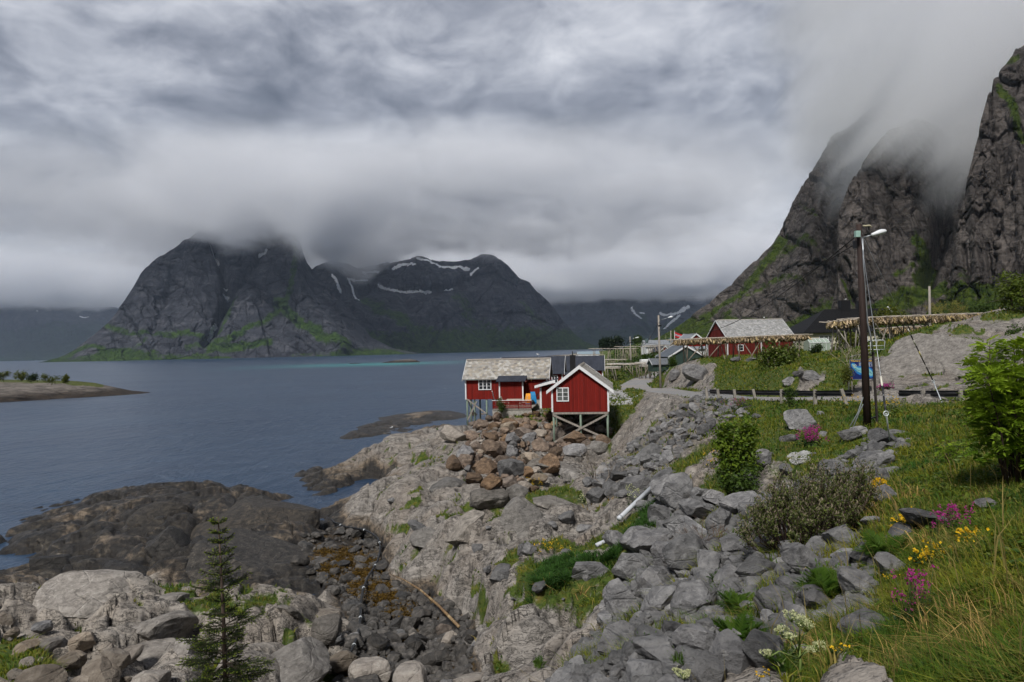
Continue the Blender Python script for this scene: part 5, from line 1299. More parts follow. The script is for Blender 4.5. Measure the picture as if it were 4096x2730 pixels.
# flagpole with pennant
fb = P(2699, 1420, 170); ft = P(2698, 1321, 170); fb[2] = float(gz(fb[0], fb[1]))
fl = empty('flagpole', tuple(fb)); tag(fl, "white flagpole flying a red pennant with white and blue stripes", 'flagpole')
MB().tube([(0, 0, 0), ft - fb], .07, 8, .05).build('mast', WHITE, fl, True)
hgt = (ft - fb)[2]
for k, (a, b, c) in enumerate(((0, .62, (.45, .02, .03)), (.62, .74, (.62, .62, .62)), (.74, .92, (.03, .04, .18)), (.92, 1.04, (.62, .62, .62)), (1.04, 1.66, (.45, .02, .03)))):
    vs = []; N = 12
    for i in range(N + 1):
        u = i / N; tp = 1 - .55 * u; mid = hgt - 1.1 - u * 1.1
        for z in (a, b):
            for th_ in (0, .02): vs.append((u * 3.4 + .06, .25 * math.sin(u * 6) + th_, mid + (.83 - z) * .85 * tp))
    fs = []
    for i in range(N):
        p = 4 * i; fs += [(p, p + 4, p + 6, p + 2), (p + 1, p + 3, p + 7, p + 5), (p, p + 1, p + 5, p + 4), (p + 2, p + 6, p + 7, p + 3)]
    fs += [(0, 2, 3, 1), (4 * N, 4 * N + 1, 4 * N + 3, 4 * N + 2)]
    MB().add(vs, fs).build('pennant_stripe', simple_mat("pennant cloth", c, .8), fl)

# ------------------------------------------------------------------ guardrails
def guardrail(label, pts, posts, hh=.62, lean=None):
    e = empty('guardrail', tuple(pts[0])); tag(e, label, 'guardrail'); o0 = np.array(pts[0])
    prof = [(-.03, 0.0), (.03, .04), (.035, .09), (-.03, .13), (-.035, .18), (.03, .22), (.035, .27), (-.03, .31)]
    # W-section swept along the line
    Pn = []
    for a, b in zip(pts[:-1], pts[1:]):
        n = max(2, int(np.linalg.norm(np.array(b) - np.array(a)) / .5))
        for k in range(n): Pn.append(np.array(a) + (np.array(b) - np.array(a)) * k / n)
    Pn.append(np.array(pts[-1]))
    vs, fs = [], []; m = len(prof) * 2
    for i, p in enumerate(Pn):
        t_ = Pn[min(i + 1, len(Pn) - 1)] - Pn[max(i - 1, 0)]; t_[2] = 0; t_ /= np.linalg.norm(t_); sd = np.array((-t_[1], t_[0], 0))
        j = fbm(i * .31, 3.3, .5, 2) * .03
        for (u, z) in prof: vs.append(p - o0 + sd * (u * 1.6 + .16 + j) + np.array((0, 0, hh + z - .16)))
        for (u, z) in prof[::-1]: vs.append(p - o0 + sd * (u * 1.6 + .145 + j) + np.array((0, 0, hh + z - .16)))
    for i in range(len(Pn) - 1):
        for k in range(m): fs.append((i * m + k, i * m + (k + 1) % m, (i + 1) * m + (k + 1) % m, (i + 1) * m + k))
    fs += [tuple(range(m)), tuple((len(Pn) - 1) * m + k for k in range(m - 1, -1, -1))]
    MB().add(vs, fs).build('rail', RAILBLK, e)
    for (q, lx) in posts:
        q = np.array(q) - o0; zb = float(gz(q[0] + o0[0], q[1] + o0[1])) - o0[2] - .3
        MB().beam((q[0], q[1], zb), (q[0] + lx, q[1], q[2] + hh + .20), .16, .13, up=(0, 1, 0)).build('post', POSTW, e)
    return e
POSTW = simple_mat("weathered guardrail post", (.26, .24, .21), .9, .3, 3, stretch=(4, 4, .7))
def rp(px, py, d):
    p = P(px, py, d); p[2] = float(np.interp(px, [2830, 3100, 3400, 4300], [7.5, 7.92, 8.2, 8.3])); return p
g1 = [rp(2828, 1560, 49.5), rp(2935, 1570, 45.5), rp(3040, 1590, 42.5), rp(3130, 1590, 40.2), rp(3260, 1590, 37.6), rp(3400, 1590, 35.6)]
guardrail("longer worn guardrail left of the tarred pole, its last post knocked askew", g1, [(rp(2830, 1560, 49.7), -.12), (rp(2876, 1565, 47.8), -.1), (rp(2942, 1570, 45.4), -.1), (rp(3025, 1590, 43.2), -.2), (rp(3126, 1590, 40.5), 0), (rp(3260, 1590, 37.8), 0), (rp(3393, 1590, 35.9), -.36)])
g2 = [rp(3590, 1590, 34.4), rp(3690, 1590, 33.6), rp(3840, 1590, 33.0), rp(4010, 1590, 32.6), rp(4300, 1590, 32.4)]
guardrail("second guardrail segment right of the tarred pole, ending at the rowan", g2, [(rp(3692, 1590, 33.7), 0), (rp(3842, 1590, 33.1), 0), (rp(4020, 1590, 32.7), 0), (rp(4200, 1590, 32.6), 0)])

# ------------------------------------------------------------------ welcome board
s0, s1 = P(3401, 1518, 45.5), P(3495, 1520, 45.5); s2 = P(3401, 1441, 45.5)
sg = empty('information_board', (s0[0], s0[1], float(gz(s0[0], s0[1])) - .1), R_(-2)); tag(sg, "blue welcome board with an island map and yellow lettering, half behind the tarred pole", 'sign')
SW = float(np.linalg.norm(s1 - s0)); SH = float(s2[2] - s0[2]); zb_ = float(s0[2] - sg.location.z)
BLUE = simple_mat("deep blue board", (.010, .022, .115), .4, .12, 3); SEA = simple_mat("map sea blue", (.02, .16, .42), .45, .1, 4); ISL = simple_mat("map island pale teal", (.18, .42, .46), .45, .15, 8)
YEL = simple_mat("yellow lettering", (.85, .56, .04), .5, .05); PALE = simple_mat("pale print", (.42, .48, .58), .5, .1); DARKP = simple_mat("dark map route", (.02, .05, .09), .5, .1)
pan = MB().box((0, -.03, zb_), (SW, .03, zb_ + SH)).build('panel', BLUE, sg)
fr = MB()
for a, b in (((-.03, -.04, zb_ - .03), (SW + .03, .04, zb_)), ((-.03, -.04, zb_ + SH), (SW + .03, .04, zb_ + SH + .03)), ((-.03, -.04, zb_), (-.001, .04, zb_ + SH)), ((SW + .001, -.04, zb_), (SW + .03, .04, zb_ + SH))): fr.box(a, b)
fr.build('frame', GALV, sg)
for x in (.12, SW * .52, SW - .1): MB().beam((x, .07, 0), (x, .07, zb_ + SH * .7), .08, .05).build('post', WOODGREY, sg)
MB().beam((-.05, .3, .0), (.0, .06, zb_ + .5), .05, .05).build('brace', GALV, sg)
def blob(pts, y, th=.006):
    return MB().prism([(x * SW, zb_ + z * SH) for x, z in pts], y - th, y, 1)
blob([(.03, .78), (.08, .86), (.18, .84), (.30, .68), (.45, .66), (.62, .68), (.78, .62), (.92, .5), (.985, .32), (.95, .12), (.85, .06), (.7, .16), (.55, .24), (.38, .22), (.25, .32), (.14, .5), (.04, .66)], -.032).build('map_sea', SEA, pan)
blob([(.06, .76), (.11, .81), (.17, .78), (.25, .64), (.36, .58), (.5, .6), (.62, .62), (.76, .56), (.88, .44), (.94, .3), (.92, .18), (.86, .14), (.72, .24), (.58, .32), (.42, .32), (.30, .40), (.18, .54), (.08, .68)], -.040).build('map_island', ISL, pan)
rt = MB()
rt.tube([(x * SW, -.048, zb_ + z * SH) for x, z in ((.2, .56), (.32, .46), (.46, .42), (.55, .42), (.68, .40), (.8, .36), (.88, .26))], .012, 5); rt.build('map_route', DARKP, pan)
hs = MB()
rng = np.random.default_rng(3)
for k in range(22):
    x, z = .09 + rng.random() * .18, .58 + rng.random() * .18
    hs.box((x * SW, -.052, zb_ + z * SH), (x * SW + .03, -.042, zb_ + z * SH + .03))
hs.build('map_houses', simple_mat("map house marks", (.62, .55, .42), .5), pan)
tx = MB()
for cx_ in (.40, .52, .66, .80, .92):
    for k in range(9):
        wdt = .06 + .04 * rng.random(); zz_ = .845 - k * .026
        if cx_ < .6 and k > 6: continue
        tx.box(((cx_ - .035) * SW, -.040, zb_ + zz_ * SH), ((cx_ - .035 + wdt) * SW, -.032, zb_ + (zz_ + .013) * SH))
tx.build('small_print', PALE, pan)
cu = bpy.data.curves.new('lettering', 'FONT'); cu.body = "Welcome to Eliassen Rorbuer"; cu.align_x = 'CENTER'; cu.size = .155; cu.extrude = .004
to = bpy.data.objects.new('lettering', cu); COL.objects.link(to); to.rotation_euler = (R_(90), 0, 0); to.location = (SW / 2, -.036, zb_ + SH * .905)
bpy.context.view_layer.update()
dg = bpy.context.evaluated_depsgraph_get(); tm = bpy.data.meshes.new_from_object(to.evaluated_get(dg)); mw = to.matrix_world.copy()
wdt = max(v.co.x for v in tm.vertices) - min(v.co.x for v in tm.vertices); sc_ = SW * .96 / wdt
tm.transform(mw @ Matrix.Scale(sc_, 4, (1, 0, 0)) @ Matrix.Scale(1.15, 4, (0, 1, 0))); bpy.data.objects.remove(to)
link('lettering', tm, YEL, pan)
for (x, z) in ((.06, .06),):
    MB().tube([(x * SW, -.032, zb_ + z * SH), (x * SW, -.040, zb_ + z * SH)], .05, 14).build('emblem', simple_mat("round orange emblem", (.35, .14, .04), .5), pan)

# ------------------------------------------------------------------ galvanised trailer frame behind the sign
t0 = P(3482, 1412, 55); tf_ = empty('trailer_frame', (t0[0], t0[1], float(t0[2]) - .5), R_(-6)); tag(tf_, "galvanised trailer with open tubular rails, on the rock shelf behind the welcome board", 'trailer')
m = MB(); TW_, TH_ = 1.12, 1.0
for y in (0, 1.5):
    m.tube([(0, y, .5), (.03, y, .5 + TH_ - .1), (.12, y, .5 + TH_), (TW_ - .1, y, .5 + TH_), (TW_, y, .5 + TH_ - .1), (TW_ - .1, y, .5)], .03, 8)
    for z in (.75, 1.05): m.tube([(0.02, y, z), (TW_ - .04, y, z)], .022, 6)
m.build('rail', GALVL, tf_, True)
MB().box((-.1, -.1, .42), (TW_ + .9, 1.6, .5)).build('bed', GALV, tf_)
MB().beam((-.1, .7, .46), (-1.3, .7, .2), .08, .08).build('drawbar', GALV, tf_)
for y in (-.22, 1.6):
    MB().tube([(.6, y, .2), (.6, y + .14, .2)], .3, 16).build('wheel', STEELBLK, tf_, True)
# ------------------------------------------------------------------ islets and skerries
def shore_rock_material():
    t = NT("shore rock with tide band"); o = t.obj(); z = t.n('ShaderNodeSeparateXYZ', {0: o}).outputs[2]
    n = t.noise(t.map(o, rot=(.1, .2, .3), scale=(.3, .6, 2.2)), .8, 7, .65, .7); nb = t.noise(o, .25, 4, .6)
    c = t.ramp(n, [(.32, (.035, .03, .026)), (.47, (.11, .096, .084)), (.65, (.22, .195, .17))])
    h = t.math('ADD', z, t.math('MULTIPLY', t.math('SUBTRACT', nb, .5), 2.0))
    c = t.mix(t.mr(h, 1.2, 2.6, 1, 0), c, t.ramp(n, [(.4, (.016, .013, .011)), (.7, (.06, .045, .032))]))
    c = t.mix(t.mr(t.attr('grass'), .45, .6), c, t.ramp(t.noise(o, 1.2, 5, .7), [(.35, (.03, .05, .008)), (.6, (.09, .095, .018)), (.75, (.15, .12, .04))]))
    return t.out(c, .8, t.bump(n, .9, .6), .25)
SHORE = shore_rock_material()
PI_ = ([0, .12, .35, .7, 1], [0, .30, .62, .9, 1])
def islet(sil, bd, rn, nc, nr, amp, ns, lab, seed, grass=[]):
    xs = [q[0] for q in sil]
    me = mountain("islet", sil, lin([xs[0], xs[-1]], bd), lin([xs[0], (xs[0] + xs[-1]) / 2, xs[-1]], rn), PI_, nc, nr, [], grass, [], amp, ns, (0, 0, 0, 0), seed, zb=-.6, lowgrass=(-2, -1), back=1.2)
    o = link("islet", me, SHORE); tag(o, kind='structure'); return o
islet([(-420, 892), (-380, 880), (-300, 868), (-190, 862), (-90, 866), (0, 872.5), (60, 873), (120, 875), (170, 876), (220, 881), (262, 890), (300, 898), (330, 901), (356, 903), (378, 906.5)], [150, 214], [14, 46, 6], int(420 * QL), 110, .8, 9, '', 3.0, grass=[([(-330, 868), (-190, 863), (0, 874), (140, 877), (235, 884)], 4.5, 1.6)])
islet([(868, 836.5), (884, 832.5), (905, 829), (925, 827), (945, 826), (958, 828.5), (968, 833), (976, 836.5)], [700, 700], [3, 26, 3], 80, 30, .7, 8, '', 5.0)
islet([(796, 838), (806, 835.5), (820, 835), (832, 836), (842, 838)], [690, 690], [2, 14, 2], 40, 14, .4, 6, '', 6.0)
islet([(1018, 835.6), (1028, 833.5), (1038, 833), (1046, 835)], [720, 720], [2, 10, 2], 30, 12, .4, 6, '', 7.0)

# ------------------------------------------------------------------ stones
def ico(sub):
    bm = bmesh.new(); bmesh.ops.create_icosphere(bm, subdivisions=sub, radius=1.0)
    v = np.array([q.co[:] for q in bm.verts]); f = np.array([[q.index for q in p.verts] for p in bm.faces]); bm.free(); return v, f
_iv, _if = ico(4); _iv3, _if3 = ico(2)
def stone(seed, round_=0.0, low=False):
    """block split along a few flat faces, then chipped"""
    r = np.random.default_rng(seed); v = (_iv3 if low else _iv).copy(); f = _if3 if low else _if
    n = r.normal(size=(13 if not round_ else 9, 3)); n /= np.linalg.norm(n, axis=1)[:, None]
    n = np.concatenate([n, -n[:4] + r.normal(size=(4, 3)) * .12]); n /= np.linalg.norm(n, axis=1)[:, None]
    off = .50 + r.random(len(n)) * .32 + round_ * .22
    for k in range(3):
        for nn, oo in zip(n, off):
            d = v @ nn - oo; v = v - np.clip(d, 0, None)[:, None] * nn[None]
    nz = fbm(v[:, 0] * 2.2 + seed, v[:, 1] * 2.2, v[:, 2] * 2.2, 4) * .10 + ridged(v[:, 0] * 1.3 + seed, v[:, 1] * 1.3, v[:, 2] * 3, 3) * .06
    v = v * (1 + nz[:, None] * (1 if not round_ else .7))
    v /= np.abs(v).max(0)
    return v, f
def stone_mat(name, c0, c1, c2, lich, top=None, rough=.88, wet=0, vary=True):
    t = NT(name); o = t.n('ShaderNodeNewGeometry').outputs['Position']; info = t.n('ShaderNodeObjectInfo'); rnd = info.outputs['Random']
    off = t.vmath('ADD', t.map(o, rot=(.2, .35, .5)), t.n('ShaderNodeCombineXYZ', {0: t.math('MULTIPLY', rnd, 37), 1: t.math('MULTIPLY', rnd, 91), 2: 0.0}).outputs[0])
    n = t.noise(t.map(off, scale=(1, 1, 1.8)), 2.6, 9, .70, .25); n2 = t.noise(off, 9, 6, .72); n3 = t.noise(off, .9, 3, .5)
    c = t.ramp(n, [(.3, c0), (.5, c1), (.72, c2)])
    c = t.mix(t.mr(n2, .58, .72, 0, .65), c, lich)
    c = t.mix(t.mr(n2, .30, .42, .75, 0), c, tuple(x * .4 for x in c0)); pl_ = t.noise(off, 3.2, 5, .7); c = t.mix(t.mr(pl_, .56, .66, 0, .45), c, tuple(min(1, x * 1.35) for x in c2)); c = t.mix(t.mr(pl_, .42, .34, 0, .6), c, c0)
    hs = t.n('ShaderNodeHueSaturation', {'Hue': .5, 'Saturation': t.mr(rnd, 0, 1, .6, 1.3), 'Value': t.mr(t.math('FRACT', t.math('MULTIPLY', rnd, 7.3)), 0, 1, .55, 1.32), 'Color': c}).outputs[0]
    if not vary: hs = c
    ck = t.voro(t.map(off, rot=(.5, .2, .1), scale=(.7, .7, 1.6)), 1.5, 'DISTANCE_TO_EDGE')
    h = t.math('ADD', t.math('MULTIPLY', n, .6), t.math('MULTIPLY', n2, .35)); h = t.math('ADD', h, t.math('MULTIPLY', t.mr(ck, 0, .04), .15))
    return t.out(hs, rough, t.bump(h, 1.0, .16), .3)
GREYST = stone_mat("grey split rock", (.062, .061, .063), (.17, .167, .168), (.275, .268, .262), (.41, .40, .39))
BROWNST = stone_mat("rusty brown blast rock", (.055, .042, .033), (.16, .112, .078), (.275, .20, .14), (.37, .315, .25))
DARKST = stone_mat("wet dark beach stones", (.022, .021, .020), (.058, .054, .050), (.12, .108, .095), (.17, .16, .145), rough=.55)
TANST = stone_mat("tan beach stones", (.15, .125, .10), (.25, .21, .17), (.35, .31, .255), (.42, .39, .34))
def stone_meshes(n, seed, mat, round_=0):
    L = []
    for i in range(n):
        v, f = stone(seed + i, round_); me = np_mesh('stone', v, f, False); me.materials.append(mat); L.append(me)
    return L
M_GREY = stone_meshes(14, 100, GREYST); M_BROWN = stone_meshes(9, 200, BROWNST, .25); M_DARK = stone_meshes(8, 300, DARKST, .5); M_TAN = stone_meshes(7, 400, TANST, .4)
SLABST = stone_mat("pale glaciated bedrock", (.075, .068, .060), (.20, .184, .165), (.31, .286, .258), (.42, .395, .36))
TIDEST = stone_mat("dark tidal bedrock", (.011, .0105, .010), (.032, .029, .026), (.080, .068, .054), (.20, .18, .155), rough=.6)
SLABPALE = stone_mat("pale warm bedrock", (.085, .074, .063), (.22, .195, .168), (.33, .298, .26), (.42, .39, .345))
M_SLAB = stone_meshes(8, 500, SLABST, .42); M_PALE = stone_meshes(7, 540, SLABPALE, .42); M_TIDE = stone_meshes(6, 520, TIDEST, .5)
PLACED = []     # plan x, y, radius of the stones already set down
def put_stone(ms, p, size, name, label, group, rng, squash=.75, sink=.25, wdh=None, rz=None):
    o = bpy.data.objects.new(name, ms[rng.integers(len(ms))]); COL.objects.link(o)
    if wdh is None:
        s = size / 2; sc = (s * (1.05 + rng.random() * .35), s * (.75 + rng.random() * .35), s * squash * (.7 + rng.random() * .5))
    else: sc = tuple(q / 2 for q in wdh)
    o.scale = sc; o.rotation_euler = (rng.normal() * .28, rng.normal() * .28, rng.random() * 6.28 if rz is None else rz)
    o.location = (p[0], p[1], p[2] + sc[2] * (1 - 2 * sink))
    tag(o, label, 'rock', group); PLACED.append((p[0], p[1], max(sc[:2]))); return o
rngS = np.random.default_rng(77)
def hero(box, ms, label, group=None, sink=.2, deep=.8, name='boulder', rz=None):
    x0, y0, x1, y1 = box; p = hit((x0 + x1) / 2, y1 - .12 * (y1 - y0))
    if p is None: return
    wd = (x1 - x0) / F * p[1] * 1.02; ht = (y1 - y0) / F * p[1] * .92
    if name == 'bedrock_hump': wd *= 1.22 if ms is not M_TIDE else .95; ht *= 1.45
    p = np.array((p[0], p[1] + wd * deep * .35, 0)); p[2] = float(gz(p[0], p[1]))
    return put_stone(ms, p, 0, name, label, group, rngS, sink=sink, wdh=(wd, wd * deep, ht), rz=rngS.normal() * .3 if rz is None else rz)
HEROES = [((2622, 1888, 2795, 2020), M_GREY, "largest dark split boulder, standing just above the white plastic pipe"),
 ((2656, 2149, 2866, 2330), M_GREY, "tall leaning grey boulder in the middle of the scree"), ((2517, 2130, 2700, 2250), M_GREY, "broad grey boulder at the left edge of the scree, right of the white pipe"),
 ((2527, 2258, 2724, 2414), M_GREY, "pale faced grey boulder under the tall leaning boulder"), ((2771, 2346, 2907, 2440), M_GREY, "blocky grey boulder left of the large fern in the scree"),
 ((2540, 2393, 2740, 2500), M_GREY, "wide flat grey boulder low in the scree"), ((2920, 1890, 3040, 2000), M_GREY, "notched grey boulder left of the willow shrub"),
 ((2880, 1960, 3060, 2080), M_GREY, "wide blunt grey boulder behind the willow shrub"), ((3375, 2434, 3592, 2560), M_GREY, "long low grey boulder sunk in the grass right of the white umbels"),
 ((3517, 2203, 3653, 2300), M_GREY, "wedge shaped grey rock right of the two ferns"), ((3368, 2278, 3558, 2407), M_GREY, "big grey boulder at the foot of the middle fern"),
 ((3036, 2460, 3190, 2600), M_GREY, "dark grey rock behind the white umbels"), ((3043, 2312, 3246, 2440), M_GREY, "cracked grey rock left of the middle fern"), ((3341, 2183, 3450, 2258), M_GREY, "small pale rock between the two upper ferns"),
 ((3357, 1706, 3480, 1775), M_GREY, "flat topped dark block at the foot of the tarred pole"), ((3150, 1640, 3290, 1730), M_GREY, "long pale slab lying in the grass left of the tarred pole"),
 ((3014, 1811, 3105, 1895), M_GREY, "rounded pale boulder above the willow shrub"), ((3416, 1785, 3627, 1880), M_GREY, "bare pale slab that holds the steep stay wire"), ((3483, 1708, 3641, 1790), M_GREY, "stepped slab behind the steep stay wire"),
 ((3430, 1892, 3517, 1967), M_GREY, "grey rock left of the yellow flower cushion"), ((3493, 1928, 3612, 2015), M_GREY, "grey rock right below the yellow flower cushion"), ((3505, 1865, 3580, 1935), M_GREY, "upright grey rock above the yellow flower cushion"),
 ((3650, 2040, 3900, 2130), M_GREY, "long grey slab behind the pink campions"), ((3923, 1990, 4010, 2032), M_GREY, "pale rock in the grass below the rowan"), ((3560, 2080, 3700, 2170), M_GREY, "weathered slab left of the pink campions"),
 ((1961, 2222, 2062, 2330), M_GREY, "tall grey block on the whaleback rock, left of the grassy hollow"), ((2059, 2175, 2119, 2240), M_GREY, "small dark triangular rock above the grassy hollow"), ((2265, 2222, 2443, 2335), M_GREY, "big flat grey boulder in the grassy hollow"),
 ((2401, 2121, 2520, 2200), M_GREY, "grey boulder at the lower end of the white pipe"), ((2229, 2061, 2303, 2121), M_GREY, "dark square rock on the bare slab"), ((2398, 2400, 2475, 2470), M_GREY, "small dark block left of the lower scree"),
 ((1380, 2640, 1562, 2760), M_TAN, "large smooth tan boulder at the bottom of the cove"), ((1740, 2490, 1810, 2570), M_BROWN, "square brown stone lying across the bamboo pole"),
 ((2672, 1462, 2728, 1534), M_GREY, "leaning grey boulder left of the knoll"), ((2733, 1452, 2856, 1534), M_GREY, "broad pale boulder face of the knoll under the fish rack"), ((2922, 1424, 2964, 1456), M_GREY, "small boulder under the fish rack"), ((2978, 1428, 3040, 1452), M_GREY, "flat boulder under the fish rack, right of the small one"),
 ((3191, 1478, 3300, 1524), M_GREY, "low jointed rock face right of the leafy bush"), ((3130, 1504, 3190, 1548), M_GREY, "rubble block below the leafy bush"), ((3175, 1515, 3230, 1548), M_GREY, "second rubble block below the leafy bush, nearer the jointed face"),
 ((2350, 1955, 2430, 2030), M_GREY, "rounded grey boulder above the slab with the dead shrub"),
 ((2005, 1675, 2075, 1740), M_BROWN, "upright brown boulder near the left stilts"), ((2000, 1740, 2060, 1790), M_BROWN, "dark brown boulder under the upright one"), ((1950, 1680, 1998, 1725), M_BROWN, "blocky brown boulder right of the left stilts"),
 ((2000, 1690, 2072, 1745), M_TAN, "big pale topped boulder in the brown rock heap"), ((2055, 1705, 2130, 1765), M_BROWN, "wide brown boulder right of the pale topped one"), ((1950, 1760, 2035, 1825), M_BROWN, "largest rusty boulder in the middle of the brown heap"),
 ((1880, 1765, 1940, 1810), M_BROWN, "tilted rusty boulder left in the brown heap"), ((1830, 1800, 1905, 1870), M_BROWN, "flat brown wedge at the left foot of the heap"), ((1860, 1845, 1940, 1900), M_BROWN, "big pinkish brown boulder at the foot of the heap"),
 ((2027, 1775, 2075, 1830), M_GREY, "grey green block in the brown heap"), ((2046, 1845, 2110, 1905), M_GREY, "grey boulder at the foot of the brown heap"), ((2228, 1745, 2305, 1785), M_BROWN, "wide brown boulder between the front stilts"), ((2320, 1740, 2390, 1765), M_BROWN, "low brown boulder behind the middle front stilt"),
 ((1750, 1720, 1870, 1790), M_TAN, "smooth tan slab left of the brown heap"),
 ((380, 2600, 500, 2700), M_TAN, "large tan stone at the lower edge of the pale slab"), ((240, 2600, 330, 2680), M_TAN, "brownish stone in the heap left of the spruce"), ((105, 2480, 190, 2545), M_GREY, "blue grey stone resting on the pale slab"), ((-20, 2430, 40, 2520), M_TAN, "brown stone at the very edge of the pale slab"), ((-10, 2520, 70, 2570), M_TAN, "flat brown stone in front of the pale slab")]
for h_ in HEROES: hero(*h_)
for b_ in [(2083,1815,2232,1900),(2144,1850,2327,1912),(2243,1866,2385,1912),(2243,1796,2346,1846),(2320,1760,2427,1812),(2358,1813,2434,1850),(2377,1855,2457,1905),(2027,1943,2116,2032),(2120,1985,2342,2038),(1878,1966,2021,2050),(1836,1955,1950,2005),(2015,2060,2211,2157),(1720,1905,1850,1965),(1640,2110,1760,2190),(1790,2090,1930,2160)]:
    hero(b_, M_SLAB, "rounded grey bedrock hump among the bare slabs below the cabins", 'bedrock humps below the cabins', .60, 1.25, 'bedrock_hump')
for b_ in [(1000,2459,1220,2590),(1190,2388,1332,2489),(684,2530,773,2626),(476,2440,708,2554),(416,2560,672,2667),(964,2585,1255,2735),(1089,2411,1184,2447),(1225,2507,1338,2614),(130,2400,420,2470),(560,2350,700,2400)]:
    hero(b_, M_PALE, "rounded pale bedrock hump of the slab around the spruce", 'bedrock humps around the spruce', .66, 1.2, 'bedrock_hump')
for b_ in [(351,2240,559,2305),(524,2125,797,2233),(660,2030,1243,2160),(202,2144,535,2257),(620,2168,1260,2310),(464,1960,744,2095),(928,1950,1083,2025),(60,2190,260,2290)]:
    hero(b_, M_TIDE, "smooth dark tidal bedrock hump at the water's edge", 'dark bedrock humps by the water', .66, .9, 'bedrock_hump')

M_OUT = stone_meshes(3, 561, stone_mat("pale lichened outcrop rock", (.080, .073, .066), (.20, .185, .168), (.30, .28, .255), (.40, .375, .34), vary=False), .55)
for (hx, hy), dim, lb_ in [((3640, 1475), (4.0, 5.0, 4.2), "left shoulder of the big pale outcrop beside the welcome board"), ((3790, 1435), (6.6, 8.5, 5.2), "main rounded dome of the big pale outcrop below the fish rack"), ((4060, 1400), (8.0, 9.0, 5.6), "right hand dome of the big pale outcrop, behind the rowan bush")]:
    o = put_stone(M_OUT, hit(hx, hy, 40), 0, 'rock_outcrop', lb_, None, rngS, sink=.68, wdh=dim, rz=.25); o.rotation_euler = (.12, -.06, .25 + rngS.random() * .4)
def in_poly(px, py, poly): return float(poly_sd(np.array([px]), np.array([py]), poly)[0]) < 0
def scatter(poly, n, size_fn, ms, name, label, group, seed, spacing=.62, sink=.25, squash=.75, avoid=None, tries=9):
    r = np.random.default_rng(seed); P_ = np.array(poly, float); lo_, hi_ = P_.min(0), P_.max(0)
    cand = r.uniform(lo_, hi_, size=(n * 60, 2)); cand = cand[poly_sd(cand[:, 0], cand[:, 1], poly) < 0]
    cand = cand[(cand[:, 1] < 2790) & (cand[:, 0] > -200)]
    rel_ = np.sort(np.exp(np.clip(r.normal(size=int(n * 1.25)), -1.7, 1.8) * .46))[::-1]
    DX = np.zeros((0,)); DY = np.zeros((0,)); DS = np.zeros((0,)); out = []
    for q in rel_:
        if len(out) >= n: break
        for tr in range(14):
            x, y = cand[r.integers(len(cand))]; s = q * size_fn(x, y)
            if len(DX) and np.any((x - DX) ** 2 + ((y - DY) * 1.25) ** 2 < ((s + DS) * spacing) ** 2): continue
            p = hit(x, y + s * .2)
            if p is None: continue
            DX = np.append(DX, x); DY = np.append(DY, y); DS = np.append(DS, s); out.append((p, s / F * p[1])); break
    for p, s in out: put_stone(ms, p, s, name, label, group, r, squash, sink)
    return out
scree_size = lambda x, y: float(np.interp(y, [1570, 1700, 1850, 2000, 2150, 2450, 2750], [22, 30, 44, 60, 70, 78, 84]))
scatter(Z_SCREE, 290, scree_size, M_GREY, 'scree_block', "grey angular block in the scree that spills down from the road", 'grey scree blocks', 5, .36, .22, .8)
BROWN_Z = [(1880, 1640), (2010, 1655), (2330, 1660), (2440, 1700), (2440, 1790), (2300, 1810), (2230, 1850), (2130, 1960), (1990, 1960), (1850, 1900), (1800, 1850), (1890, 1740)]
scatter(BROWN_Z, 190, lambda x, y: float(np.interp(y, [1650, 1720, 1800, 1960], [19, 28, 40, 48])), M_BROWN, 'blast_rock', "boulder in the heap of brown and grey blast rock under the red cabins", 'brown boulders under the cabins', 6, .40, .2, .85)
scatter([(1220, 2130), (1420, 2120), (1530, 2210), (1560, 2340), (1720, 2400), (1880, 2500), (1890, 2560), (1500, 2560), (1410, 2520), (1400, 2440), (1290, 2330), (1180, 2250)], 150, lambda x, y: float(np.interp(y, [2130, 2300, 2550], [26, 40, 46])), M_DARK, 'beach_stone', "dark wet stone on the floor of the weedy cove", 'dark stones in the cove', 7, .52, .3, .65)
scatter([(1330, 2560), (1600, 2540), (1900, 2540), (1910, 2760), (1330, 2760)], 90, lambda x, y: float(np.interp(y, [2540, 2740], [46, 70])), M_DARK, 'beach_stone', "grey beach stone at the head of the cove", 'stones at the head of the cove', 8, .50, .25, .65)
for o in [q for q in COL.objects if q.get('group') == 'brown boulders under the cabins']:
    if rngS.random() < .32: o.data = (M_TAN if rngS.random() < .55 else M_GREY)[rngS.integers(7)]
for o in [q for q in COL.objects if q.get('group') == 'stones at the head of the cove']:
    if rngS.random() < .55:
        o.data = (M_TAN if rngS.random() < .35 else M_GREY)[rngS.integers(7)]
scatter([(-40, 2540), (120, 2560), (300, 2590), (520, 2610), (620, 2690), (640, 2760), (-40, 2760)], 70, lambda x, y: float(np.interp(y, [2540, 2740], [48, 76])), M_TAN, 'beach_stone', "tan stone in the heap at the foot of the pale slab", 'tan stones by the pale slab', 9, .50, .25, .75)
scatter([(3000, 1640), (3330, 1640), (3600, 1700), (3640, 1850), (3420, 2000), (3640, 2200), (3560, 2350), (3300, 2640), (3000, 2760), (2900, 2500), (3200, 2180), (3050, 1800)], 70, lambda x, y: float(np.interp(y, [1650, 2000, 2700], [30, 55, 75])), M_GREY, 'field_stone', "grey stone half sunk in the grass of the slope", 'grey stones in the grass', 10, 1.1, .38, .7)
scatter([(1560, 2000), (2300, 1900), (2560, 1900), (2480, 2120), (2300, 2420), (2050, 2420), (1900, 2250), (1650, 2100)], 20, lambda x, y: 40, M_GREY, 'loose_stone', "loose grey stone on the bare slabs", 'loose stones on the slabs', 12, 1.3, .3, .7)

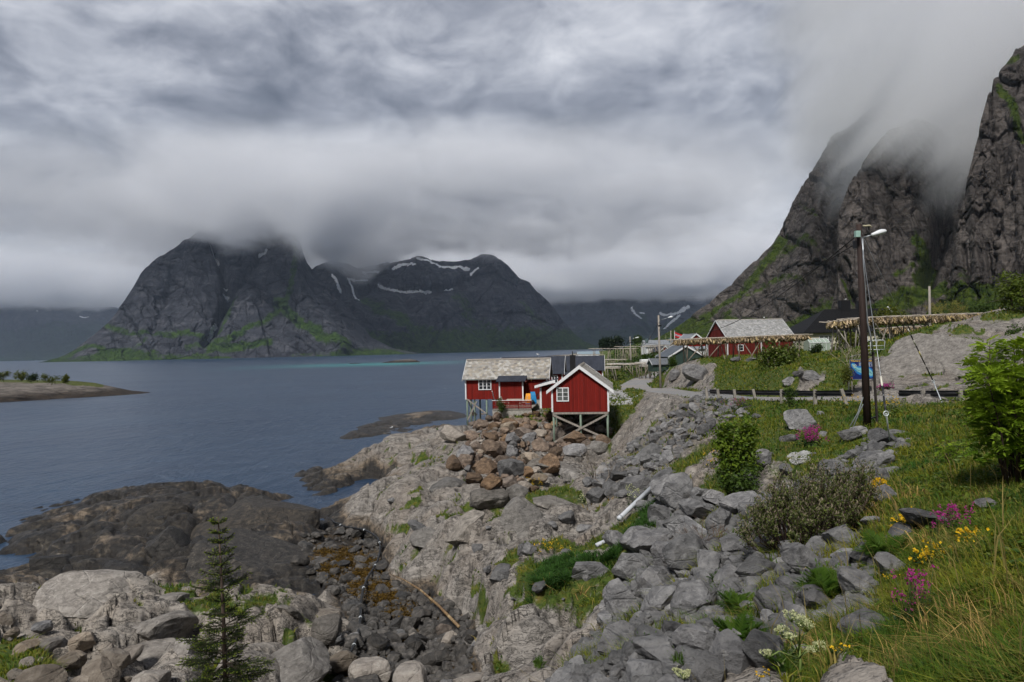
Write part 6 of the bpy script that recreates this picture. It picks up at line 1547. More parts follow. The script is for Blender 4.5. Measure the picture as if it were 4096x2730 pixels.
def rubble(poly, n, size_fn, seed, mat, label, cat='rubble'):
    r = np.random.default_rng(seed); P_ = np.array(poly, float); lo_, hi_ = P_.min(0), P_.max(0)
    c = r.uniform(lo_, hi_, size=(n * 3, 2)); c = c[poly_sd(c[:, 0], c[:, 1], poly) < 0][:n]
    base = [stone(900 + k, .1, True) for k in range(6)]; V, Fc = [], []; k0 = 0
    for (x, y) in c:
        p = hit(x, y)
        if p is None: continue
        s = size_fn(x, y) * math.exp(r.normal() * .45) / F * p[1] / 2
        v, f = base[r.integers(6)]; a = r.random() * 6.28; q = np.array([[math.cos(a), -math.sin(a), 0], [math.sin(a), math.cos(a), 0], [0, 0, 1]])
        b = r.normal() * .5; q = q @ np.array([[1, 0, 0], [0, math.cos(b), -math.sin(b)], [0, math.sin(b), math.cos(b)]])
        V.append((v * s * np.array((1.2, .9, .75))) @ q.T + p + np.array((0, 0, s * .25))); Fc.append(f + k0); k0 += len(v)
    o = link('rubble', np_mesh('rubble', np.concatenate(V), np.concatenate(Fc), False), mat); tag(o, label, cat, kind='stuff'); return o
rubble(Z_SCREE, 3600, lambda x, y: scree_size(x, y) * .42, 21, stone_mat("small scree", (.07, .07, .072), (.16, .157, .156), (.25, .243, .237), (.33, .32, .31)), "small grey rubble between the scree blocks")
rubble(Z_COVE, 1500, lambda x, y: float(np.interp(y, [2130, 2700], [13, 30])), 22, stone_mat("small beach stones", (.022, .021, .02), (.06, .055, .05), (.14, .125, .11), (.2, .19, .17), rough=.6), "small dark shingle on the cove floor")
rubble(BROWN_Z, 420, lambda x, y: 15, 23, stone_mat("small brown rubble", (.08, .05, .035), (.17, .11, .07), (.26, .17, .11), (.3, .25, .2)), "small brown rubble between the boulders under the cabins")
rubble([(2390, 1580), (2470, 1560), (2520, 1590), (2530, 1620), (2440, 1625), (2380, 1610)], 500, lambda x, y: 7, 24, stone_mat("pale gravel", (.17, .17, .17), (.28, .28, .275), (.40, .40, .39), (.48, .48, .47)), "pale gravel dumped beside the front gable")
rubble([(2830, 1600), (2960, 1600), (3010, 1625), (2960, 1650), (2860, 1640)], 700, lambda x, y: 6, 25, stone_mat("dark road gravel", (.05, .05, .052), (.09, .088, .088), (.14, .14, .14), (.2, .2, .2)), "dark road gravel tipped over the edge under the guardrail")
rubble([(3160, 1815), (3250, 1810), (3240, 1850), (3160, 1865)], 160, lambda x, y: 12, 26, stone_mat("white stone chips", (.30, .30, .29), (.44, .44, .43), (.56, .56, .54), (.6, .6, .6)), "white stone chips spilled between the grey rocks")

# ------------------------------------------------------------------ litter on the shore: pipe, pole, hose
WPIPE = simple_mat("white plastic pipe", (.46, .48, .51), .4, .12, 3)
def along(pts, lift): return [hit(a, b) + np.array((0, 0, lift)) for a, b in pts]
pa, pb2 = hit(2605, 1990), hit(2476, 2112)
e = empty('plastic_pipe', tuple((pa + pb2) / 2)); tag(e, "straight white plastic drain pipe lying down the slope among grass and rocks", 'pipe'); c_ = (pa + pb2) / 2
MB().tube([pa - c_ + (0, 0, .34), pb2 - c_ + (0, 0, .32)], .082, 14).build('tube', WPIPE, e, True)
MB().tube([pb2 - c_ + (pa - pb2) * .05 + (0, 0, .32), pb2 - c_ + (0, 0, .32)], .094, 14).build('collar', WPIPE, e, True)
q = hit(2398, 2186); e = empty('plastic_pipe', tuple(q)); tag(e, "short white pipe stub that sticks out of the grass below the long white pipe", 'pipe')
MB().tube([np.array((.25, .1, .15)), np.array((-.12, -.08, .05))], .07, 12).build('tube', WPIPE, e, True)
BAMB = NT("weathered bamboo"); o_ = BAMB.obj(); BAMB = BAMB.out(BAMB.ramp(BAMB.noise(o_, 2.2, 5, .6), [(.3, (.09, .05, .03)), (.5, (.20, .13, .065)), (.7, (.33, .25, .14))]), .6, None, .3)
pe0, pe1 = hit(1563, 2330), hit(1838, 2562); pe0[2] += .25; pe1[2] += .35
pts = [pe0 + (pe1 - pe0) * u + np.array((0, 0, .30 * math.sin(3.1416 * u) + .12)) for u in (0, .25, .5, .75, 1)]
c_ = pts[2].copy(); e = empty('bamboo_pole', tuple(c_)); tag(e, "long weathered bamboo pole lying across the stones of the cove", 'pole')
MB().tube([p - c_ for p in pts], [.016, .028, .040, .050, .055], 10).build('shaft', BAMB, e, True)
nd = MB()
for k in range(1, 16):
    u = k / 16 * 4; i = min(3, int(u)); p = pts[i] + (pts[i + 1] - pts[i]) * (u - i) - c_; d_ = (pts[i + 1] - pts[i]); d_ = d_ / np.linalg.norm(d_)
    r_ = .018 + .0095 * u; nd.tube([p - d_ * .02, p + d_ * .02], r_ + .009, 9)
nd.build('node_ring', simple_mat("dark bamboo node", (.12, .07, .035), .7), e, True)
HOSE = simple_mat("black rubber hose", (.014, .015, .017), .45, .3, 4)
hp = along([(1312, 2088), (1345, 2125), (1362, 2142), (1420, 2132), (1475, 2136), (1515, 2165), (1530, 2200), (1528, 2250), (1515, 2285), (1480, 2320), (1450, 2360), (1442, 2420), (1444, 2480), (1448, 2540), (1435, 2590), (1415, 2640), (1385, 2690)], .34)
for k in range(2):
    hp = [(hp[max(0, i - 1)] + 2 * hp[i] + hp[min(len(hp) - 1, i + 1)]) / 4 for i in range(len(hp))]
fine = []
for i in range(len(hp) - 1):
    for u in np.linspace(0, 1, 6)[:-1]:
        q = hp[i] + (hp[i + 1] - hp[i]) * u; fine.append(q)
fine = [np.array((q[0], q[1], max(q[2], float(gz(q[0], q[1])) + .25))) for q in fine]
for k in range(3): fine = [(fine[max(0, i - 1)] + 2 * fine[i] + fine[min(len(fine) - 1, i + 1)]) / 4 for i in range(len(fine))]
c_ = fine[40].copy(); e = empty('rubber_hose', tuple(c_)); tag(e, "black hose that snakes up the weedy cove between the rocks", 'hose')
MB().tube([q - c_ for q in fine], .055, 9).build('tube', HOSE, e, True)
cl = MB()
for i in range(8, len(fine) - 2, 11): cl.tube([fine[i] - c_, fine[i + 1] * .25 + fine[i] * .75 - c_], .066, 9)
cl.build('clamp', GALVL, e, True)
# gulls
GULLW = simple_mat("gull white", (.75, .75, .75), .7, .05); GULLG = simple_mat("gull grey wing", (.28, .30, .32), .7, .05)
def gull(p, rz, label, sitting=True):
    e = empty('gull', tuple(p), rz); tag(e, label, 'gull', None)
    MB().tube([(-.24, 0, .13), (-.1, 0, .15), (.06, 0, .19), (.14, 0, .25), (.18, 0, .31), (.24, 0, .32)], [.02, .075, .10, .065, .05, .02], 8).build('body', GULLW, e, True)
    for s in (-1, 1):
        if sitting: MB().tube([(.05, s * .07, .2), (-.1, s * .085, .18), (-.3, s * .03, .15)], [.03, .05, .01], 6).build('wing', GULLG, e, True)
        else: MB().add([(.08, s * .05, .2), (-.06, s * .05, .2), (-.02, s * .4, .34), (.1, s * .38, .34), (-.08, s * .72, .28), (-.03, s * .72, .28)], [(0, 1, 2, 3), (3, 2, 4, 5)]).build('wing', GULLG, e)
gull(world_of(barn, (9.0, 4.0, 6.98)), 1.2, "white gull standing on the ridge of the barn roof")
gull(P(1780, 1547, 205) * np.array((1, 1, 0)), 2.0, "white gull on the water left of the slate-roofed cabin")
q = hit(1566, 1716); gull(q, .4, "white gull on the dark skerry left of the cabins") if q is not None else None
gull(world_of(cabC, (4.7, 2.4, 4.5)), 3.0, "white gull perched on the dark roof ridge behind the slate roof")
gull(world_of(cream, (10.3, 4.4, 8.92)), .2, "white gull on the broad chimney of the cream house")
# ------------------------------------------------------------------ plants
def leaf_mat(name, trans=.35, rough=.6, use='tile', tint=None):
    t = NT(name); c = t.attr(use, 0)
    if tint: c = t.mix(.35, c, tint)
    d = t.n('ShaderNodeBsdfPrincipled', {'Base Color': c, 'Roughness': rough, 'Specular IOR Level': .25})
    tr = t.n('ShaderNodeBsdfTranslucent', {'Color': c})
    m = t.n('ShaderNodeMixShader', {0: trans, 1: d.outputs[0], 2: tr.outputs[0]})
    o = t.n('ShaderNodeOutputMaterial'); t.t.links.new(m.outputs[0], o.inputs[0]); return t.m
GRASSM = leaf_mat("grass blades", .30, .7); LEAFM = leaf_mat("broad leaves", .40, .5); NEEDLE = leaf_mat("spruce needles", .15, .6); PETAL = leaf_mat("petals", .3, .6)
BARK = simple_mat("grey brown bark", (.085, .062, .048), .9, .4, 12, stretch=(2, 2, .5)); BARKR = simple_mat("dark reddish bark", (.045, .028, .022), .9, .4, 12); BARKY = simple_mat("yellowish twigs", (.22, .19, .06), .9, .3, 8)

def blades(n, seed, weight, rng_r, len_fn, col_fn, name, label, wid=.0048, az_rng=(-42, 58), lean=.75, hmax=1.0, cluster=None):
    """loose grass blades over the ground, denser where weight() says so"""
    r = np.random.default_rng(seed)
    a = R_(az_rng[0]) + (R_(az_rng[1]) - R_(az_rng[0])) * r.random(n); q = np.exp(math.log(rng_r[0]) + (math.log(rng_r[1]) - math.log(rng_r[0])) * r.random(n))
    x = q * np.sin(a); y = q * np.cos(a)
    w = weight(x, y); k = r.random(n) < w; x, y, q = x[k], y[k], q[k]; n = len(x)
    z = gz(x, y) - .02
    L = len_fn(x, y, q, r); th = r.random(n) * 6.28; ln = np.abs(r.normal(size=n)) * lean + .1
    # blades droop downhill
    e = .3; gx = (gz(x + e, y) - gz(x - e, y)) / (2 * e); gy = (gz(x, y + e) - gz(x, y - e)) / (2 * e)
    dx = np.cos(th) * ln - gx * .45; dy = np.sin(th) * ln - gy * .45
    W = np.maximum(wid, q * .00062) * (.7 + .6 * r.random(n))
    px_, py_ = -np.sin(th + r.normal(size=n) * .8), np.cos(th + r.normal(size=n) * .8)
    base = np.stack([x, y, z], 1); side = np.stack([px_ * W, py_ * W, np.zeros(n)], 1)
    m1 = base + np.stack([dx * L * .28, dy * L * .28, L * .55], 1); tip = base + np.stack([dx * L, dy * L, L * (1.0 - .35 * np.clip(ln, 0, 1.3))], 1)
    V = np.stack([base - side, base + side, m1 - side * .75, m1 + side * .75, tip], 1).reshape(-1, 3)
    i = np.arange(n)[:, None] * 5
    F4 = i + np.array([[0, 1, 3, 2]]); F3 = i + np.array([[2, 3, 4]])
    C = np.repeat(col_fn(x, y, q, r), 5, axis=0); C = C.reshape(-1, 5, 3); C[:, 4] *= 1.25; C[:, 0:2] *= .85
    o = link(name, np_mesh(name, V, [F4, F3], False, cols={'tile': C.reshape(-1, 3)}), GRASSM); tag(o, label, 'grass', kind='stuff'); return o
NV = globals().get('VEG', 1.0)
def near_stone(x, y):
    """0 where a stone lies"""
    m = np.ones(len(x)); Q = np.array(PLACED)
    for i in range(0, len(Q), 60):
        d = np.hypot(x[:, None] - Q[None, i:i + 60, 0], y[:, None] - Q[None, i:i + 60, 1]) / Q[None, i:i + 60, 2]
        m = np.where(d.min(1) < .8, 0, m)
    return m
def g_w(x, y):
    g = gfield('grass', x, y); return np.clip((g - .30) * 1.8, 0, 1) * near_stone(x, y)
def g_col(x, y, q, r):
    n = len(x); pt = fbm(x * .45, y * .45, 3.0, 4); pf = fbm(x * 2.0, y * 2.0, 8.0, 2)
    green = np.array((.052, .102, .008)); yel = np.array((.200, .198, .014)); straw = np.array((.30, .215, .075)); rust = np.array((.16, .085, .025)); lush = np.array((.024, .092, .010))
    u = r.random(n)
    c = green[None] + (yel - green)[None] * np.clip(.35 + pt * 1.0 + (u - .5) * 1.0, 0, 1)[:, None]
    s = sstep(.48, .86, .5 * u + .5 + pf * .8 - .38 - .25 * pt)
    c = c + (straw - c) * (s * .75)[:, None]
    s2 = sstep(.2, .5, fbm(x * .8 + 5, y * .8, 1.0, 3)) * (r.random(n) < .18)
    c = c + (rust - c) * (s2 * .7)[:, None]
    s3 = sstep(.12, .4, fbm(x * .3 - 7, y * .3, 6.0, 3)) * .8
    c = c + (lush - c) * (s3 * (r.random(n) < .8))[:, None]
    return np.clip(c * (.7 + .6 * r.random(n))[:, None], 0, 1)
g_len = lambda x, y, q, r: (.11 + .08 * r.random(len(x)) + .10 * np.clip(fbm(x * .6, y * .6, 2.0, 3), -.5, 1)) * np.clip(.8 + q * .012, .8, 2.2) * (.6 + .7 * r.random(len(x)))
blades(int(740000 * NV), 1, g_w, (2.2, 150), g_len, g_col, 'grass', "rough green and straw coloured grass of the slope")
blades(int(90000 * NV), 6, lambda x, y: gfield('scree', x, y) * sstep(.02, .22, fbm(x * .9, y * .9, 61., 3)) * near_stone(x, y), (7, 50), lambda x, y, q, r: .16 + .18 * r.random(len(x)), g_col, 'grass', "sparse grass tufts between the scree blocks", az_rng=(-4, 30))
# long fine stalks near the viewer, and dry straw tussocks
blades(int(2600 * NV), 2, lambda x, y: g_w(x, y) * .5, (2.4, 16), lambda x, y, q, r: .42 + .35 * r.random(len(x)), lambda x, y, q, r: np.array((.20, .16, .05))[None] * (.6 + .8 * r.random(len(x)))[:, None], 'grass', "long dry stalks above the grass", wid=.0018, lean=.3)
TUS = [hit(*q) for q in ((3800, 2500), (3700, 2560), (3950, 2560), (3900, 2660), (3480, 2060), (3540, 2070), (2130, 2350), (2330, 2380), (2200, 2380), (3690, 2200), (3300, 2650), (4050, 2480), (3990, 2690), (3570, 2690), (2420, 2020), (3660, 1990))]
def tus_w(x, y):
    m = np.zeros(len(x))
    for p in TUS:
        if p is not None: m = np.maximum(m, np.exp(-((x - p[0]) ** 2 + (y - p[1]) ** 2) / (.016 * p[1]) ** 2))
    return m * .9
blades(int(270000 * NV), 3, tus_w, (2.4, 40), lambda x, y, q, r: .20 + .16 * r.random(len(x)), lambda x, y, q, r: np.array((.40, .27, .09))[None] * (.4 + .9 * r.random(len(x)))[:, None], 'grass', "tufts of dead straw in the grass", wid=.0022, lean=.9)

LUSH = [hit(*q) for q in ((2200, 2300), (2240, 2330), (2280, 2290), (2320, 2260), (2180, 2340), (2230, 2260), (2575, 2120), (2600, 2085), (2550, 2160), (2510, 2200), (2450, 2240), (2625, 2045))]
def lush_w(x, y):
    m = np.zeros(len(x))
    for p in LUSH: m = np.maximum(m, np.exp(-((x - p[0]) ** 2 + (y - p[1]) ** 2) / (.016 * p[1]) ** 2))
    return m * near_stone(x, y)
blades(int(700000 * NV), 5, lush_w, (12, 36), lambda x, y, q, r: (.18 + .20 * r.random(len(x))), lambda x, y, q, r: (np.array((.030, .078, .011))[None] * (.5 + 1.0 * r.random(len(x)))[:, None]), 'grass', "lush dark green tall grass in the hollow and along the white pipe", wid=.007, az_rng=(-6, 18), lean=.6)
# --- leaves on twigs
def leaf_cloud(pts, nrm, size, col, r, elong=1.6, fold=.25):
    """one folded rhombic leaf per point"""
    n = len(pts); d = nrm + r.normal(size=(n, 3)) * .55; d /= np.linalg.norm(d, axis=1)[:, None]
    a = np.cross(d, r.normal(size=(n, 3))); a /= np.linalg.norm(a, axis=1)[:, None] + 1e-9; b = np.cross(d, a)
    s = size * (.65 + .7 * r.random(n))[:, None]
    V = np.stack([pts - a * s * elong * .5, pts + b * s * .5 + d * s * fold, pts + a * s * elong * .5, pts - b * s * .5 + d * s * fold], 1).reshape(-1, 3)
    i = np.arange(n)[:, None] * 4
    return V, np.concatenate([i + np.array([[0, 1, 2]]), i + np.array([[0, 2, 3]])]), np.repeat(col, 4, axis=0)
def crown_points(r, lobes, n, shell=.75):
    L = np.array(lobes, float); w = (L[:, 3] * L[:, 4] * L[:, 5]) ** .67; w /= w.sum(); k = r.choice(len(L), size=n, p=w)
    d = r.normal(size=(n, 3)); d /= np.linalg.norm(d, axis=1)[:, None]
    rad = (r.random(n) ** (1 - shell)) * (1 + .25 * fbm(d[:, 0] * 2 + k, d[:, 1] * 2, d[:, 2] * 2, 3) * 1.6)
    return L[k, :3] + d * rad[:, None] * L[k, 3:6], d
def bush(name, label, cat, p, wd, ht, n, leaf, col, seed, nl=7, stems=6, group=None, bark=BARK, flowers=None, lean=0, trunk=.0, cl=1, stem_r=None):
    """shrub: forked stems, leaf clusters on uneven lobes"""
    r = np.random.default_rng(seed); e = empty(name, tuple(p), r.random() * 6.28); tag(e, label, cat, group)
    lobes = []
    for i in range(nl):
        a = r.random() * 6.28; rr = r.random() ** .6 * .34 * wd; hh = trunk + (.18 + .74 * (i + .5) / nl) * (ht - trunk) * (1 - .25 * (rr / wd))
        sz = (.17 + .10 * r.random()); lobes.append((rr * math.cos(a) + lean * hh, rr * math.sin(a), hh, wd * sz, wd * sz, ht * sz * (.8 + .4 * r.random())))
    st = MB(); sr = stem_r or ht * .011
    for i in range(stems):
        l = lobes[i % nl]; b = np.array((r.normal() * .05 * wd, r.normal() * .05 * wd, -.1)); t_ = np.array(l[:3]); m = b * .5 + t_ * .5 + r.normal(size=3) * .05 * wd
        st.tube([b, m, t_, t_ + (t_ - m) * .6], [sr * 1.6, sr * 1.2, sr * .8, sr * .3], 6)
        for k in range(3):
            q = m + (t_ - m) * r.random(); st.tube([q, q + r.normal(size=3) * np.array((.16, .16, .12)) * wd + (0, 0, .05 * ht)], sr * .5, 5, sr * .15)
    st.build('stem', bark, e, True)
    nc = max(20, n // 9); C, D = crown_points(r, lobes, nc)
    pts = np.repeat(C, 9, axis=0)[:n] + r.normal(size=(min(n, nc * 9), 3)) * leaf * 1.5; nn = np.repeat(D, 9, axis=0)[:len(pts)] * .5 + np.array((0, 0, .7))
    base = np.array(col[0]); alt = np.array(col[1]); u = np.repeat(r.random(nc), 9)[:len(pts)]; u2 = r.random(len(pts))
    cc = base[None] + (alt - base)[None] * np.clip(.55 * u + .45 * u2, 0, 1)[:, None]; cc = cc * (.7 + .6 * r.random(len(pts)))[:, None]
    V, Fc, Cc = leaf_cloud(pts, nn, leaf, cc, r)
    link('foliage', np_mesh('foliage', V, Fc, False, cols={'tile': Cc}), LEAFM, e)
    if flowers:
        nf, fcol, fs = flowers; C, D = crown_points(r, lobes, nf, .95)
        V, Fc, Cc = leaf_cloud(C + D * leaf, D, fs, np.repeat(np.array(fcol)[None], nf, 0), r, 1.0)
        link('blossom', np_mesh('blossom', V, Fc, False, cols={'tile': Cc}), PETAL, e)
    return e
def bush_at(box, n, leaf, col, name, label, cat, seed, d=None, **kw):
    x0, y0, x1, y1 = box; cx = (x0 + x1) / 2
    if d is None: p = hit(cx, y1)
    else: p = P(cx, y1, d)
    if p is None: p = P(cx, y1, d or 100)
    dd = p[1]; return bush(name, label, cat, p, (x1 - x0) / F * dd * 1.02, (y1 - y0) / F * dd, int(n * min(1, NV + .3)), leaf, col, seed, **kw)
GRN = ((.030, .062, .012), (.085, .135, .022)); YGR = ((.06, .085, .012), (.16, .17, .025)); DGR = ((.018, .036, .010), (.045, .075, .015))
bush_at((3037, 1385, 3200, 1560), 5200, .15, ((.040, .075, .012), (.125, .16, .022)), 'bush', "leafy flowering bush in front of the fish rack and barn", 'bush', 1, d=60, nl=13, stems=12, flowers=(170, (.42, .42, .20), .13))
bush_at((3330, 1338, 3450, 1406), 2200, .19, YGR, 'bush', "yellowish green bush in front of the cream house", 'bush', 2, d=98, nl=9)
bush_at((3240, 1380, 3296, 1420), 1200, .15, DGR, 'bush', "small dark round bush in front of the greenhouse", 'bush', 3, d=104, nl=6)
bush_at((3512, 1232, 3622, 1330), 2200, .2, YGR, 'bush', "bush with pale green leaves rising above the fish rack", 'bush', 4, d=105, nl=8)
bush_at((3490, 1300, 3620, 1400), 2200, .17, GRN, 'bush', "leafy bush seen between the posts of the fish rack", 'bush', 5, d=90, nl=8, flowers=(60, (.6, .6, .55), .12))
bush_at((2672, 1425, 2712, 1478), 900, .15, GRN, 'bush', "green bush beside the dark green shed", 'bush', 6, d=112, nl=6)
bush_at((3366, 1466, 3410, 1540), 800, .07, YGR, 'bush', "thin leafy sapling left of the welcome board", 'sapling', 7, d=44.5, nl=7, stems=4)
bush_at((3145, 1550, 3180, 1632), 420, .07, GRN, 'bush', "slim leafy sapling growing up in front of the guardrail", 'sapling', 8, nl=6, stems=3)
bush_at((1990, 1598, 2020, 1648), 500, .10, GRN, 'bush', "green plant at the left corner of the terrace", 'plant', 9, d=68.2, nl=5)
bush_at((2866, 1690, 2975, 1960), 2600, .075, ((.05, .11, .010), (.17, .23, .02)), 'bush', "bright green young elder bush growing out of the scree, left of the pair", 'bush', 10, nl=22, stems=14, flowers=(40, (.35, .40, .10), .08))
bush_at((2930, 1672, 3025, 1930), 1900, .075, ((.05, .11, .010), (.17, .23, .02)), 'bush', "bright green young elder bush growing out of the scree, right and taller of the pair", 'bush', 19, nl=18, stems=10)
bush_at((2850, 1870, 3080, 1960), 1800, .07, GRN, 'bush', "low green shoots round the foot of the elder bush", 'plant', 11, nl=9, stems=8)
bush_at((4050, 1312, 4130, 1430), 1500, .12, GRN, 'bush', "dark bush in a crack of the pale outcrop", 'bush', 12, d=51, nl=8)
bush_at((4010, 1095, 4190, 1290), 3600, .16, ((.05, .09, .012), (.15, .19, .025)), 'rowan_tree', "young rowan tree on top of the pale outcrop", 'tree', 13, d=60, nl=14, stems=9, trunk=.6, stem_r=.05)
for i, (b, lab) in enumerate([((-12, 1492, 38, 1522), "left bush of the row on the low islet"), ((62, 1486, 112, 1524), "tallest bush on the low islet"), ((112, 1503, 144, 1526), "small bush right of the tallest one on the islet"), ((165, 1504, 240, 1530), "wide low bush on the low islet"), ((252, 1507, 272, 1530), "thin shrub right of the wide low bush on the islet")]):
    dd = 186; p_ = P((b[0] + b[2]) / 2, b[3] - 2, dd)
    bush('islet_bush', lab, 'bush', p_, (b[2] - b[0]) / F * dd, (b[3] - b[1]) / F * dd, 700, .22, YGR if i != 2 else DGR, 40 + i, nl=6, group='bushes on the islet')
for i, (x0, y0, x1, y1) in enumerate([(2404, 1366, 2430, 1388), (2430, 1362, 2450, 1386), (2448, 1359, 2484, 1384)]):
    bush_at((x0, y0, x1, y1), 900, .9, ((.010, .022, .010), (.022, .042, .016)), 'conifer_clump', ["leftmost dark conifer clump on the far shore knoll", "middle dark conifer clump on the far shore knoll", "largest right hand conifer clump on the far shore knoll"][i], 'tree', 60 + i, d=430, nl=7, group='conifers on the far knoll')
for i, (x0, y0, x1, y1, d, lab) in enumerate([(2530, 1352, 2570, 1384, 400, "round scrub left of the white house gable"), (2680, 1330, 2740, 1372, 480, "scrub on the grassy ridge behind the flagpole"), (3640, 1275, 3760, 1340, 170, "scrub patch behind the second fish rack"), (3900, 1215, 4010, 1275, 190, "scrub patch on the apron above the outcrop"), (3800, 1230, 3880, 1278, 210, "small scrub patch beside the bare tree"), (3580, 1262, 3640, 1300, 160, "low scrub right of the cream house")]):
    bush_at((x0, y0, x1, y1), 1500, .32 if d < 300 else .6, GRN, 'scrub', lab, 'bush', 70 + i, d=d, nl=9)

# broad leaved weeds between the grass, and scrub on the apron of the cliff
def weeds(n, rng_r, azr, size, dens, cols, seed, name, label, lift):
    r = np.random.default_rng(seed); a = R_(azr[0]) + (R_(azr[1]) - R_(azr[0])) * r.random(n); q = np.exp(math.log(rng_r[0]) + (math.log(rng_r[1]) - math.log(rng_r[0])) * r.random(n)); x, y = q * np.sin(a), q * np.cos(a)
    k = r.random(n) < dens(x, y); x, y, q = x[k], y[k], q[k]; m = 7; k = np.repeat(np.arange(len(x)), m); s = size(q)[k]
    pts = np.stack([x[k] + r.normal(size=len(k)) * s * 1.3, y[k] + r.normal(size=len(k)) * s * 1.3, np.zeros(len(k))], 1); pts[:, 2] = gz(pts[:, 0], pts[:, 1]) + s * lift * r.random(len(k)) * (.6 + .8 * r.random(len(x)))[k]
    u = (fbm(x * .7, y * .7, 4.0, 3) + .5 + .3 * r.normal(size=len(x)))[k]; cc = np.array(cols[0])[None] + (np.array(cols[1]) - np.array(cols[0]))[None] * np.clip(u, 0, 1)[:, None]; cc *= (.65 + .7 * r.random(len(k)))[:, None]
    V, Fc, C = leaf_cloud(pts, np.tile((0, -.1, .8), (len(pts), 1)), 1.0, cc, r, 1.8)
    c = np.repeat(pts, 4, 0); V = c + (V - c) * np.repeat(s, 4)[:, None]
    o = link(name, np_mesh(name, V, Fc, False, cols={'tile': C}), LEAFM); tag(o, label, 'undergrowth', kind='stuff'); return o
pw = lambda x, y, f, t0, t1, z: sstep(t0, t1, fbm(x * f, y * f, z, 3))
weeds(20000, (3.0, 60), (-14, 56), lambda q: .020 + .0026 * q ** .9, lambda x, y: g_w(x, y) * pw(x, y, .5, -.02, .3, 40.), ((.032, .078, .010), (.125, .165, .018)), 31, 'undergrowth', "low leafy weeds growing among the grass", 2.2)
weeds(9000, (125, 330), (8, 42), lambda q: .14 + .0016 * q, lambda x, y: gfield('grass', x, y) * (.25 + .75 * pw(x, y, .05, -.05, .2, 50.)) * (gfield('road', x, y) < .05), ((.016, .040, .008), (.060, .100, .016)), 32, 'undergrowth', "green scrub and tall herbs on the slope behind the road", 3.4)
# bare tree behind the rack
def bare_tree(box, d, name, label, cat, bark, seed, depth=4, buds=None, spread=.55):
    r = np.random.default_rng(seed); x0, y0, x1, y1 = box; p = P((x0 + x1) / 2, y1, d) if d else hit((x0 + x1) / 2, y1)
    d = p[1]; W_, H_ = (x1 - x0) / F * d, (y1 - y0) / F * d
    e = empty(name, tuple(p)); tag(e, label, cat); m = MB(); tips = []
    def grow(q, v, L, rad, k):
        n = q + v * L; mid = (q + n) / 2 + r.normal(size=3) * L * .07
        m.tube([q, mid, n], [rad, rad * .85, rad * .65], 5); tips.append(n)
        if k == 0: return
        for j in range(3 if k > 1 else 2):
            w_ = v + r.normal(size=3) * spread; w_[2] = abs(w_[2]) * .8 + .12; w_ /= np.linalg.norm(w_)
            grow(n if j else mid * .3 + n * .7, w_, L * (.62 + .2 * r.random()), rad * .6, k - 1)
    for j in range(5):
        a = 6.28 * j / 5 + r.random(); v = np.array((math.cos(a) * .75, math.sin(a) * .4, .8)); v /= np.linalg.norm(v)
        grow(np.array((0, 0, -.1)), v, H_ * .36, H_ * .012, depth)
    m.build('branches', bark, e, True)
    if buds:
        T_ = np.array(tips); T_ = np.repeat(T_, buds[0], 0) + r.normal(size=(len(T_) * buds[0], 3)) * H_ * .03
        V, Fc, Cc = leaf_cloud(T_, np.tile((0, 0, 1.0), (len(T_), 1)), buds[1], np.array(buds[2])[None] * (.6 + .8 * r.random(len(T_)))[:, None], r)
        link('buds', np_mesh('buds', V, Fc, False, cols={'tile': Cc}), LEAFM, e)
    return e
bare_tree((3705, 1188, 3862, 1290), 130, 'bare_tree', "sparse yellowish tree with thin spreading twigs behind the fish rack", 'tree', BARKY, 3, 4, (2, .12, (.22, .20, .04)))
bare_tree((2380, 1760, 2440, 1955), None, 'dead_shrub', "dead grey shrub standing on the bare slabs", 'shrub', simple_mat("dead grey twigs", (.22, .19, .16), .9, .3, 6), 5, 3, None, .4)
bare_tree((2790, 2040, 2850, 2200), None, 'dead_shrub', "dry brown weed stalks against the leaning boulder", 'shrub', simple_mat("dry brown stalks", (.12, .08, .055), .9, .3, 6), 8, 3, None, .25)
bare_tree((3370, 1355, 3420, 1470), 47, 'dead_shrub', "thin pale bare shrub above the welcome board", 'shrub', simple_mat("pale dead twigs", (.30, .26, .2), .9, .3, 6), 9, 3, None, .35)

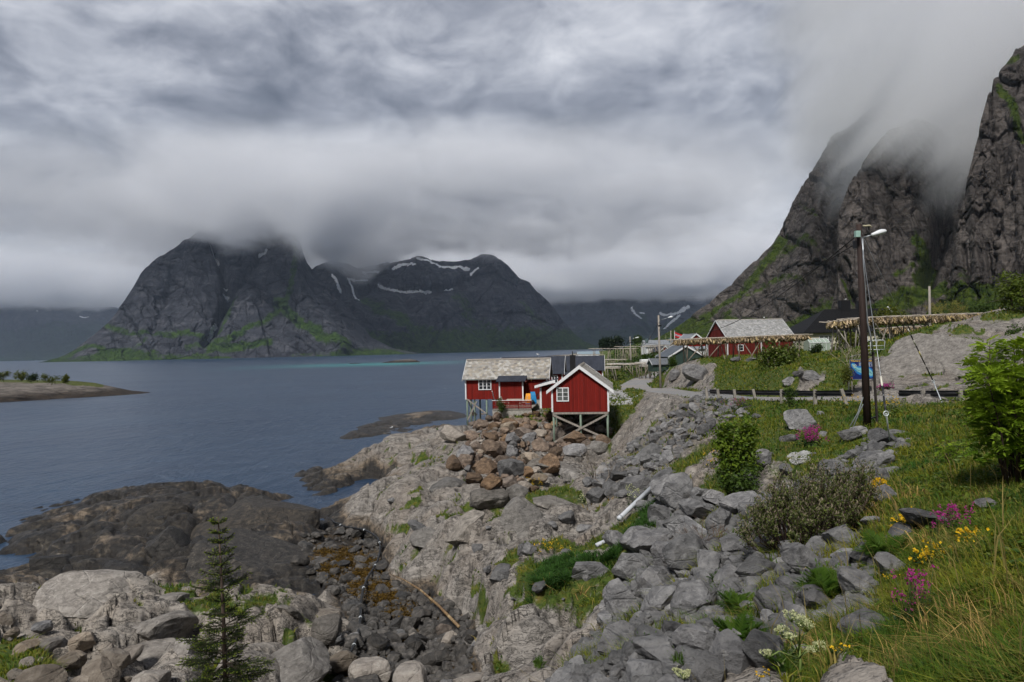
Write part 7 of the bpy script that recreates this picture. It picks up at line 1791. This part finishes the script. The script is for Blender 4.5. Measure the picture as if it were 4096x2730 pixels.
# --- willow shrub with catkins
def willow():
    r = np.random.default_rng(12); p = hit(3215, 2215); d = p[1]; e = empty('willow_shrub', tuple(p)); tag(e, "wide brown willow shrub with grey green catkins amid the scree", 'shrub')
    W_ = 500 / F * d; H_ = 330 / F * d; st = MB(); tipl = []
    for i in range(210):
        a = r.random() * 6.28; rr = r.random() ** .5; b = np.array((math.cos(a) * .24 * W_ * rr, math.sin(a) * .20 * W_ * rr, -.05))
        t_ = np.array((math.cos(a) * rr * .56 * W_, math.sin(a) * rr * .45 * W_, H_ * (.95 - .50 * rr ** 2) * (.6 + .45 * r.random())))
        t_[0] += .10 * W_ * (t_[2] / H_); g_ = float(gz(p[0] + t_[0], p[1] + t_[1]) - p[2]); t_[2] += max(g_, -.6) * .8
        m = b * .55 + t_ * .45 + r.normal(size=3) * .05 + (0, 0, -.06)
        st.tube([b, m, t_], [.011, .008, .004], 4)
        for k in range(5):
            q = m + (t_ - m) * (.2 + .8 * r.random()); v = (t_ - m) / np.linalg.norm(t_ - m) + r.normal(size=3) * .55 + (0, 0, .35); v /= np.linalg.norm(v); L = .12 + .14 * r.random()
            st.tube([q, q + v * L], .004, 4, .002); tipl += [(q + v * L * u, v) for u in (.35, .6, .85, 1.0)]
        tipl += [(m + (t_ - m) * u, (t_ - m) / np.linalg.norm(t_ - m)) for u in np.linspace(.3, 1, 7)]
    st.build('stems', BARKR, e, True)
    T_ = np.array([q[0] for q in tipl]); D_ = np.array([q[1] for q in tipl])
    k = np.tile(np.arange(len(T_)), 3); pts = T_[k] + r.normal(size=(len(k), 3)) * .022
    cc = np.array((.050, .070, .020))[None] + (np.array((.15, .185, .04)) - np.array((.050, .070, .020)))[None] * r.random(len(k))[:, None]
    V, Fc, Cc = leaf_cloud(pts, D_[k] * .4 + np.array((0, 0, .5)), .023, cc, r, 2.0); link('leaves', np_mesh('leaves', V, Fc, False, cols={'tile': Cc}), LEAFM, e)
    # catkins: small upright spindles
    sel = r.random(len(T_)) < .75; C = T_[sel]; n = len(C); up_ = np.array((0, 0, 1.0))[None] + r.normal(size=(n, 3)) * .35; up_ /= np.linalg.norm(up_, axis=1)[:, None]
    a_ = np.cross(up_, r.normal(size=(n, 3))); a_ /= np.linalg.norm(a_, axis=1)[:, None]; b_ = np.cross(up_, a_); L = (.035 + .03 * r.random(n))[:, None]; w_ = .0085
    prof = [(0, .3), (.3, 1), (.75, .85), (1, .15)]; vs = []
    for (h, s) in prof:
        for q in range(4): vs.append(C + up_ * L * h + (a_ * math.cos(q * 1.571) + b_ * math.sin(q * 1.571)) * w_ * s)
    V = np.stack(vs, 1).reshape(-1, 3); i = np.arange(n)[:, None] * 16; fs = []
    for g_ in range(3):
        for q in range(4): fs.append(i + np.array([[g_ * 4 + q, g_ * 4 + (q + 1) % 4, g_ * 4 + 4 + (q + 1) % 4, g_ * 4 + 4 + q]]))
    cc = np.array((.34, .285, .205))[None] * (.55 + .7 * r.random(n))[:, None]
    o = link('catkins', np_mesh('catkins', V, np.concatenate(fs), False, cols={'tile': np.repeat(cc, 16, 0)}), LEAFM, e)
willow()

# --- pinnate fronds: rowan leaves and ferns
def pinnate(L, n, ll, lw, r, fern=False, droop=.3):
    """one compound leaf along +x: pairs of leaflets on a bent stalk"""
    vs, fs = [], []; 
    def pt(u): return np.array((L * u * (1 - .15 * u), 0, L * (.25 * u - droop * u * u)))
    def leaf(b, d, l, w):
        d = d / np.linalg.norm(d); s = np.cross(d, (0, 0, 1.0)); s /= np.linalg.norm(s) + 1e-9; k = len(vs)
        vs.extend([b, b + d * l * .45 + s * w * .5 + (0, 0, .10 * w), b + d * l - np.array((0, 0, l * .12)), b + d * l * .45 - s * w * .5 + (0, 0, .10 * w)]); fs.extend([(k, k + 1, k + 2), (k, k + 2, k + 3)])
    for i in range(n):
        u = .12 + .86 * i / n if fern else .28 + .64 * i / n
        sc = (math.sin(min(1, u * 1.05 + .12) * math.pi) ** .7) if fern else 1 - .25 * abs(u - .6)
        for sg in (1, -1):
            leaf(pt(u), np.array((.55 if fern else .5, sg * 1.0, .12)) + r.normal(size=3) * .08, ll * sc, lw * (sc if fern else 1))
    leaf(pt(.97), np.array((1, 0, -.2)), ll * (.5 if fern else 1), lw)
    for i in range(6):     # stalk
        a, b = pt(i / 6), pt((i + 1) / 6); k = len(vs); w = L * .008 * (1 - i / 8)
        vs.extend([a + (0, w, 0), a - (0, w, 0), b - (0, w, 0), b + (0, w, 0)]); fs.extend([(k, k + 1, k + 2), (k, k + 2, k + 3)])
    return np.array(vs), np.array(fs)
def place_fronds(protos, pos, dirs, scale, cols, r, roll=.4):
    V, Fc, C = [], [], []; k = 0
    for i, (p, d) in enumerate(zip(pos, dirs)):
        v, f = protos[r.integers(len(protos))]; d = d / np.linalg.norm(d); u = np.array((0, 0, 1.0)) + r.normal(size=3) * roll; y = np.cross(u, d); y /= np.linalg.norm(y) + 1e-9; z = np.cross(d, y)
        V.append((v * scale[i]) @ np.stack([d, y, z]) + p); Fc.append(f + k); k += len(v); C.append(np.repeat(cols[i][None], len(v), 0))
    return np.concatenate(V), np.concatenate(Fc), np.concatenate(C)
def rowan(p, W_, H_, nst, nleaf, label, seed, ls=.25, flat=1.0):
    r = np.random.default_rng(seed); e = empty('rowan_bush', tuple(p)); tag(e, label, 'tree')
    protos = [pinnate(1.0, 6, .33, .125, np.random.default_rng(seed + k), droop=.30 + .12 * k) for k in range(5)]
    pos, dr, sc, cl = [], [], [], []; trunks = []
    for i in range(nst):
        a = r.random() * 6.28; rr = r.random() ** .6; b = np.array((math.cos(a) * .16 * W_ * rr, math.sin(a) * .16 * W_ * rr, -.15)); hh = H_ * (.55 + .45 * r.random()) * (1 - .25 * rr)
        t_ = np.array((math.cos(a) * .46 * W_ * rr, math.sin(a) * .42 * W_ * rr, hh)); m = b * .5 + t_ * .5 + r.normal(size=3) * .06; m[2] += .05 * H_
        MB().tube([b, m, t_], [.020, .013, .005], 7).build('stem', BARKR, e, True); trunks.append((b, m, t_))
        tw = MB()
        for k in range(int(nleaf / nst)):
            u = .22 + .78 * r.random() ** .8; q = (b * (1 - u) ** 2 + 2 * m * u * (1 - u) + t_ * u * u); out = np.array((r.normal(), r.normal(), .25 + .5 * r.random())); out /= np.linalg.norm(out); l = (.08 + .20 * r.random()) * (1.25 - .7 * u)
            q2 = q + out * l; tw.tube([q, q2], .0035, 4, .002)
            for w_ in range(2 if u < .9 else 4):
                dd = out * .7 + r.normal(size=3) * .55; dd[2] = dd[2] * .5 + .12; pos.append(q2 - out * l * .3 * r.random()); dr.append(dd); sc.append(ls * (.7 + .5 * r.random()))
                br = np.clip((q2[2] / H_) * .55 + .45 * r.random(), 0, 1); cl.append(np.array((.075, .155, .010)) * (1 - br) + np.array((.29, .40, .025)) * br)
        tw.build('twig_sprays', BARKR, e, True)
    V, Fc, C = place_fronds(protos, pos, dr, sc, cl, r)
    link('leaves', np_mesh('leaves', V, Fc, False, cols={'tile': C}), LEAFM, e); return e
pr_ = hit(4030, 1935); pr_ = np.array((pr_[0] + .15, pr_[1], pr_[2]))
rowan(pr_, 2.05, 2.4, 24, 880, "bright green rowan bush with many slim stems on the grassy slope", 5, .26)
q = hit(3880, 1640); rowan(np.array((q[0], q[1] - 9, float(gz(q[0], q[1] - 9)))) if False else hit(3800, 1860), .85, .6, 6, 70, "low rowan shoot left of the big rowan bush", 9, .13)

def fern(p, R, H_, n, label, seed, col=((.035, .085, .010), (.10, .17, .022)), up_=1.0):
    r = np.random.default_rng(seed); e = empty('fern', tuple(p)); tag(e, label, 'fern', None)
    protos = [pinnate(1.0, 24, .27, .045, np.random.default_rng(seed + k), True, .25 + .15 * k) for k in range(4)]
    pos, dr, sc, cl = [], [], [], []
    for i in range(n):
        a = 6.28 * i / n + r.normal() * .3; t_ = .5 + .8 * r.random(); d = np.array((math.cos(a), math.sin(a), t_ * H_ / R * 1.1 * up_))
        pos.append(np.array((math.cos(a) * .03, math.sin(a) * .03, .0))); dr.append(d); sc.append(math.hypot(R, H_) * (.65 + .45 * r.random())); u = r.random(); cl.append(np.array(col[0]) * (1 - u) + np.array(col[1]) * u)
    V, Fc, C = place_fronds(protos, pos, dr, sc, cl, r, .25); link('fronds', np_mesh('fronds', V, Fc, False, cols={'tile': C}), LEAFM, e); return e
def fern_at(box, n, label, seed, **kw):
    x0, y0, x1, y1 = box; p = hit((x0 + x1) / 2, y1 - .12 * (y1 - y0)); d = p[1]; return fern(p, (x1 - x0) / F * d * .5, (y1 - y0) / F * d * .72, n, label, seed, **kw)
fern_at((3429, 2095, 3667, 2262), 34, "large green fern left of the pink campions", 1); fern_at((3185, 2225, 3443, 2430), 38, "big fern in the middle of the grassy edge, below the willow shrub", 2)
fern_at((2860, 2330, 3063, 2480), 26, "fern at the edge of the scree, upper one of the pair", 3); fern_at((2839, 2430, 3060, 2600), 30, "fern at the edge of the scree, lower one of the pair", 4)
fern_at((2540, 2540, 2632, 2650), 16, "small upright fern low in the scree", 5, up_=1.6); fern_at((2835, 2262, 2905, 2350), 18, "dark little fern under the willow shrub", 6, col=((.02, .05, .01), (.05, .10, .015)))
fern_at((3077, 2530, 3185, 2725), 7, "single tall fern frond beside the white umbels", 7, up_=2.2); fern_at((2440, 2480, 2480, 2600), 6, "thin seedling fern left of the lower scree", 8, up_=2.0)
fern_at((2680, 2590, 2760, 2700), 9, "feathery seedling near the bottom umbels", 9, up_=1.8); fern_at((2130, 2600, 2180, 2690), 8, "small green shoot at the bottom edge among grey rock", 12, up_=1.5)

# --- flowers
def flower_clump(box, n, label, col, seed, fs, stem_col=(.05, .075, .02), dense=False, name='flowers', cat='flowers', d=None, per=6):
    r = np.random.default_rng(seed); x0, y0, x1, y1 = box; p = hit((x0 + x1) / 2, y1); d = p[1]; W_ = (x1 - x0) / F * d; H_ = (y1 - y0) / F * d
    e = empty(name, tuple(p)); tag(e, label, cat); st = MB(); pts = []
    for i in range(n):
        bx, by = r.normal() * W_ * .18, r.normal() * W_ * .18; gz_ = float(gz(p[0] + bx, p[1] + by)) - p[2]; tx_, ty = bx + r.normal() * W_ * .16, by + r.normal() * W_ * .12; h = H_ * (.45 + .55 * r.random())
        if dense: h = H_ * .8 * (1 - .7 * (bx * bx + by * by) / (W_ * .4) ** 2); tx_, ty = bx * 1.1, by * 1.1
        t_ = np.array((tx_, ty, gz_ + max(h, .03))); st.tube([np.array((bx, by, gz_ - .03)), t_], .0035, 4, .002)
        for k in range(per): pts.append(t_ + r.normal(size=3) * fs * (1.0 if not dense else .6) - np.array((0, 0, k * fs * (.55 if not dense else .1))))
    st.build('stem_sprays', simple_mat("flower stems", stem_col, .8), e, True)
    pts = np.array(pts); cc = np.array(col)[None] * (.6 + .6 * r.random(len(pts)))[:, None]
    V = []; Fc = []; C = []; k0 = 0
    for q in range(3):
        v, f, c = leaf_cloud(pts + r.normal(size=pts.shape) * fs * .25, np.tile((0, -.4, .8), (len(pts), 1)), fs, cc, r, 1.1); V.append(v); Fc.append(f + k0); C.append(c); k0 += len(v)
    link('blossom', np_mesh('blossom', np.concatenate(V), np.concatenate(Fc), False, cols={'tile': np.concatenate(C)}), PETAL, e)
    if not dense:
        L = pts + r.normal(size=pts.shape) * np.array((W_ * .08, W_ * .08, 0)); L[:, 2] *= r.random(len(L)) * .7; lc = np.array((.03, .065, .014))[None] * (.6 + .8 * r.random(len(L)))[:, None]
        v, f, c = leaf_cloud(L, np.tile((0, 0, 1.0), (len(L), 1)), fs * 1.3, lc, r, 2.2); link('leaves', np_mesh('leaves', v, f, False, cols={'tile': c}), LEAFM, e)
    return e
PINK = (.42, .028, .24); YELL = (.72, .46, .015); CREAMF = (.62, .64, .36)
flower_clump((3700, 2020, 3892, 2140), 34, "pink campions in front of the long grey slab", PINK, 1, .016); flower_clump((3590, 2262, 3735, 2500), 26, "tallest pink campions at the edge of the near grass", PINK, 2, .013)
flower_clump((3195, 1708, 3290, 1790), 46, "pink flowering clump left of the flat topped block", PINK, 3, .035, per=8); flower_clump((3520, 1536, 3570, 1556), 30, "pink flowers on the far verge below the outcrop", PINK, 4, .05)
flower_clump((3560, 2380, 3600, 2440), 5, "few pink campions left of the tallest ones", PINK, 5, .012); flower_clump((3490, 2180, 3530, 2240), 4, "two pink campions in front of the large fern", PINK, 6, .013); flower_clump((2900, 1590, 3000, 1650), 26, "faint pink flowers on the dark gravel below the guardrail", (.30, .06, .17), 7, .035)
flower_clump((3458, 1905, 3556, 1975), 120, "dense yellow flower cushion among grey rocks", YELL, 8, .022, dense=True, per=5)
for i, (x, y, lab) in enumerate([(3735, 2240, "buttercups in the grass above the tallest campions"), (3560, 2325, "buttercups left of the tallest campions"), (3358, 2612, "buttercups right of the white umbels"), (3600, 2320, "pair of buttercups behind the campions"), (3880, 2180, "buttercups high in the right grass"), (3260, 2690, "buttercups at the bottom beside the umbels"), (3050, 2720, "buttercups at the bottom edge"), (3990, 2350, "lone buttercup at the right edge"), (4060, 2560, "buttercup low at the right edge"), (3640, 2105, "yellow buttercups above the large fern"), (3400, 1640, "yellow flowers behind the tarred pole"), (3560, 1645, "yellow flowers on the road edge right of the pole"), (2200, 2210, "yellow flowers on the lip of the grassy hollow"), (2140, 1965, "yellow moss flowers on the slab under the front cabin"), (2880, 1870, "yellow flowers left of the elder bush"), (3230, 2290, "yellow flowers left of the middle fern")]):
    sz = .011 if y > 2280 else .028; ds = 25 if y > 2280 else 60
    flower_clump((x - ds, y - ds * .9, x + ds, y), 7 if y > 2280 else 22, lab, YELL, 20 + i, sz, per=2 if y > 2280 else 4)
def umbel_plant(box, label, seed, heads):
    r = np.random.default_rng(seed); x0, y0, x1, y1 = box; p = hit((x0 + x1) / 2, min(y1, 2728)); d = p[1]; e = empty('angelica', tuple(p)); tag(e, label, 'flowers'); st = MB(); pts = []
    root = np.array((0, 0, -.05)); top_ = P((x0 + x1) / 2, y0 + .45 * (y1 - y0), d) - p
    st.tube([root, top_ * .5 + (.01, 0, 0), top_], [.010, .008, .006], 7)
    for (hx, hy, rad) in heads:
        t_ = P(hx, hy, d + r.normal() * .06) - p; R = rad / F * d; st.tube([top_ * (.55 + .4 * r.random()), top_ * .4 + t_ * .6 - (0, 0, .01), t_ - (0, 0, R * .8)], .0045, 6, .003)
        for k in range(20):
            a = r.random() * 6.28; rr = r.random() ** .5; u = t_ + np.array((math.cos(a) * R * rr, math.sin(a) * R * rr, R * .35 * (1 - rr * rr) + r.normal() * R * .08)); st.tube([t_ - (0, 0, R * .8), u], .0014, 3)
            pts += [u + r.normal(size=3) * R * .10 for _ in range(9)]
    st.build('stems', simple_mat("pale green stalk", (.16, .22, .06), .7), e, True); pts = np.array(pts); cc = np.array(CREAMF)[None] * (.6 + .5 * r.random(len(pts)))[:, None]
    V, Fc, C = leaf_cloud(pts, np.tile((0, 0, 1.0), (len(pts), 1)), .0085, cc, r, 1.0); link('blossom', np_mesh('blossom', V, Fc, False, cols={'tile': C}), PETAL, e)
umbel_plant((3090, 2450, 3300, 2726), "tall stalk with several cream white umbels beside a fern frond", 1, [(3165, 2462, 36), (3200, 2480, 34), (3228, 2505, 30), (3130, 2525, 34), (3160, 2545, 22), (3280, 2580, 28), (3245, 2600, 22), (3290, 2590, 18), (3062, 2615, 28), (3115, 2655, 16), (3180, 2720, 24)])
umbel_plant((2690, 2670, 2770, 2728), "cream white umbels at the bottom edge among the scree", 2, [(2705, 2685, 22), (2735, 2700, 26), (2720, 2722, 22), (2752, 2690, 16)]); umbel_plant((2520, 2695, 2580, 2728), "cream umbel at the bottom edge, left of the larger bunch", 3, [(2540, 2715, 26), (2566, 2722, 18)])
flower_clump((2500, 1950, 2570, 2030), 16, "pale cream flowers growing over rocks left of the dark boulder", CREAMF, 60, .03, per=5); flower_clump((2310, 1970, 2350, 2010), 12, "pale cream flowers beside the dead grey shrub", CREAMF, 61, .03, per=5)

# --- spruce
def spruce():
    r = np.random.default_rng(4); d = 13.5; p = P(905, 2800, d); p[2] = min(p[2], float(gz(p[0], p[1])) - .05); topz = P(873, 2068, d)
    e = empty('spruce_tree', tuple(p)); tag(e, "young spruce with bright green shoot tips in front of the pale slab", 'tree'); rel_ = topz - p; H_ = rel_[2]
    MB().tube([np.array((0, 0, -.2)), rel_ * .5 + (.02, 0, 0), rel_], [.055, .034, .010], 9).build('trunk', BARK, e, True)
    br = MB(); V, C = [], []; TV, TC = [], []
    def needles(a, b, n, L, w, c0, c1, tips=False):
        n = int(n * 2.1); w = w * 1.8; L = L * 1.3; u = r.random(n); q = a[None] + (b - a)[None] * u[:, None]; ax = (b - a) / np.linalg.norm(b - a); dr = r.normal(size=(n, 3)); dr -= (dr @ ax)[:, None] * ax[None]; dr /= np.linalg.norm(dr, axis=1)[:, None]
        dr = dr * .8 + ax[None] * .75 + np.array((0, 0, .15)); dr /= np.linalg.norm(dr, axis=1)[:, None]; s = np.cross(dr, r.normal(size=(n, 3))); s /= np.linalg.norm(s, axis=1)[:, None]
        l = L * (.7 + .5 * r.random(n))[:, None]; cc = np.array(c0)[None] + (np.array(c1) - np.array(c0))[None] * r.random(n)[:, None]
        v = np.stack([q - s * w, q + s * w, q + dr * l], 1).reshape(-1, 3); (TV if tips else V).append(v); (TC if tips else C).append(np.repeat(cc, 3, 0))
    z = .12; k = 0; D0_, D1_ = (.014, .028, .007), (.040, .064, .012)
    while z < .97:
        f = 1 - z; L0 = (.13 + .98 * f ** 1.05) * (.92 if z > .1 else .8) * 1.0
        if .48 < z < .62: L0 *= .62
        nb = 7 + r.integers(3)
        for i in range(nb):
            if r.random() < .05: continue
            a = 6.28 * i / nb + k * 1.1 + r.normal() * .2; Lb = L0 * (.42 + .85 * r.random()); b0 = rel_ * z + np.array((.02 * math.sin(3.14 * z), 0, 0)); up_ = .10 + .45 * z
            tip = b0 + np.array((math.cos(a) * Lb, math.sin(a) * Lb, Lb * (up_ - .18 * (1 - z)))); mid = b0 * .5 + tip * .5 - np.array((0, 0, .07 * Lb))
            br.tube([b0, mid, tip], [.011 * (1.2 - z), .007, .003], 5)
            for (s0, s1) in ((b0 * .8 + mid * .2, mid), (mid, tip)): needles(s0, s1, int(150 * Lb) + 14, .020, .0017, D0_, D1_)
            ns = int(10 * Lb / .5) + 2
            for j in range(ns):
                u = .22 + .75 * j / ns; q = (b0 * (1 - u) ** 2 + 2 * mid * u * (1 - u) + tip * u * u); sg = 1 if j % 2 else -1; ax = (tip - b0) / np.linalg.norm(tip - b0); sd_ = np.cross(ax, (0, 0, 1.0)) * sg
                dv = ax * .75 + sd_ * .75 + np.array((0, 0, -.05 + r.normal() * .16)); dv /= np.linalg.norm(dv); ls = Lb * .36 * (1.1 - u) + .05; e1 = q + dv * ls; br.tube([q, e1], .0035, 4, .002)
                needles(q, e1, int(210 * ls) + 12, .019, .0016, D0_, D1_)
                if r.random() < .72: needles(e1 - dv * .006, e1 + dv * (.022 + .02 * r.random()), 16, .014, .0022, (.10, .16, .015), (.26, .32, .04), True)
                if ls > .16:
                    for w_ in (-1, 1):
                        q2 = q + dv * ls * .5; d2 = dv * .7 + np.cross(dv, (0, 0, 1.0)) * w_ * .7; e2 = q2 + d2 * ls * .45; needles(q2, e2, 34, .018, .0016, D0_, D1_)
                        if r.random() < .6: needles(e2, e2 + d2 * .03, 14, .013, .0022, (.10, .16, .015), (.26, .32, .04), True)
            needles(tip, tip + (tip - mid) / np.linalg.norm(tip - mid) * .035, 20, .015, .0024, (.12, .18, .015), (.30, .34, .05), True)
        z += .058 + .024 * r.random() - .014 * z; k += 1
    needles(rel_ * .86, rel_, 190, .022, .0022, (.07, .06, .02), (.20, .16, .05), True)
    br.build('branches', BARK, e, True)
    for (nm, vv, cc) in (('needles', V, C), ('shoot_tips', TV, TC)):
        v = np.concatenate(vv); link(nm, np_mesh(nm, v, np.arange(len(v)).reshape(-1, 3), False, cols={'tile': np.concatenate(cc)}), NEEDLE, e)
spruce()
# weed on the cove floor
def kelp():
    r = np.random.default_rng(8); c = r.uniform((1240, 2200), (1660, 2480), size=(2600, 2)); c = c[(poly_sd(c[:, 0], c[:, 1], [(1260, 2210), (1400, 2190), (1510, 2260), (1550, 2340), (1640, 2420), (1700, 2480), (1560, 2480), (1450, 2400), (1300, 2320)]) < 0)]
    c = c[fbm(c[:, 0] * .012, c[:, 1] * .02, 1.0, 3) > -.12]; ps = np.array([hit(*q) for q in c]); k = np.repeat(np.arange(len(ps)), 26); pts = ps[k] + r.normal(size=(len(k), 3)) * np.array((.22, .22, .05)) + np.array((0, 0, .10))
    cc = np.array((.055, .032, .006))[None] + (np.array((.21, .125, .02)) - np.array((.055, .032, .006)))[None] * r.random(len(k))[:, None] ** 1.5
    V, Fc, C = leaf_cloud(pts, np.tile((0, 0, 1.0), (len(pts), 1)), .045, cc, r, 2.4); o = link('seaweed', np_mesh('seaweed', V, Fc, False, cols={'tile': C}), LEAFM); tag(o, "yellow brown seaweed on the cove floor", 'seaweed', kind='stuff')
kelp()
